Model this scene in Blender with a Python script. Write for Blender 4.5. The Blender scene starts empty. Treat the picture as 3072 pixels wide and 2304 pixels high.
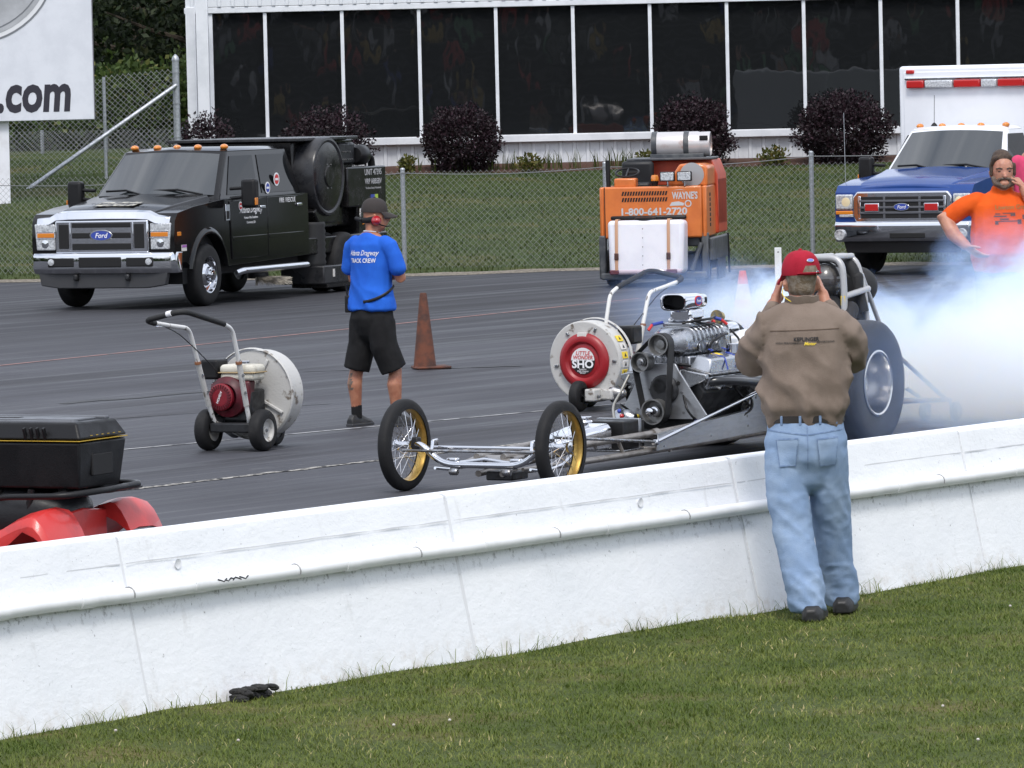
import bpy, bmesh, math, random
import numpy as np
from mathutils import Matrix, Vector, noise
random.seed(7); rng = np.random.default_rng(7)
R = math.radians
sc = bpy.context.scene
COL = sc.collection

# ---------------------------------------------------------------- camera
F_PX, CAM_H = 5400.0, 2.7
PITCH, ROLL = math.atan(305 / F_PX), R(1.3)
fwd = Vector((0, math.cos(PITCH), -math.sin(PITCH)))
r0 = Vector((1, 0, 0)); u0 = r0.cross(fwd)
rgt = r0 * math.cos(ROLL) - u0 * math.sin(ROLL)
upv = r0 * math.sin(ROLL) + u0 * math.cos(ROLL)
CAM = Vector((0, 0, CAM_H))
cd = bpy.data.cameras.new('camera'); cam = bpy.data.objects.new('camera', cd); COL.objects.link(cam)
cd.sensor_width = 36; cd.lens = 36 * F_PX / 1024; cd.clip_start = .5; cd.clip_end = 3000
cam.matrix_world = Matrix.Translation(CAM) @ Matrix((rgt, upv, -fwd)).transposed().to_4x4()
sc.camera = cam
cd.dof.use_dof = False

# ---------------------------------------------------------------- sky, sun, exposure
SUN_EL, SUN_AZ = 56, 178          # azimuth clockwise from +Y (high behind the camera)
w = bpy.data.worlds.new('World'); sc.world = w; w.use_nodes = True
nt = w.node_tree; nt.nodes.clear()
def wn(t): return nt.nodes.new(t)
sky = wn('ShaderNodeTexSky'); sky.sky_type = 'NISHITA'; sky.sun_disc = False
sky.sun_elevation = R(SUN_EL); sky.sun_rotation = R(SUN_AZ); sky.air_density = 1.0; sky.dust_density = 2.0
tc = wn('ShaderNodeTexCoord'); mp = wn('ShaderNodeMapping'); mp.inputs['Scale'].default_value = (1.6, 1.6, 4.2)
cn = wn('ShaderNodeTexNoise'); cn.inputs['Scale'].default_value = 1.7; cn.inputs['Detail'].default_value = 7; cn.inputs['Roughness'].default_value = .58
cr = wn('ShaderNodeValToRGB'); cr.color_ramp.elements[0].position = .30; cr.color_ramp.elements[1].position = .62
cr.color_ramp.elements[0].color = (.25, .25, .25, 1); cr.color_ramp.elements[1].color = (.95, .95, .95, 1)
mx = wn('ShaderNodeMix'); mx.data_type = 'RGBA'
mx.inputs[7].default_value = (8.6, 9.0, 9.9, 1)
bg = wn('ShaderNodeBackground'); bg.inputs['Strength'].default_value = .105
out = wn('ShaderNodeOutputWorld')
L = nt.links.new
L(tc.outputs['Generated'], mp.inputs[0]); L(mp.outputs[0], cn.inputs['Vector']); L(cn.outputs['Fac'], cr.inputs[0])
L(cr.outputs[0], mx.inputs[0]); L(sky.outputs[0], mx.inputs[6]); L(mx.outputs[2], bg.inputs[0]); L(bg.outputs[0], out.inputs[0])
sd = bpy.data.lights.new('sun', 'SUN'); so = bpy.data.objects.new('sun', sd); COL.objects.link(so)
sd.energy = 1.4; sd.angle = R(16); sd.color = (1, .96, .90)
a = R(SUN_AZ); e = R(SUN_EL)
sdir = Vector((math.sin(a) * math.cos(e), math.cos(a) * math.cos(e), math.sin(e)))
so.rotation_euler = sdir.to_track_quat('Z', 'Y').to_euler(); so.location = (0, 0, 40)
sc.view_settings.view_transform = 'Standard'; sc.view_settings.look = 'None'
sc.view_settings.exposure = 0.72; sc.view_settings.gamma = 1; sc.view_settings.use_curve_mapping = False
cy = sc.cycles
cy.max_bounces = 12; cy.diffuse_bounces = 3; cy.glossy_bounces = 3; cy.transmission_bounces = 4; cy.transparent_max_bounces = 10
cy.volume_bounces = 10; cy.volume_step_rate = 1.0; cy.volume_max_steps = 256; cy.use_denoising = True
cy.sample_clamp_indirect = 6

# ---------------------------------------------------------------- pixel <-> place (for measuring only)
def ray(px, py): return fwd + rgt * ((px - 512) / F_PX) + upv * ((384 - py) / F_PX)
def G(px, py, z=0.0):
    d = ray(px, py); return CAM + d * ((z - CAM_H) / d.z)
def AT(px, py, Y):
    d = ray(px, py); return CAM + d * (Y / d.y)

# ---------------------------------------------------------------- helpers
class MB:
    def __init__(s): s.v = []; s.f = []; s.M = Matrix()
    def add(s, vs, fs):
        b = len(s.v); s.v += [tuple(s.M @ Vector(p)) for p in vs]; s.f += [tuple(i + b for i in f) for f in fs]; return s
    def hexa(s, p): return s.add(p, [(0,3,2,1),(4,5,6,7),(0,1,5,4),(1,2,6,5),(2,3,7,6),(3,0,4,7)])
    def box(s, c, d, rot=None):
        x, y, z = (q / 2 for q in d)
        p = [Vector(q) for q in ((-x,-y,-z),(x,-y,-z),(x,y,-z),(-x,y,-z),(-x,-y,z),(x,-y,z),(x,y,z),(-x,y,z))]
        if rot is not None: p = [rot @ q for q in p]
        return s.hexa([q + Vector(c) for q in p])
    def prism(s, poly, h0, h1, pl='xz', taper=1.0):
        n = len(poly)
        def m(u, v, h): return {'xz': (u, h, v), 'yz': (h, u, v), 'xy': (u, v, h)}[pl]
        cx = sum(p[0] for p in poly) / n; cyy = sum(p[1] for p in poly) / n
        top = [(cx + (p[0]-cx)*taper, cyy + (p[1]-cyy)*taper) for p in poly]
        vs = [m(*p, h0) for p in poly] + [m(*p, h1) for p in top]
        fs = [tuple(range(n))[::-1], tuple(range(n, 2*n))] + [(i, (i+1) % n, n+(i+1) % n, n+i) for i in range(n)]
        return s.add(vs, fs)
    def loft(s, rings, closed=True, cap=True):
        n = len(rings[0]); vs = [p for r in rings for p in r]; fs = []
        for k in range(len(rings)-1):
            for i in range(n if closed else n-1):
                j = (i+1) % n; fs.append((k*n+i, k*n+j, (k+1)*n+j, (k+1)*n+i))
        if cap: fs += [tuple(range(n))[::-1], tuple(range((len(rings)-1)*n, len(rings)*n))]
        return s.add(vs, fs)
    def tube(s, pts, r, n=8, side=None, cap=True, rnd=False, closed=False):
        P = [Vector(p) for p in pts]; m = len(P)
        rr = r if isinstance(r, (list, tuple)) and len(r) == m and not (m == 2 and isinstance(r, tuple)) else [r]*m
        T = []
        for i in range(m):
            if closed: t = P[(i+1) % m] - P[i-1]
            else: t = P[min(i+1, m-1)] - P[max(i-1, 0)]
            T.append(t.normalized() if t.length > 1e-9 else Vector((0,0,1)))
        ref = Vector(side) if side is not None else (Vector((0,0,1)) if abs(T[0].z) < .9 else Vector((1,0,0)))
        rings = []; u = ref
        def ring(c, uu, vv, q):
            aa, bb = q if isinstance(q, (tuple, list)) else (q, q)
            return [tuple(c + uu*(aa*math.cos(2*math.pi*k/n)) + vv*(bb*math.sin(2*math.pi*k/n))) for k in range(n)]
        fr = []
        for i in range(m):
            if side is not None: u = Vector(side)
            u = u - T[i]*u.dot(T[i]); u.normalize(); v = T[i].cross(u); fr.append((u.copy(), v))
        for i in range(m):
            if rnd and i == 0:
                q = rr[0]; mr = min(q) if isinstance(q, (tuple, list)) else q
                for aN in (75, 50, 25):
                    f = math.cos(R(aN)); qq = (q[0]*f, q[1]*f) if isinstance(q, (tuple, list)) else q*f
                    rings.append(ring(P[0] - T[0]*(mr*math.sin(R(aN))), *fr[0], qq))
            rings.append(ring(P[i], *fr[i], rr[i]))
            if rnd and i == m-1:
                q = rr[i]; mr = min(q) if isinstance(q, (tuple, list)) else q
                for aN in (25, 50, 75):
                    f = math.cos(R(aN)); qq = (q[0]*f, q[1]*f) if isinstance(q, (tuple, list)) else q*f
                    rings.append(ring(P[i] + T[i]*(mr*math.sin(R(aN))), *fr[i], qq))
        if closed: rings.append(rings[0]); cap = False
        return s.loft(rings, True, cap)
    def cyl(s, p0, p1, r0, r1=None, n=16): return s.tube([p0, p1], [r0, r0 if r1 is None else r1], n)
    def lathe(s, prof, o=(0,0,0), ax='y', n=24, cap=True, a0=0, a1=360):
        full = abs(a1-a0-360) < 1e-6; k = n if full else n+1; rings = []
        for r, h in prof:
            ring = []
            for i in range(k):
                t = R(a0 + (a1-a0)*i/n); c, q = r*math.cos(t), r*math.sin(t)
                p = {'y': (c, h, q), 'x': (h, c, q), 'z': (c, q, h)}[ax]
                ring.append((p[0]+o[0], p[1]+o[1], p[2]+o[2]))
            rings.append(ring)
        return s.loft(rings, full, cap and full)
    def ell(s, c, r, nu=20, nv=12):
        rx, ry, rz = r if isinstance(r, (tuple, list)) else (r, r, r)
        prof = [(max(1e-4, math.sin(math.pi*i/nv)), -math.cos(math.pi*i/nv)) for i in range(nv+1)]
        rings = [[(c[0]+rx*q*math.cos(2*math.pi*k/nu), c[1]+ry*q*math.sin(2*math.pi*k/nu), c[2]+rz*h) for k in range(nu)] for q, h in prof]
        return s.loft(rings)
    def quad(s, a, b, c, d): return s.add([a, b, c, d], [(0,1,2,3)])
    def mesh(s, name, smooth=38):
        me = bpy.data.meshes.new(name); me.from_pydata(s.v, [], s.f); me.update()
        bm = bmesh.new(); bm.from_mesh(me); bmesh.ops.recalc_face_normals(bm, faces=bm.faces); bm.to_mesh(me); bm.free()
        if smooth: me.shade_smooth(); me.set_sharp_from_angle(angle=R(smooth))
        return me
    def build(s, name, m, parent=None, bevel=0, seg=2, smooth=38, sub=0):
        return link(name, s.mesh(name, smooth), m, parent, bevel, seg, sub)
def link(name, me, m, parent=None, bevel=0, seg=2, sub=0):
    o = bpy.data.objects.new(name, me); COL.objects.link(o)
    if m is not None and not me.materials: me.materials.append(m)
    if parent is not None: o.parent = parent
    if bevel:
        b = o.modifiers.new('bevel', 'BEVEL'); b.width = bevel; b.segments = seg; b.limit_method = 'ANGLE'; b.angle_limit = R(32); b.harden_normals = False
    if sub:
        q = o.modifiers.new('sub', 'SUBSURF'); q.levels = sub; q.render_levels = sub
    return o
def tag(o, label=None, cat=None, group=None, kind=None):
    for k, v in (('label', label), ('category', cat), ('group', group), ('kind', kind)):
        if v: o[k] = v
    return o
def empty(name, loc, deg=0.0, label=None, cat=None, group=None):
    o = bpy.data.objects.new(name, None); COL.objects.link(o); o.location = loc; o.rotation_euler = (0, 0, R(deg))
    return tag(o, label, cat, group)
def copy_tree(o, parent=None):
    c = o.copy(); COL.objects.link(c); c.parent = parent
    for ch in list(o.children): copy_tree(ch, c)
    return c
def bx(name, m, parent, c, d, bevel=.006, rot=None, seg=2): return MB().box(c, d, rot).build(name, m, parent, bevel, seg)
def cy_(name, m, parent, p0, p1, r0, r1=None, n=20, bevel=0): return MB().cyl(p0, p1, r0, r1, n).build(name, m, parent, bevel)
def tb(name, m, parent, pts, r, n=10, **k): return MB().tube(pts, r, n, **k).build(name, m, parent, smooth=60)
def arc(pts, rad, seg=5):
    """polyline with rounded corners"""
    P = [Vector(p) for p in pts]; o = [P[0]]
    for i in range(1, len(P)-1):
        a, b, c = P[i-1], P[i], P[i+1]; d1 = (a-b); d2 = (c-b); r = min(rad, d1.length*.49, d2.length*.49)
        p0 = b + d1.normalized()*r; p2 = b + d2.normalized()*r
        for k in range(seg+1):
            t = k/seg; o.append(p0*(1-t)**2 + b*2*t*(1-t) + p2*t*t)
    return o + [P[-1]]

# ---------------------------------------------------------------- materials
MAT = {}
def N(name, col, rough=.5, metal=0.0, col2=None, ns=6.0, lo=.4, hi=.65, bump=0.0, bs=60.0, st=(1,1,1), spec=.5, coat=0.0, rv=0.0, det=5, trans=0.0, emit=0, bdist=.01, sub=0.0, alpha=1.0):
    if name in MAT: return MAT[name]
    m = bpy.data.materials.new(name); m.use_nodes = True; t = m.node_tree; b = t.nodes['Principled BSDF']; lk = t.links.new
    def nn(k): return t.nodes.new(k)
    b.inputs['Base Color'].default_value = (*col, 1); b.inputs['Roughness'].default_value = rough; b.inputs['Metallic'].default_value = metal
    b.inputs['Specular IOR Level'].default_value = spec; b.inputs['Coat Weight'].default_value = coat; b.inputs['Coat Roughness'].default_value = .06
    b.inputs['Transmission Weight'].default_value = trans; b.inputs['Alpha'].default_value = alpha
    if sub: b.inputs['Subsurface Weight'].default_value = sub; b.inputs['Subsurface Radius'].default_value = (.02, .008, .004)
    if emit: b.inputs['Emission Color'].default_value = (*col, 1); b.inputs['Emission Strength'].default_value = emit
    tcn = nn('ShaderNodeTexCoord'); mpn = nn('ShaderNodeMapping'); mpn.inputs['Scale'].default_value = st; lk(tcn.outputs['Object'], mpn.inputs[0])
    if col2 is not None or rv:
        no = nn('ShaderNodeTexNoise'); no.inputs['Scale'].default_value = ns; no.inputs['Detail'].default_value = det; no.inputs['Roughness'].default_value = .62
        lk(mpn.outputs[0], no.inputs['Vector'])
        mr = nn('ShaderNodeMapRange'); mr.inputs[1].default_value = lo; mr.inputs[2].default_value = hi; mr.interpolation_type = 'SMOOTHSTEP'; lk(no.outputs['Fac'], mr.inputs[0])
        if col2 is not None:
            mi = nn('ShaderNodeMix'); mi.data_type = 'RGBA'; mi.inputs[6].default_value = (*col, 1); mi.inputs[7].default_value = (*col2, 1)
            lk(mr.outputs[0], mi.inputs[0]); lk(mi.outputs[2], b.inputs['Base Color'])
        if rv:
            r2 = nn('ShaderNodeMapRange'); r2.inputs[3].default_value = max(0, rough-rv); r2.inputs[4].default_value = min(1, rough+rv); lk(mr.outputs[0], r2.inputs[0]); lk(r2.outputs[0], b.inputs['Roughness'])
    if bump:
        n2 = nn('ShaderNodeTexNoise'); n2.inputs['Scale'].default_value = bs; n2.inputs['Detail'].default_value = 5; lk(mpn.outputs[0], n2.inputs['Vector'])
        bu = nn('ShaderNodeBump'); bu.inputs['Strength'].default_value = bump; bu.inputs['Distance'].default_value = bdist; lk(n2.outputs['Fac'], bu.inputs['Height']); lk(bu.outputs[0], b.inputs['Normal'])
    MAT[name] = m; return m

M_white = N('white paint', (.74,.75,.77), .45, col2=(.62,.63,.64), ns=3, bump=.1, bs=40)
M_blackp = N('black plastic', (.010,.010,.011), .45, rv=.12, bump=.08, bs=200, spec=.28)
M_rub = N('tyre rubber', (.012,.012,.013), .7, col2=(.028,.027,.026), ns=9, lo=.5, hi=.8, bump=.25, bs=90, spec=.28)
M_chrome = N('chrome', (.66,.67,.70), .08, 1, rv=.05, ns=14)
M_alu = N('brushed aluminium', (.47,.48,.50), .28, 1, col2=(.43,.44,.46), ns=5, rv=.04)
M_cast = N('cast aluminium', (.47,.48,.50), .27, 1, col2=(.36,.37,.39), ns=7, rv=.06, bump=.12, bs=50)
M_steel = N('worn steel', (.36,.37,.39), .38, 1, col2=(.22,.21,.20), ns=18, rv=.12)
M_dark = N('dark void', (.006,.006,.007), .8)
M_grey = N('grey plastic', (.045,.046,.05), .5, rv=.1, spec=.3)
M_amber = N('amber lens', (.62,.20,.02), .18, coat=.6)
M_redl = N('red lens', (.42,.012,.012), .16, coat=.6)
M_lens = N('clear lens', (.62,.64,.66), .10, .25, col2=(.34,.35,.37), ns=40, bump=.5, bs=90, coat=.8)
M_blackpaint = N('black truck paint', (.006,.006,.007), .10, col2=(.009,.009,.009), ns=5, spec=.38)
M_skin = N('skin', (.46,.22,.145), .5, col2=(.36,.15,.10), ns=14, sub=.12, bump=.12, bs=160)
M_tan = N('tanned skin', (.40,.175,.105), .5, col2=(.31,.12,.07), ns=14, sub=.1, bump=.12, bs=160)
M_glassd = N('dark vehicle glass', (.016,.020,.022), .03, spec=.5); M_glassd.node_tree.nodes['Principled BSDF'].inputs['IOR'].default_value = 1.95
M_glasss = N('dark side glass', (.004,.005,.006), .03, spec=.22)
M_white_print = N('white print', (.78,.78,.80), .6)
M_black_print = N('black print', (.012,.012,.014), .6)
M_red_print = N('red print', (.55,.03,.03), .6)
M_blue_print = N('blue print', (.03,.06,.33), .5)
M_yellow = N('yellow print', (.75,.55,.04), .6)
M_galv = N('galvanised steel', (.44,.46,.49), .5, .75, col2=(.32,.34,.36), ns=25, rv=.1)

_txt = {}
def text(s, size, m, parent, mat4, name='lettering', shear=0.0, bold=0.0, sx=1.0, align='CENTER', extr=.0006, space=1.0, wrap=None, off=.004, axis=None):
    cu = bpy.data.curves.new('t', 'FONT'); cu.body = s; cu.size = size; cu.shear = shear; cu.offset = bold*size; cu.extrude = extr
    cu.align_x = align; cu.align_y = 'CENTER'; cu.space_character = space; cu.resolution_u = 3
    to = bpy.data.objects.new('t', cu); COL.objects.link(to)
    dg = bpy.context.evaluated_depsgraph_get(); me = bpy.data.meshes.new_from_object(to.evaluated_get(dg))
    bpy.data.objects.remove(to)
    if wrap is not None:
        bm = bmesh.new(); bm.from_mesh(me); bmesh.ops.triangulate(bm, faces=bm.faces)
        bmesh.ops.subdivide_edges(bm, edges=[e for e in bm.edges if e.calc_length() > size*.3], cuts=1); bm.to_mesh(me); bm.free()
    me.transform(Matrix.Diagonal((sx, 1, 1, 1)))
    me.materials.clear()
    o = link(name, me, m, parent); o.matrix_local = mat4
    if wrap is not None:
        sh = o.modifiers.new('wrap', 'SHRINKWRAP'); sh.target = wrap; sh.wrap_method = 'PROJECT'; sh.use_project_z = True
        sh.use_negative_direction = True; sh.use_positive_direction = True; sh.offset = off; sh.wrap_mode = 'ABOVE_SURFACE'
    return o
def frame4(o, x, up):
    """local matrix: text x axis, text up axis"""
    x = Vector(x).normalized(); u = Vector(up); u = (u - x*u.dot(x)).normalized(); z = x.cross(u)
    m = Matrix((x, u, z)).transposed().to_4x4(); m.translation = Vector(o); return m

def leaf_mesh(name, pts, size, m, jit=.5, up=.3, aspect=.55, nrm=None):
    """many leaf quads (2 triangles, folded) at pts"""
    n = len(pts); P = np.asarray(pts, float)
    d = rng.normal(size=(n,3)); d[:,2] += up
    if nrm is not None: d += nrm
    d /= np.linalg.norm(d, axis=1)[:,None]
    q = rng.normal(size=(n,3)); s = np.cross(d, q); s /= np.linalg.norm(s, axis=1)[:,None]
    L_ = size*(1 + jit*(rng.random(n)-.5)*2)[:,None]; W = L_*aspect
    v = np.stack([P - s*0, P + d*L_*.5 + s*W*.5, P + d*L_, P + d*L_*.5 - s*W*.5], 1).reshape(-1,3)
    me = bpy.data.meshes.new(name); me.vertices.add(4*n); me.vertices.foreach_set('co', v.ravel())
    me.loops.add(4*n); me.loops.foreach_set('vertex_index', np.arange(4*n, dtype=np.int32))
    me.polygons.add(n); me.polygons.foreach_set('loop_start', np.arange(0, 4*n, 4, dtype=np.int32))
    me.update(calc_edges=True); me.materials.append(m)
    at = me.color_attributes.new('tint', 'FLOAT_COLOR', 'POINT'); c = np.repeat(rng.random(n), 4)
    at.data.foreach_set('color', np.stack([c,c,c,np.ones_like(c)],1).ravel().astype(np.float32))
    return me
def leafmat(name, c1, c2, c3=None, rough=.55, trl=.25):
    m = bpy.data.materials.new(name); m.use_nodes = True; t = m.node_tree; b = t.nodes['Principled BSDF']; lk = t.links.new
    at = t.nodes.new('ShaderNodeAttribute'); at.attribute_name = 'tint'
    rp = t.nodes.new('ShaderNodeValToRGB'); e = rp.color_ramp.elements; e[0].color = (*c1,1); e[1].color = (*c2,1)
    if c3: k = rp.color_ramp.elements.new(.86); k.color = (*c2,1); e[-1].color = (*c3,1)
    lk(at.outputs['Color'], rp.inputs[0]); lk(rp.outputs[0], b.inputs['Base Color']); b.inputs['Roughness'].default_value = rough; b.inputs['Specular IOR Level'].default_value = .3
    tr = t.nodes.new('ShaderNodeBsdfTranslucent'); lk(rp.outputs[0], tr.inputs[0]); ms = t.nodes.new('ShaderNodeMixShader'); ms.inputs[0].default_value = trl
    lk(b.outputs[0], ms.inputs[1]); lk(tr.outputs[0], ms.inputs[2]); lk(ms.outputs[0], t.nodes['Material Output'].inputs[0])
    return m
# ================================================================ SETTING
TA = R(36.0); T = Vector((math.sin(TA), math.cos(TA), 0)); NW = Vector((math.cos(TA), -math.sin(TA), 0))   # wall direction, wall normal (to camera side)
W0 = Vector((-2.16, 22.27, 0))                              # front foot of the wall
EDGE_Y = 75.0
def edge_y(x): return EDGE_Y + .35*math.sin(x*.5+1) + .25*math.sin(x*1.7) + max(0, -x-3)*.28
def bank_z(x, y):
    t = (y - edge_y(x)) / 23.0
    z = .97*(min(max(t, 0), 1.05)**1.12)
    if y > 96: z += .012*(y-96)
    if x < -5: z += .35*min(1, (-5-x)/2.5)*min(1, max(0, (y-88)/10))
    return z + .025*noise.noise((x*.5, y*.4, 0)) * min(1, max(0, t*4))

# ---- asphalt
def asphalt_mat():
    m = bpy.data.materials.new('asphalt'); m.use_nodes = True; t = m.node_tree; b = t.nodes['Principled BSDF']; lk = t.links.new
    nn = t.nodes.new
    tcn = nn('ShaderNodeTexCoord'); ro = nn('ShaderNodeVectorRotate'); ro.rotation_type = 'Z_AXIS'; ro.inputs['Angle'].default_value = -(math.pi/2 - TA)
    lk(tcn.outputs['Object'], ro.inputs['Vector'])
    def noi(scale, st, det=5, rough=.6, dist=0):
        mp_ = nn('ShaderNodeMapping'); mp_.inputs['Scale'].default_value = st; lk(ro.outputs[0], mp_.inputs[0])
        n = nn('ShaderNodeTexNoise'); n.inputs['Scale'].default_value = scale; n.inputs['Detail'].default_value = det; n.inputs['Roughness'].default_value = rough; n.inputs['Distortion'].default_value = dist
        lk(mp_.outputs[0], n.inputs['Vector']); return n.outputs['Fac']
    def rng_(v, lo, hi, a0=0, a1=1):
        r = nn('ShaderNodeMapRange'); r.inputs[1].default_value = lo; r.inputs[2].default_value = hi; r.inputs[3].default_value = a0; r.inputs[4].default_value = a1; r.interpolation_type = 'SMOOTHSTEP'; lk(v, r.inputs[0]); return r.outputs[0]
    def mixc(f, c1, c2):
        q = nn('ShaderNodeMix'); q.data_type = 'RGBA'
        for k, c in ((6, c1), (7, c2)):
            if isinstance(c, tuple): q.inputs[k].default_value = (*c, 1)
            else: lk(c, q.inputs[k])
        lk(f, q.inputs[0]); return q.outputs[2]
    streak = noi(1.0, (.10, 2.4, 1), 6, .65)
    fine = noi(1.0, (.35, 14, 1), 4, .6)
    patch = noi(.22, (1, 1, 1), 4, .55)
    grain = noi(95, (1, 1, 1), 3, .7)
    c = mixc(rng_(patch, .38, .66), (.036,.037,.046), (.060,.062,.074))
    c = mixc(rng_(streak, .46, .66), c, (.016,.016,.020))
    c = mixc(rng_(fine, .54, .72, 0, .85), c, (.105,.106,.115))
    c = mixc(rng_(noi(1.0, (.05, .8, 1), 4, .6), .52, .64, 0, .75), c, (.020,.020,.024))
    c = mixc(rng_(noi(1.0, (.5, 5, 1), 5, .7, 1.5), .60, .70, 0, .6), c, (.115,.116,.122))
    c = mixc(rng_(fine, .24, .40, .55, 0), c, (.011,.011,.012))
    c = mixc(rng_(grain, .35, .7, 0, .35), c, (.07,.07,.073))
    sxyz = nn('ShaderNodeSeparateXYZ'); lk(tcn.outputs['Object'], sxyz.inputs[0]); ad_ = nn('ShaderNodeMath'); ad_.operation = 'MULTIPLY_ADD'; lk(patch, ad_.inputs[0]); ad_.inputs[1].default_value = 14; lk(sxyz.outputs[1], ad_.inputs[2])
    c = mixc(rng_(ad_.outputs[0], 58, 70, 0, .55), c, (.016,.016,.019))   # newer, darker asphalt of the staging lot
    lk(c, b.inputs['Base Color'])
    lk(rng_(streak, .42, .66, .80, .48), b.inputs['Roughness'])
    b.inputs['Specular IOR Level'].default_value = .30
    bu = nn('ShaderNodeBump'); bu.inputs['Strength'].default_value = .35; bu.inputs['Distance'].default_value = .006; lk(grain, bu.inputs['Height']); lk(bu.outputs[0], b.inputs['Normal'])
    return m
M_asph = asphalt_mat()
a_ = MB(); a_.quad((-400,-60,0), (400,-60,0), (400,900,0), (-400,900,0)); o = a_.build('asphalt_ground', M_asph, smooth=0); tag(o, kind='structure')

def grass_ground(name, c1, c2, c3, s1=1.2, s2=26):
    m = bpy.data.materials.new(name); m.use_nodes = True; t = m.node_tree; b = t.nodes['Principled BSDF']; lk = t.links.new; nn = t.nodes.new
    tcn = nn('ShaderNodeTexCoord')
    def noi(s, d=5, r=.6):
        n = nn('ShaderNodeTexNoise'); n.inputs['Scale'].default_value = s; n.inputs['Detail'].default_value = d; n.inputs['Roughness'].default_value = r; lk(tcn.outputs['Object'], n.inputs['Vector']); return n.outputs['Fac']
    r1 = nn('ShaderNodeValToRGB'); e = r1.color_ramp.elements; e[0].position = .33; e[0].color = (*c1,1); e[1].position = .68; e[1].color = (*c2,1); k = e.new(.52); k.color = (*c3,1)
    lk(noi(s1), r1.inputs[0])
    f = nn('ShaderNodeMapRange'); f.inputs[1].default_value = .3; f.inputs[2].default_value = .7; f.inputs[3].default_value = .55; f.inputs[4].default_value = 1.35; n2 = noi(s2, 6, .7); lk(n2, f.inputs[0])
    mu = nn('ShaderNodeMix'); mu.data_type = 'RGBA'; mu.blend_type = 'MULTIPLY'; mu.inputs[0].default_value = 1; lk(r1.outputs[0], mu.inputs[6]); lk(f.outputs[0], mu.inputs[7]); lk(mu.outputs[2], b.inputs['Base Color'])
    b.inputs['Roughness'].default_value = .85; b.inputs['Specular IOR Level'].default_value = .2
    bu = nn('ShaderNodeBump'); bu.inputs['Strength'].default_value = .8; bu.inputs['Distance'].default_value = .03; lk(n2, bu.inputs['Height']); lk(bu.outputs[0], b.inputs['Normal'])
    return m
M_lawn = grass_ground('lawn soil', (.046,.066,.012), (.130,.115,.040), (.070,.092,.020), 1.4, 30)
M_bank = grass_ground('bank turf', (.026,.046,.008), (.078,.072,.020), (.042,.062,.012), .7, 14)
# ---- lawn on the spectator side (up to 3 cm under the wall)
def lawn_z(p): return .012 + .020*noise.noise((p.x*.9, p.y*.9, 3)) + .010*noise.noise((p.x*3, p.y*3, 1))
vs, fs = [], []; NA, NB = 90, 60
for i in range(NA+1):
    for j in range(NB+1):
        u = -14 + 34*i/NA; q = -.06 + 22*(j/NB)**1.6
        p = W0 + T*u + NW*q
        vs.append((p.x, p.y, lawn_z(p)))
for i in range(NA):
    for j in range(NB): k = i*(NB+1)+j; fs.append((k, k+1, k+NB+2, k+NB+1))
mb = MB(); mb.add(vs, fs); tag(mb.build('lawn', M_lawn, smooth=180), kind='structure')
# ---- bank and hill behind the staging area
vs, fs = [], []; xs = np.linspace(-45, 45, 121); ys = np.concatenate([np.linspace(0, 26, 40), [32, 45, 80, 300, 800]])
for x in xs:
    for q in ys:
        y = edge_y(x) + q
        vs.append((x, y, .006 + bank_z(x, y)))
nb = len(ys)
for i in range(len(xs)-1):
    for j in range(nb-1): k = i*nb+j; fs.append((k, k+nb, k+nb+1, k+1))
mb = MB(); mb.add(vs, fs); tag(mb.build('grass_bank', M_bank, smooth=180), kind='structure')
# gravel rim between asphalt and grass
M_gravel = N('gravel rim', (.24,.21,.17), .9, col2=(.10,.085,.06), ns=22, lo=.35, hi=.65, bump=.8, bs=45, bdist=.03)
vs, fs = [], []
for i, x in enumerate(np.linspace(-14, 14, 281)):
    y = edge_y(x); w1 = .18 + .10*noise.noise((x*2.3, 0, 0)); w2 = .42 + .2*noise.noise((x*1.7, 5, 0))
    vs += [(x, y-w1, .004), (x, y+w2*.4, .03), (x, y+w2, .014+bank_z(x, y+w2))]
    if i: k = 3*i; fs += [(k-3, k, k+1, k-2), (k-2, k+1, k+2, k-1)]
mb = MB(); mb.add(vs, fs); tag(mb.build('gravel_verge', M_gravel), kind='structure')

# ---- painted lines, joints and cracks on the track
def strip(name, p0, p1, w_, m, z=.004, rag=0.0, seg=60, fr=9):
    p0 = Vector(p0); p1 = Vector(p1); d = (p1-p0); n = Vector((-d.y, d.x, 0)).normalized(); vs, fs = [], []
    for i in range(seg+1):
        t = i/seg; p = p0 + d*t; k = noise.noise((p.x*fr*.3, p.y*fr*.3, 0))
        ww = max(.003, w_*(1 + rag*noise.noise((p.x*fr, p.y*fr, 2)))); c = p + n*(w_*rag*.9*k)
        vs += [tuple(c - n*ww/2)[:2] + (z,), tuple(c + n*ww/2)[:2] + (z,)]
        if i: b = 2*i; fs.append((b-2, b, b+1, b-1))
    mb = MB(); mb.add(vs, fs); return tag(mb.build(name, m, smooth=0), kind='structure')
M_redline = N('faded red line paint', (.34,.17,.15), .7, col2=(.12,.10,.10), ns=4, lo=.5, hi=.68)
M_whiteline = N('worn white line paint', (.40,.40,.40), .7, col2=(.10,.10,.105), ns=5, lo=.46, hi=.60)
M_crack = N('crack filler', (.012,.012,.013), .6, col2=(.03,.03,.03), ns=20, bump=.5, bs=50)
M_joint = N('crumbled joint', (.36,.34,.31), .9, col2=(.010,.010,.010), ns=16, lo=.47, hi=.53, bump=.8, bs=40)
strip('red_line', G(-40, 370), G(640, 298.5), .05, M_redline, rag=.25, seg=120, fr=4)
strip('white_line', G(-40, 465), G(760, 391), .045, M_whiteline, rag=.4, seg=120, fr=5)
strip('expansion_joint', G(20, 502.5), G(760, 416), .075, M_joint, rag=.45, seg=160, fr=14)
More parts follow.
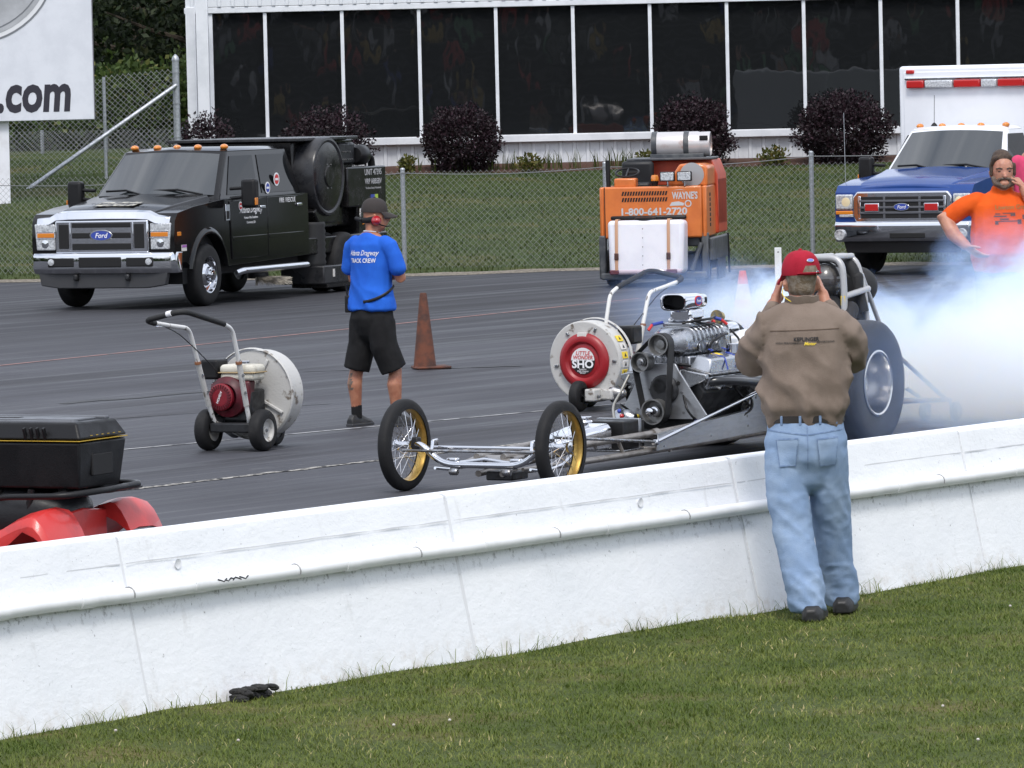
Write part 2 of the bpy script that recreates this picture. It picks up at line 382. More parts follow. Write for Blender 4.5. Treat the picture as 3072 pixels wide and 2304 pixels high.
strip('pavement_crack', G(60, 404), G(230, 390), .13, M_crack, rag=1.1, seg=70, fr=5)
strip('pavement_crack', G(305, 372), G(432, 367), .05, M_crack, rag=1.0, seg=60, fr=6)
strip('pavement_crack', G(-5, 427), G(330, 404), .03, M_crack, rag=.9, seg=90, fr=6)
strip('pavement_crack', G(425, 369.5), G(520, 366), .10, M_crack, z=.0045, rag=1.2, seg=50, fr=6)

# ---- white barrier wall
def wallpt(u, z, off=0.0):
    b = .17*(1 - z/.775)
    p = W0 + T*u + NW*(b - .17 + off); return (p.x, p.y, z)
def wall_mat():
    m = bpy.data.materials.new('painted concrete'); m.use_nodes = True; t = m.node_tree; b = t.nodes['Principled BSDF']; lk = t.links.new; nn = t.nodes.new
    tcn = nn('ShaderNodeTexCoord')
    def noi(s, d=5, r=.6, st=(1,1,1)):
        mp_ = nn('ShaderNodeMapping'); mp_.inputs['Scale'].default_value = st; lk(tcn.outputs['Object'], mp_.inputs[0])
        n = nn('ShaderNodeTexNoise'); n.inputs['Scale'].default_value = s; n.inputs['Detail'].default_value = d; n.inputs['Roughness'].default_value = r; lk(mp_.outputs[0], n.inputs['Vector']); return n.outputs['Fac']
    def mr(v, lo, hi, a0, a1):
        q = nn('ShaderNodeMapRange'); q.inputs[1].default_value = lo; q.inputs[2].default_value = hi; q.inputs[3].default_value = a0; q.inputs[4].default_value = a1; lk(v, q.inputs[0]); return q.outputs[0]
    def mix(f, c1, c2):
        q = nn('ShaderNodeMix'); q.data_type = 'RGBA'
        for k, c in ((6, c1), (7, c2)):
            if isinstance(c, tuple): q.inputs[k].default_value = (*c, 1)
            else: lk(c, q.inputs[k])
        lk(f, q.inputs[0]); return q.outputs[2]
    c = mix(mr(noi(2.2), .35, .7, 0, 1), (.80,.815,.84), (.75,.77,.80))
    c = mix(mr(noi(9, 8, .8), .62, .72, 0, .5), c, (.30,.30,.31))
    c = mix(mr(noi(38, 4, .7), .66, .73, 0, .75), c, (.16,.15,.15))
    sx = nn('ShaderNodeSeparateXYZ'); lk(tcn.outputs['Object'], sx.inputs[0])
    dirt = nn('ShaderNodeMath'); dirt.operation = 'MULTIPLY'; lk(mr(sx.outputs[2], .0, .16, 1, 0), dirt.inputs[0]); lk(mr(noi(11, 7, .75), .46, .66, 0, .6), dirt.inputs[1])
    c = mix(dirt.outputs[0], c, (.44,.36,.27))
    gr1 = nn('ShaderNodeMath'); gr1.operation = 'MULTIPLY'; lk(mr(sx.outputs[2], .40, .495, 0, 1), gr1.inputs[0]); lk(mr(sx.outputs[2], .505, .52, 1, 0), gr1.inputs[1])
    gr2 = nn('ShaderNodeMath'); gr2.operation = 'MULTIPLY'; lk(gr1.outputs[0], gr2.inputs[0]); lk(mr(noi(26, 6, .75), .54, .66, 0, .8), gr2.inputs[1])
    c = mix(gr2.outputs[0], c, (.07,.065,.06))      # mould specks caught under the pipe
    run = nn('ShaderNodeMath'); run.operation = 'MULTIPLY'; lk(mr(noi(2.2, 4, .6, (5,5,.35)), .60, .74, 0, .32), run.inputs[0]); lk(mr(noi(14, 5, .7), .4, .6, 0, 1), run.inputs[1])
    c = mix(run.outputs[0], c, (.40,.39,.37))       # water runs
    lk(c, b.inputs['Base Color']); b.inputs['Roughness'].default_value = .62
    ad = nn('ShaderNodeMath'); ad.operation = 'MULTIPLY_ADD'; lk(noi(55, 6, .7), ad.inputs[0]); ad.inputs[1].default_value = .5; lk(noi(14, 4, .6, (1,1,1.6)), ad.inputs[2])
    bu = nn('ShaderNodeBump'); bu.inputs['Strength'].default_value = .38; bu.inputs['Distance'].default_value = .010; lk(ad.outputs[0], bu.inputs['Height']); lk(bu.outputs[0], b.inputs['Normal'])
    return m
M_wall = wall_mat()
wall = empty('barrier_wall', W0, 0, 'long white painted concrete barrier wall with a pipe along its face', 'wall')
SEAMS = [-11.0, -8.6, -6.2, -3.8, -1.42, .99, 3.36, 5.75, 7.95, 10.35, 12.75, 15.15, 17.55]
for si in range(len(SEAMS)-1):
    u0_, u1_ = SEAMS[si] + .011, SEAMS[si+1] - .011; vs, fs = [], []; n = 26
    jz = .004*math.sin(si*2.1); jo = .004*math.cos(si*1.7)
    prof = [(-.06, 0), (.12, 0), (.30, 0), (.48, 0), (.60, 0), (.66, 0), (.72, 0), (.755, 0), (.766, -.001), (.773, -.006), (.777, -.02)]
    for i in range(n+1):
        u = u0_ + (u1_-u0_)*i/n; ring = []
        e_ = min(i, n-i); ed = -.004 if e_ == 0 else 0
        for z, of in prof:
            wob = .0045*noise.noise((u*3.0, z*6, si)) * (1 if z > .65 else .4)
            ring.append(Vector(wallpt(u, min(z, .775), of + wob + jo + ed)) + Vector((0, 0, (z-.775 if z > .775 else 0) + (wob*.6 if z > .745 else 0) + jz)))
        for bo in (-.16, -.20, -.30): ring.append(Vector(wallpt(u, .775, bo)) + Vector((0, 0, (-.004 if bo == -.16 else -.02 if bo == -.20 else -.90))))
        vs += [tuple(p - W0) for p in ring]
    k = len(prof)+3
    for i in range(n):
        for j in range(k-1): b = i*k+j; fs.append((b, b+k, b+k+1, b+1))
    fs += [tuple(range(k)), tuple(range(n*k, n*k+k))[::-1]]
    mb = MB(); mb.add(vs, fs); mb.build('wall_section', M_wall, wall, smooth=22)
for si in range(3, len(SEAMS)-3):
    vs = []; u_ = np.linspace(SEAMS[si]+.02, SEAMS[si+1]-.02, 40)
    for u in u_:
        zz = .655 + .003*noise.noise((u*4, si, 0)); hh = .0022*max(.15, 1+1.4*noise.noise((u*6, si, 3)))
        vs += [tuple(Vector(wallpt(u, zz-hh, .0045)) - W0), tuple(Vector(wallpt(u, zz+hh, .0045)) - W0)]
    mb = MB(); mb.add(vs, [(2*i, 2*i+2, 2*i+3, 2*i+1) for i in range(39)]); mb.build('form_line', N('form line', (.55,.56,.58), .8), wall)
# filler strips set back in the seams
M_seam = N('seam mortar', (.66,.67,.69), .8, col2=(.36,.34,.33), ns=14, lo=.56, hi=.75)
for u in SEAMS[3:10]:
    vs = []
    for z in (-.02, .2, .45, .665, .745): 
        for du in (-.013, .013): vs.append(tuple(Vector(wallpt(u+du, z, -.007)) - W0))
    fs = [(2*i, 2*i+1, 2*i+3, 2*i+2) for i in range(4)]; mb = MB(); mb.add(vs, fs); mb.build('joint_filler', M_seam, wall)
M_pipe = N('pvc pipe', (.76,.77,.78), .4, col2=(.68,.69,.70), ns=4, bump=.08, bs=30)
def pp(u, z=.528, off=.040): return tuple(Vector(wallpt(u, z, off)) - W0)
tb('pipe', M_pipe, wall, [pp(u, .528+.006*noise.noise((u*1.3,0,0))) for u in np.arange(-11, 17.6, .3)], .032, 14)
for u in (-4.6, -2.2, .10, .66, 1.42, 2.5, 3.55, 4.55, 6.1, 7.2, 8.4, 10.5):
    tb('coupling', M_pipe, wall, [pp(u-.05), pp(u+.05)], .0345, 16)
M_strap = N('strap steel', (.30,.30,.30), .5, .6)
for u in (-3.2, .05, .95, 2.1, 3.0, 4.1, 5.2, 6.4, 7.6, 8.8):
    c = Vector(pp(u)); q = []
    for k in range(9):
        t_ = R(-20 + 220*k/8); q.append(c + NW*(math.cos(t_)*.033) + Vector((0,0,math.sin(t_)*.033)))
    q.append(Vector(pp(u, .50, .003))); tb('pipe_clip', M_strap, wall, [tuple(p) for p in q], .0035, 6)
for u, z in ((1.35,.625), (4.9,.62), (9.0,.63), (-1.2,.625)):
    c = Vector(pp(u, z, .004)); mb = MB(); mb.M = Matrix.Translation(c) @ NW.to_track_quat('Z','Y').to_matrix().to_4x4(); mb.lathe([(.012,0),(.02,.003),(.022,.004),(.018,.0),(.010,-.01)], ax='z', n=14); mb.build('anchor_socket', M_seam, wall)
# scuff marks on the pipe and a loose wire
for k in range(4):
    u = 1.52 + .05*k; q = [Vector(pp(u + .02*i, .528, .040)) + NW*.0295 + Vector((0,0,.016 - .006*((i+k) % 3))) for i in range(4)]
    tb('scuff_mark', N('rubber scuff', (.04,.04,.045), .8), wall, [tuple(p) for p in q], .0035, 5)
tb('loose_wire', M_blackp, wall, [pp(8.62,.60,.01), pp(8.66,.62,.03), pp(8.74,.60,.04), pp(8.80,.55,.07), pp(8.83,.46,.06)], .004, 6)
# lump of torn rubber at the foot of the wall
mb = MB()
for k in range(26):
    a = random.random()*6.28; p = W0 + T*(1.62 + random.gauss(0,.085)) + NW*(.03 + abs(random.gauss(0,.02)))
    mb.ell((p.x, p.y, .02 + random.random()*.04), (.018+.03*random.random(), .012+.02*random.random(), .010+.012*random.random()), 8, 5)
o = mb.build('torn_rubber', N('torn rubber', (.012,.012,.012), .75, col2=(.03,.028,.026), ns=30, bump=1, bs=60, bdist=.02)); tag(o, 'crumpled black lump of torn rubber on the grass against the white wall', 'rubber scrap')
# ---- grass blades on the lawn
def blades(name, P, h, wd, m, lean=.5, seg=2):
    n = len(P); ang = rng.random(n)*2*np.pi; hh = h*(.55 + .9*rng.random(n)); ln = lean*hh*(.3+rng.random(n))
    d = np.stack([np.cos(ang), np.sin(ang), np.zeros(n)], 1); a2 = ang + np.pi/2 + (rng.random(n)-.5); s = np.stack([np.cos(a2), np.sin(a2), np.zeros(n)], 1)*(wd*(.6+.8*rng.random(n)))[:,None]*.5
    up = np.array([0,0,1.])
    mid = P + d*(ln*.3)[:,None] + up*(hh*.6)[:,None]; tip = P + d*ln[:,None] + up*hh[:,None]
    v = np.stack([P-s, P+s, mid+s*.75, mid-s*.75, tip], 1).reshape(-1,3)
    me = bpy.data.meshes.new(name); me.vertices.add(5*n); me.vertices.foreach_set('co', v.ravel())
    b = np.arange(n)*5; li = np.stack([b,b+1,b+2,b+3,b+3,b+2,b+4],1).ravel().astype(np.int32)
    me.loops.add(7*n); me.loops.foreach_set('vertex_index', li)
    ls = np.stack([np.arange(n)*7, np.arange(n)*7+4],1).ravel().astype(np.int32); me.polygons.add(2*n); me.polygons.foreach_set('loop_start', ls)
    me.update(calc_edges=True); me.materials.append(m); return me
def tint(me, vals, per):
    at = me.color_attributes.new('tint', 'FLOAT_COLOR', 'POINT'); c = np.repeat(np.clip(vals,0,1), per); at.data.foreach_set('color', np.stack([c,c,c,np.ones_like(c)],1).ravel().astype(np.float32))
M_blade = leafmat('lawn grass', (.080,.122,.016), (.215,.240,.055), (.48,.40,.20), .6, .3)
n = 330000
u = rng.random(n)*11.6 - 1.8; q = 4.9*rng.random(n)
Tn = np.array(T); Nn = np.array(NW); P = np.array(W0) + u[:,None]*Tn + q[:,None]*Nn
dens = np.array([noise.noise((x*1.1, y*1.1, 0))*.6 + noise.noise((x*3.3, y*3.3, 7))*.5 + noise.noise((x*11, y*11, 2))*.25 for x, y in P[:,:2]])
keep = rng.random(n) < .70 + .7*dens; P = P[keep]; dn = dens[keep]; q = q[keep]
P[:,2] = [lawn_z(Vector(p)) - .006 for p in P]
me = blades('lawn_grass', P, .021, .0042, M_blade, 1.3); tint(me, .34 + .42*(rng.random(len(P))-.5) - .75*dn + .50*(rng.random(len(P))>.94), 5)
o = link('lawn_grass', me, None); tag(o, 'short patchy green mown grass before the white wall', 'grass', kind='stuff')
# longer weeds along the wall foot, clover heads
n = 1500; u = rng.random(n)*12 - 3; q = np.abs(rng.normal(0, .05, n)); cl = np.array([noise.noise((x*2.2, 9, 0)) for x in u]); k = rng.random(n) < .30 + 1.1*cl
P = (np.array(W0) + u[:,None]*Tn + q[:,None]*Nn)[k]; P[:,2] = 0
me = blades('wall_weeds', P, .080, .0034, M_blade, 1.4); tint(me, .25 + .5*rng.random(len(P)), 5); o = link('wall_weeds', me, None); tag(o, 'taller wispy weeds growing along the foot of the wall', 'weeds', kind='stuff')
M_clover = N('clover head', (.62,.60,.56), .8, col2=(.45,.38,.36), ns=90)
mb = MB()
for k in range(26):
    p = W0 + T*(random.random()*10-1) + NW*(.3 + 5*random.random()); mb.ell((p.x, p.y, .038), (.007,.007,.006), 7, 5)
tag(mb.build('clover_flowers', M_clover), 'tiny white clover heads dotted over the lawn', 'clover', kind='stuff')
# bank grass tufts
M_blade2 = leafmat('bank grass', (.024,.044,.006), (.060,.075,.015), (.13,.105,.035), .65, .25)
n = 70000; x = rng.random(n)*21 - 10.5; q = .25 + 23*rng.random(n); y = np.array([edge_y(a) for a in x]) + q
P = np.stack([x, y, np.array([bank_z(a, b) for a, b in zip(x, y)])], 1)
me = blades('bank_grass', P, .050, .013, M_blade2, .9); tint(me, .38 + .35*(rng.random(n)-.5) - .5*np.array([noise.noise((a*.5, b*.5, 4)) for a, b in zip(x, y)]) + .5*(rng.random(n) > .97), 5)
o = link('bank_grass', me, None); tag(o, 'mown grass covering the bank behind the wire fence', 'grass', kind='stuff')
# ================================================================ BUILDING
M_siding = N('white ribbed siding', (.66,.685,.72), .45, col2=(.58,.60,.64), ns=2.5, bump=.05, bs=8)
M_trim = N('white window trim', (.70,.72,.76), .4, col2=(.62,.64,.68), ns=3)
def glass_mat():
    m = N('tinted window glass', (.010,.011,.012), .015, spec=.5); t = m.node_tree; b = t.nodes['Principled BSDF']
    tcn = t.nodes.new('ShaderNodeTexCoord'); mp_ = t.nodes.new('ShaderNodeMapping'); mp_.inputs['Scale'].default_value = (1.2, 1, .8); t.links.new(tcn.outputs['Object'], mp_.inputs[0])
    n = t.nodes.new('ShaderNodeTexNoise'); n.inputs['Scale'].default_value = 1.3; n.inputs['Detail'].default_value = 2; t.links.new(mp_.outputs[0], n.inputs['Vector'])
    bu = t.nodes.new('ShaderNodeBump'); bu.inputs['Strength'].default_value = .05; bu.inputs['Distance'].default_value = .04; t.links.new(n.outputs['Fac'], bu.inputs['Height']); t.links.new(bu.outputs[0], b.inputs['Normal'])
    return m
M_glass = glass_mat()
BY = 100.0
bd = empty('office_building', (0, BY, 0), 0, 'long low white ribbed metal building with a band of dark tinted windows', 'building')
XL, XR = -5.87, 14.2; ZS, ZH = 1.67, 4.02
M_core = N('interior shade', (.012,.012,.012), .9)
bx('wall_core', M_core, bd, ((XL+XR)/2+.05, 1.3, 3.4), (XR-XL-.3, 2.2, 5.4), 0)
# ribbed panels: one strip mesh shared
def rib_mesh(h):
    mb = MB(); p = [(-.125,0),(-.04,0),(-.028,-.030),(.028,-.030),(.04,0),(.1246,0),(.1246,.03),(-.125,.03)]
    mb.prism(p, 0, h, 'xy'); return mb.mesh('wall_panel', 30)
m1 = rib_mesh(.72); m2 = rib_mesh(1.95); m1.materials.append(M_siding); m2.materials.append(M_siding)
x = XL + .125; k = 0
while x < XR:
    for me, z in ((m1, .82), (m2, 4.15)):
        o = bpy.data.objects.new('wall_panel', me); COL.objects.link(o); o.parent = bd; o.location = (x, .0 if me is m1 else -.10, z)
    x += .25
bx('window_sill', M_trim, bd, ((XL+XR)/2, -.06, 1.60), (XR-XL+.05, .20, .14), .012)
bx('window_head', M_trim, bd, ((XL+XR)/2, -.03, 4.085), (XR-XL+.05, .16, .11), .01)
bx('eave_trim', M_trim, bd, ((XL+XR)/2, -.05, 6.16), (XR-XL+.4, .3, .16), .01)
roof = MB(); roof.prism([(-.45,6.2),(9,7.4),(9,7.5),(-.45,6.3)], XL-.3, XR+.3, 'yz'); roof.build('roof', M_siding, bd)
bx('corner_trim', M_trim, bd, (XL+.09, -.07, 2.55), (.18, .17, 3.2), .01)
bx('end_wall', M_siding, bd, (XL+.06, 4.3, 3.5), (.10, 8.4, 5.4), 0)
bx('porch_column', M_trim, bd, (-5.53, -.75, 2.75), (.22, .22, 3.5), .012)
mull = [-5.44] + [-4.41 + 1.4213*i for i in range(14)]
for i, x in enumerate(mull):
    bx('mullion', M_trim, bd, (x, -.02, (ZS+ZH)/2), (.065 if i else .12, .10, ZH-ZS+.01), .006)
    if i+1 < len(mull):
        x1 = mull[i+1]
        p = MB(); p.box(((x+x1)/2, .045, (ZS+ZH)/2), (x1-x-.066, .012, ZH-ZS)); q = p.build('pane', M_glass, bd)
        q.rotation_euler = (R(.05*math.sin(i*3.1)), 0, R(.10*math.sin(i*1.9+.4)))
p = MB(); p.box((-5.62, .045, (ZS+ZH)/2), (.24, .012, ZH-ZS)); p.build('pane', M_glass, bd)
# curtain edges seen dimly behind the glass at two bays
bx('door_leaf', N('pale door', (.30,.30,.29), .5), bd, (-5.62, .03, 1.2), (.2, .02, .7), 0)
# mulch bed
M_mulch = N('red mulch', (.11,.045,.028), .95, col2=(.05,.03,.02), ns=30, bump=1, bs=40, bdist=.05)
vs, fs = [], []
for i, x in enumerate(np.linspace(XL, XR, 120)):
    wv = 1.75 + .15*noise.noise((x*.9, 0, 3))
    vs += [(x, BY+.02, bank_z(x, BY)+.07), (x, BY-wv*.5, bank_z(x, BY-wv*.5)+.06), (x, BY-wv, bank_z(x, BY-wv)+.012)]
    if i: k = 3*i; fs += [(k-3, k-2, k+1, k), (k-2, k-1, k+2, k+1)]
mb = MB(); mb.add(vs, fs); tag(mb.build('mulch_bed', M_mulch, smooth=180), kind='structure')
# ---- purple shrubs
M_purple = leafmat('purple shrub leaves', (.007,.0045,.006), (.026,.012,.018), (.052,.024,.036), .5, .12)
M_bark = N('bark', (.055,.042,.032), .9, col2=(.10,.08,.06), ns=18, bump=.8, bs=30)
def crown_pts(n, rx, ry, rz, shell=.55, lump=.16, seed=0, flat=True):
    out_ = []
    while len(out_) < n:
        d = rng.normal(size=3); d /= np.linalg.norm(d)
        k = 1 + lump*noise.noise((d[0]*2.2+seed, d[1]*2.2, d[2]*2.2)) + lump*.6*noise.noise((d[0]*6+seed, d[1]*6, d[2]*6))
        r = (shell + (1-shell)*rng.random()**.6)*k
        z = d[2]*r; 
        if flat and z < -.82: continue
        out_.append((d[0]*r*rx, d[1]*r*ry, z*rz))
    return np.array(out_)
def shrub(name, x, y, rx, rz, n, leaf, m, label, cat, group=None, seed=0, stems=6, up=.3, shell=.5, lump=.16):
    z0 = bank_z(x, y); r = empty(name, (x, y, z0), 0, label, cat, group)
    pts = crown_pts(n, rx, rx, rz, shell, lump, seed) + np.array([0,0,rz*.86])
    nr = pts - np.array([0,0,rz*.86]); nr /= np.linalg.norm(nr, axis=1)[:,None]+1e-6
    link('crown', leaf_mesh('crown', pts, leaf, m, up=up, nrm=nr*.8), None, r)
    mb = MB()
    for k in range(stems):
        a = k*6.283/stems + seed; mb.tube([(.03*math.cos(a), .03*math.sin(a), -.05), (rx*.25*math.cos(a), rx*.25*math.sin(a), rz*.5), (rx*.6*math.cos(a+.3), rx*.6*math.sin(a+.3), rz*1.15)], [.022,.016,.006], 6)
    mb.build('stem', M_bark, r); return r
PG = 'purple shrubs along the building'
shrub('purple_shrub', -.81, 98.6, .70, .64, 14000, .055, M_purple, 'round dark purple shrub before the white siding behind the black truck', 'shrub', PG, 1, lump=.22)
shrub('purple_shrub', 3.40, 98.6, .72, .66, 14000, .055, M_purple, 'dark purple shrub standing behind the tank of the orange sweeper', 'shrub', PG, 2, lump=.28)
shrub('purple_shrub', 6.12, 98.5, .86, .68, 17000, .055, M_purple, 'widest dark purple shrub beside the white ambulance box', 'shrub', PG, 3, lump=.30)
shrub('purple_shrub', -3.25, 98.4, .78, .66, 6500, .060, M_purple, 'loose purple shrub showing above the black sweeper body', 'shrub', PG, 4, lump=.34)
shrub('purple_shrub', -5.45, 98.2, .55, .58, 3800, .060, M_purple, 'small wispy purple shrub at the building corner by the porch column', 'shrub', PG, 5, lump=.4)
M_young = leafmat('yellow green leaves', (.05,.06,.012), (.12,.12,.03), (.20,.13,.04), .5, .25)
for px, w_, lab in ((880*.4629,.16,'small yellow green plant in the mulch beside the black truck'), (1145*.4629,.27,'low leafy plant by the white siding with tall weeds around it'), (1672*.4629,.30,'low spreading yellow green plant between two round purple shrubs'), (1400*.4629,.30,'low plant just behind the orange sweeper tank')):
    p = AT(px, 160, 98.3); shrub('bedding_plant', p.x, 98.3, w_, .18, 420, .07, M_young, lab, 'plant', 'bedding plants along the building', px, 3, 1.0, .1, .4)
n = 420; x = -1.9 + 4.4*rng.random(n); cl = np.array([noise.noise((a*3, 1, 0)) for a in x]); x = x[cl > -.05]; P = np.stack([x, 98.3+.5*rng.random(len(x)), np.full(len(x), 1.05)], 1)
me = blades('siding_weeds', P, .28, .018, M_blade2, .5); tint(me, .4+.5*rng.random(len(P)), 5); o = link('siding_weeds', me, None); tag(o, 'tall thin weeds growing against the white siding', 'weeds', kind='stuff')

# ================================================================ FENCES
M_wire = N('fence wire', (.20,.21,.215), .6, .3)
def chain_link(parent, a, b, za, zb, h, sp=.085, r=.0021, name='wire_mesh'):
    """a,b ground points; za,zb ground heights; diagonal wires clipped to the panel"""
    a = Vector(a); b = Vector(b); d = (b-a); Lh = d.length; d.normalize(); mb = MB(); nrm = Vector((-d.y, d.x, 0))
    def P(u, v, o): return tuple(a + d*u + nrm*o + Vector((0, 0, za + (zb-za)*u/Lh + v)))
    for s in (1, -1):
        u0_ = -h if s == 1 else 0
        k = 0
        while u0_ + k*sp < (Lh if s == 1 else Lh + h):
            st = u0_ + k*sp; k += 1
            pts = []
            lo = max(0, -st) if s == 1 else max(0, st-Lh); hi = min(h, Lh-st) if s == 1 else min(h, st)
            if hi - lo < .02: continue
            m_ = 4
            for i in range(m_+1):
                v = lo + (hi-lo)*i/m_; pts.append(P(st + s*v, v, .003*s))
            mb.tube(pts, r, 3, cap=False)
    o = mb.build(name, M_wire, parent, smooth=0); o['kind'] = 'stuff'; return o
fn = empty('wire_fence', (0, 0, 0), 0, 'low galvanised chain link fence between the asphalt and the grass bank', 'fence')
FY = 76.2
posts = [(AT(-205,150,FY).x), AT(-40,150,FY).x, AT(200,150,FY).x, AT(402,150,FY).x, AT(604.5,150,FY).x, AT(811,150,FY).x, AT(1015,150,FY).x, AT(1220,150,FY).x]
def fy(x): return FY + max(0, -x-3)*.28
def ftop(x): return 1.44 + (.008*(x-0)) if x < 2 else 1.456 + .035*(x-2)
M_post = M_galv
for i, x in enumerate(posts):
    zb_ = bank_z(x, fy(x)); t_ = ftop(x)
    mb = MB(); mb.tube([(x, fy(x), zb_-.05), (x, fy(x), t_+.02)], .033, 12); mb.build('post', M_post, fn); 
    mb = MB(); mb.ell((x, fy(x), t_+.03), (.036,.036,.028), 10, 6); mb.build('post_cap', M_post, fn)
for i in range(len(posts)-1):
    x0, x1 = posts[i], posts[i+1]; z0, z1 = bank_z(x0, fy(x0))+.03, bank_z(x1, fy(x1))+.03
    chain_link(fn, (x0, fy(x0)-.04, 0), (x1, fy(x1)-.04, 0), z0, z1, 1.37)
    n = 9; q = [(x0 + (x1-x0)*k/n, fy(x0 + (x1-x0)*k/n)-.045, ftop(x0)+(ftop(x1)-ftop(x0))*k/n - .02 - .05*math.sin(math.pi*k/n)) for k in range(n+1)]
    tb('tension_wire', M_wire, fn, q, .006, 5)
# tall corner fence with long brace
tf = empty('tall_fence', (0, 0, 0), 0, 'tall chain link fence with a corner post and long diagonal brace pipe', 'fence')
cx_, cy2 = -5.84, 96.0
mb = MB(); mb.tube([(cx_, cy2, 1.1), (cx_, cy2, 3.16)], .062, 14); mb.build('post', M_galv, tf)
mb = MB(); mb.lathe([(.066,0),(.07,.03),(.05,.08),(.015,.12),(.001,.125)], (cx_, cy2, 3.15), 'z', 12); mb.build('post_cap', M_galv, tf)
tb('brace', M_galv, tf, [(-5.84, 95.95, 2.72), (-8.62, 94.3, .80)], .038, 10)
for z in (2.95, 2.4, 1.8): tb('tension_band', M_galv, tf, [(cx_+.068*math.cos(t_), cy2+.068*math.sin(t_), z) for t_ in np.linspace(0, 6.28, 13)], .008, 5)
mb = MB(); mb.tube([(-7.12, 96.0, 1.1), (-7.12, 96.0, 2.9)], .03, 10); mb.build('post', M_galv, tf)
chain_link(tf, (cx_-.05, cy2, 0), (-7.12, cy2, 0), 1.30, 1.20, 1.72, .10, .004); chain_link(tf, (-7.12, cy2, 0), (-10.2, cy2, 0), 1.20, 1.1, 1.66, .10, .004)
lf = empty('far_fence', (0, 0, 0), 0, 'distant low wire fence on the hill crest under the green thicket', 'fence')
for x in (-10.0, -8.93, -7.7, -6.25): mb = MB(); mb.tube([(x, 104, 1.2), (x, 104, 1.92)], .035, 10); mb.build('post', M_galv, lf)
chain_link(lf, (-5.6, 103.95, 0), (-10.6, 103.95, 0), 1.22, 1.25, .66, .10, .004)
# ================================================================ BILLBOARD
M_board = N('sign board', (.64,.66,.72), .5, col2=(.58,.60,.66), ns=2)
sg = empty('billboard_sign', (-8.2, 92, .7), 0, 'large pale billboard on white posts with silver oval emblem and dark lettering', 'sign')
sg.rotation_euler = (0, 0, R(6))
bx('board', M_board, sg, (-2.4, 0, 4.0), (7.2, .12, 5.05), .01)
bx('board_edge', N('dark edge', (.12,.12,.14), .5), sg, (1.205, .0, 4.0), (.015, .14, 5.06), .002)
bx('post', N('sign post paint', (.70,.71,.76), .5, col2=(.62,.62,.66), ns=3), sg, (-.54, .12, .72), (.56, .1, 1.6), .01); bx('post', M_white, sg, (-4.6, .12, .72), (.5, .1, 1.6), .01)
M_navy = N('dark sign lettering', (.020,.018,.030), .5)
text('.com', .90, M_navy, sg, frame4((.80, -.064, 1.92), (1,0,0), (0,0,1)), shear=.12, bold=.034, sx=.70, align='RIGHT', space=1.02)
M_emb = N('silver emblem print', (.30,.31,.33), .45, col2=(.40,.41,.44), ns=1.2); M_emb2 = N('emblem light', (.66,.67,.70), .4); M_emb3 = N('emblem dark', (.17,.18,.20), .45)
def ellp(rx, rz, n=56): return [(rx*math.cos(2*math.pi*k/n), rz*math.sin(2*math.pi*k/n)) for k in range(n)]
ec = (-.90, 4.14)
for nm, m, rx, rz, y in (('emblem_outline', M_emb3, 1.50, 1.36, -.064), ('emblem_rim', M_emb2, 1.47, 1.33, -.068), ('emblem_face', M_emb, 1.40, 1.26, -.072), ('emblem_ring', M_emb3, 1.32, 1.18, -.076), ('emblem_field', M_emb, 1.30, 1.16, -.080)):  # printed oval: dark outline, pale rim, face, ring and field
    mb = MB(); mb.prism([(ec[0]+p, ec[1]+q) for p, q in ellp(rx, rz)], y-.004, -.061); mb.build(nm, m, sg)
for nm, m, g, y in (('emblem_letter_outline', M_emb3, .05, -.088), ('emblem_letter_edge', M_emb2, .03, -.092), ('emblem_letter', N('emblem letter', (.47,.48,.50), .4), 0, -.096)):  # printed letter with a pale edge and a dark outline
    pl = [(a_, b_-.38) for a_, b_ in [(-1.9-g,3.72-g),(-.72+g*.5,3.72-g),(-.56+g,3.86),(-.50+g,4.4),(-.50+g,5.2),(-.7,5.5+g),(-1.9-g,5.5+g)]]
    mb = MB(); mb.prism(pl, y-.004, -.081); mb.build(nm, m, sg)
mb = MB(); mb.prism([(-1.06,3.78),(-.92,3.78),(-.86,3.86),(-.86,4.7),(-1.06,4.7)], -.104, -.097); mb.build('emblem_letter_gap', M_emb2, sg)
# ================================================================ TREES AND THICKET
M_lf1 = leafmat('dark tree leaves', (.006,.012,.005), (.020,.034,.010), (.05,.055,.018), .6, .2)
M_lf2 = leafmat('thicket leaves', (.024,.046,.010), (.078,.120,.028), (.15,.14,.04), .6, .25)
def tree(x, y, h, rx, label, seed, n=9000):
    z0 = bank_z(x, y); r = empty('broadleaf_tree', (x, y, z0), 0, label, 'tree', 'trees behind the billboard')
    mb = MB(); mb.tube([(0,0,-.2),(.08,.05,h*.35),(-.05,.1,h*.62),(.05,0,h*.9)], [.20,.15,.10,.03], 9)
    for k in range(8):
        a = k*2.4+seed; zz = h*(.2+.09*k); mb.tube([(0,0,zz),(rx*.4*math.cos(a), rx*.4*math.sin(a), zz+.3),(rx*.85*math.cos(a+.2), rx*.85*math.sin(a+.2), zz+.7)], [.07,.045,.012], 6)
    mb.build('trunk', M_bark, r)
    pts = []
    for k in range(16):
        a = k*2.399+seed; rr = rx*(.25+.7*random.random()); zz = h*(.16+.80*((k+.5)/16)); s_ = rx*(.34+.25*random.random())
        pts.append(crown_pts(n//16, s_, s_, s_*.75, .2, .4, k+seed, False) + np.array([rr*math.cos(a), rr*math.sin(a), zz]))
    link('crown', leaf_mesh('crown', np.concatenate(pts), .15, M_lf1), None, r)
tree(-6.4, 112, 7.5, 2.4, 'dark broadleaf tree rising beside the white building corner', 1)
tree(-9.6, 113, 8, 2.6, 'dark broadleaf tree rising behind the pale billboard', 2)
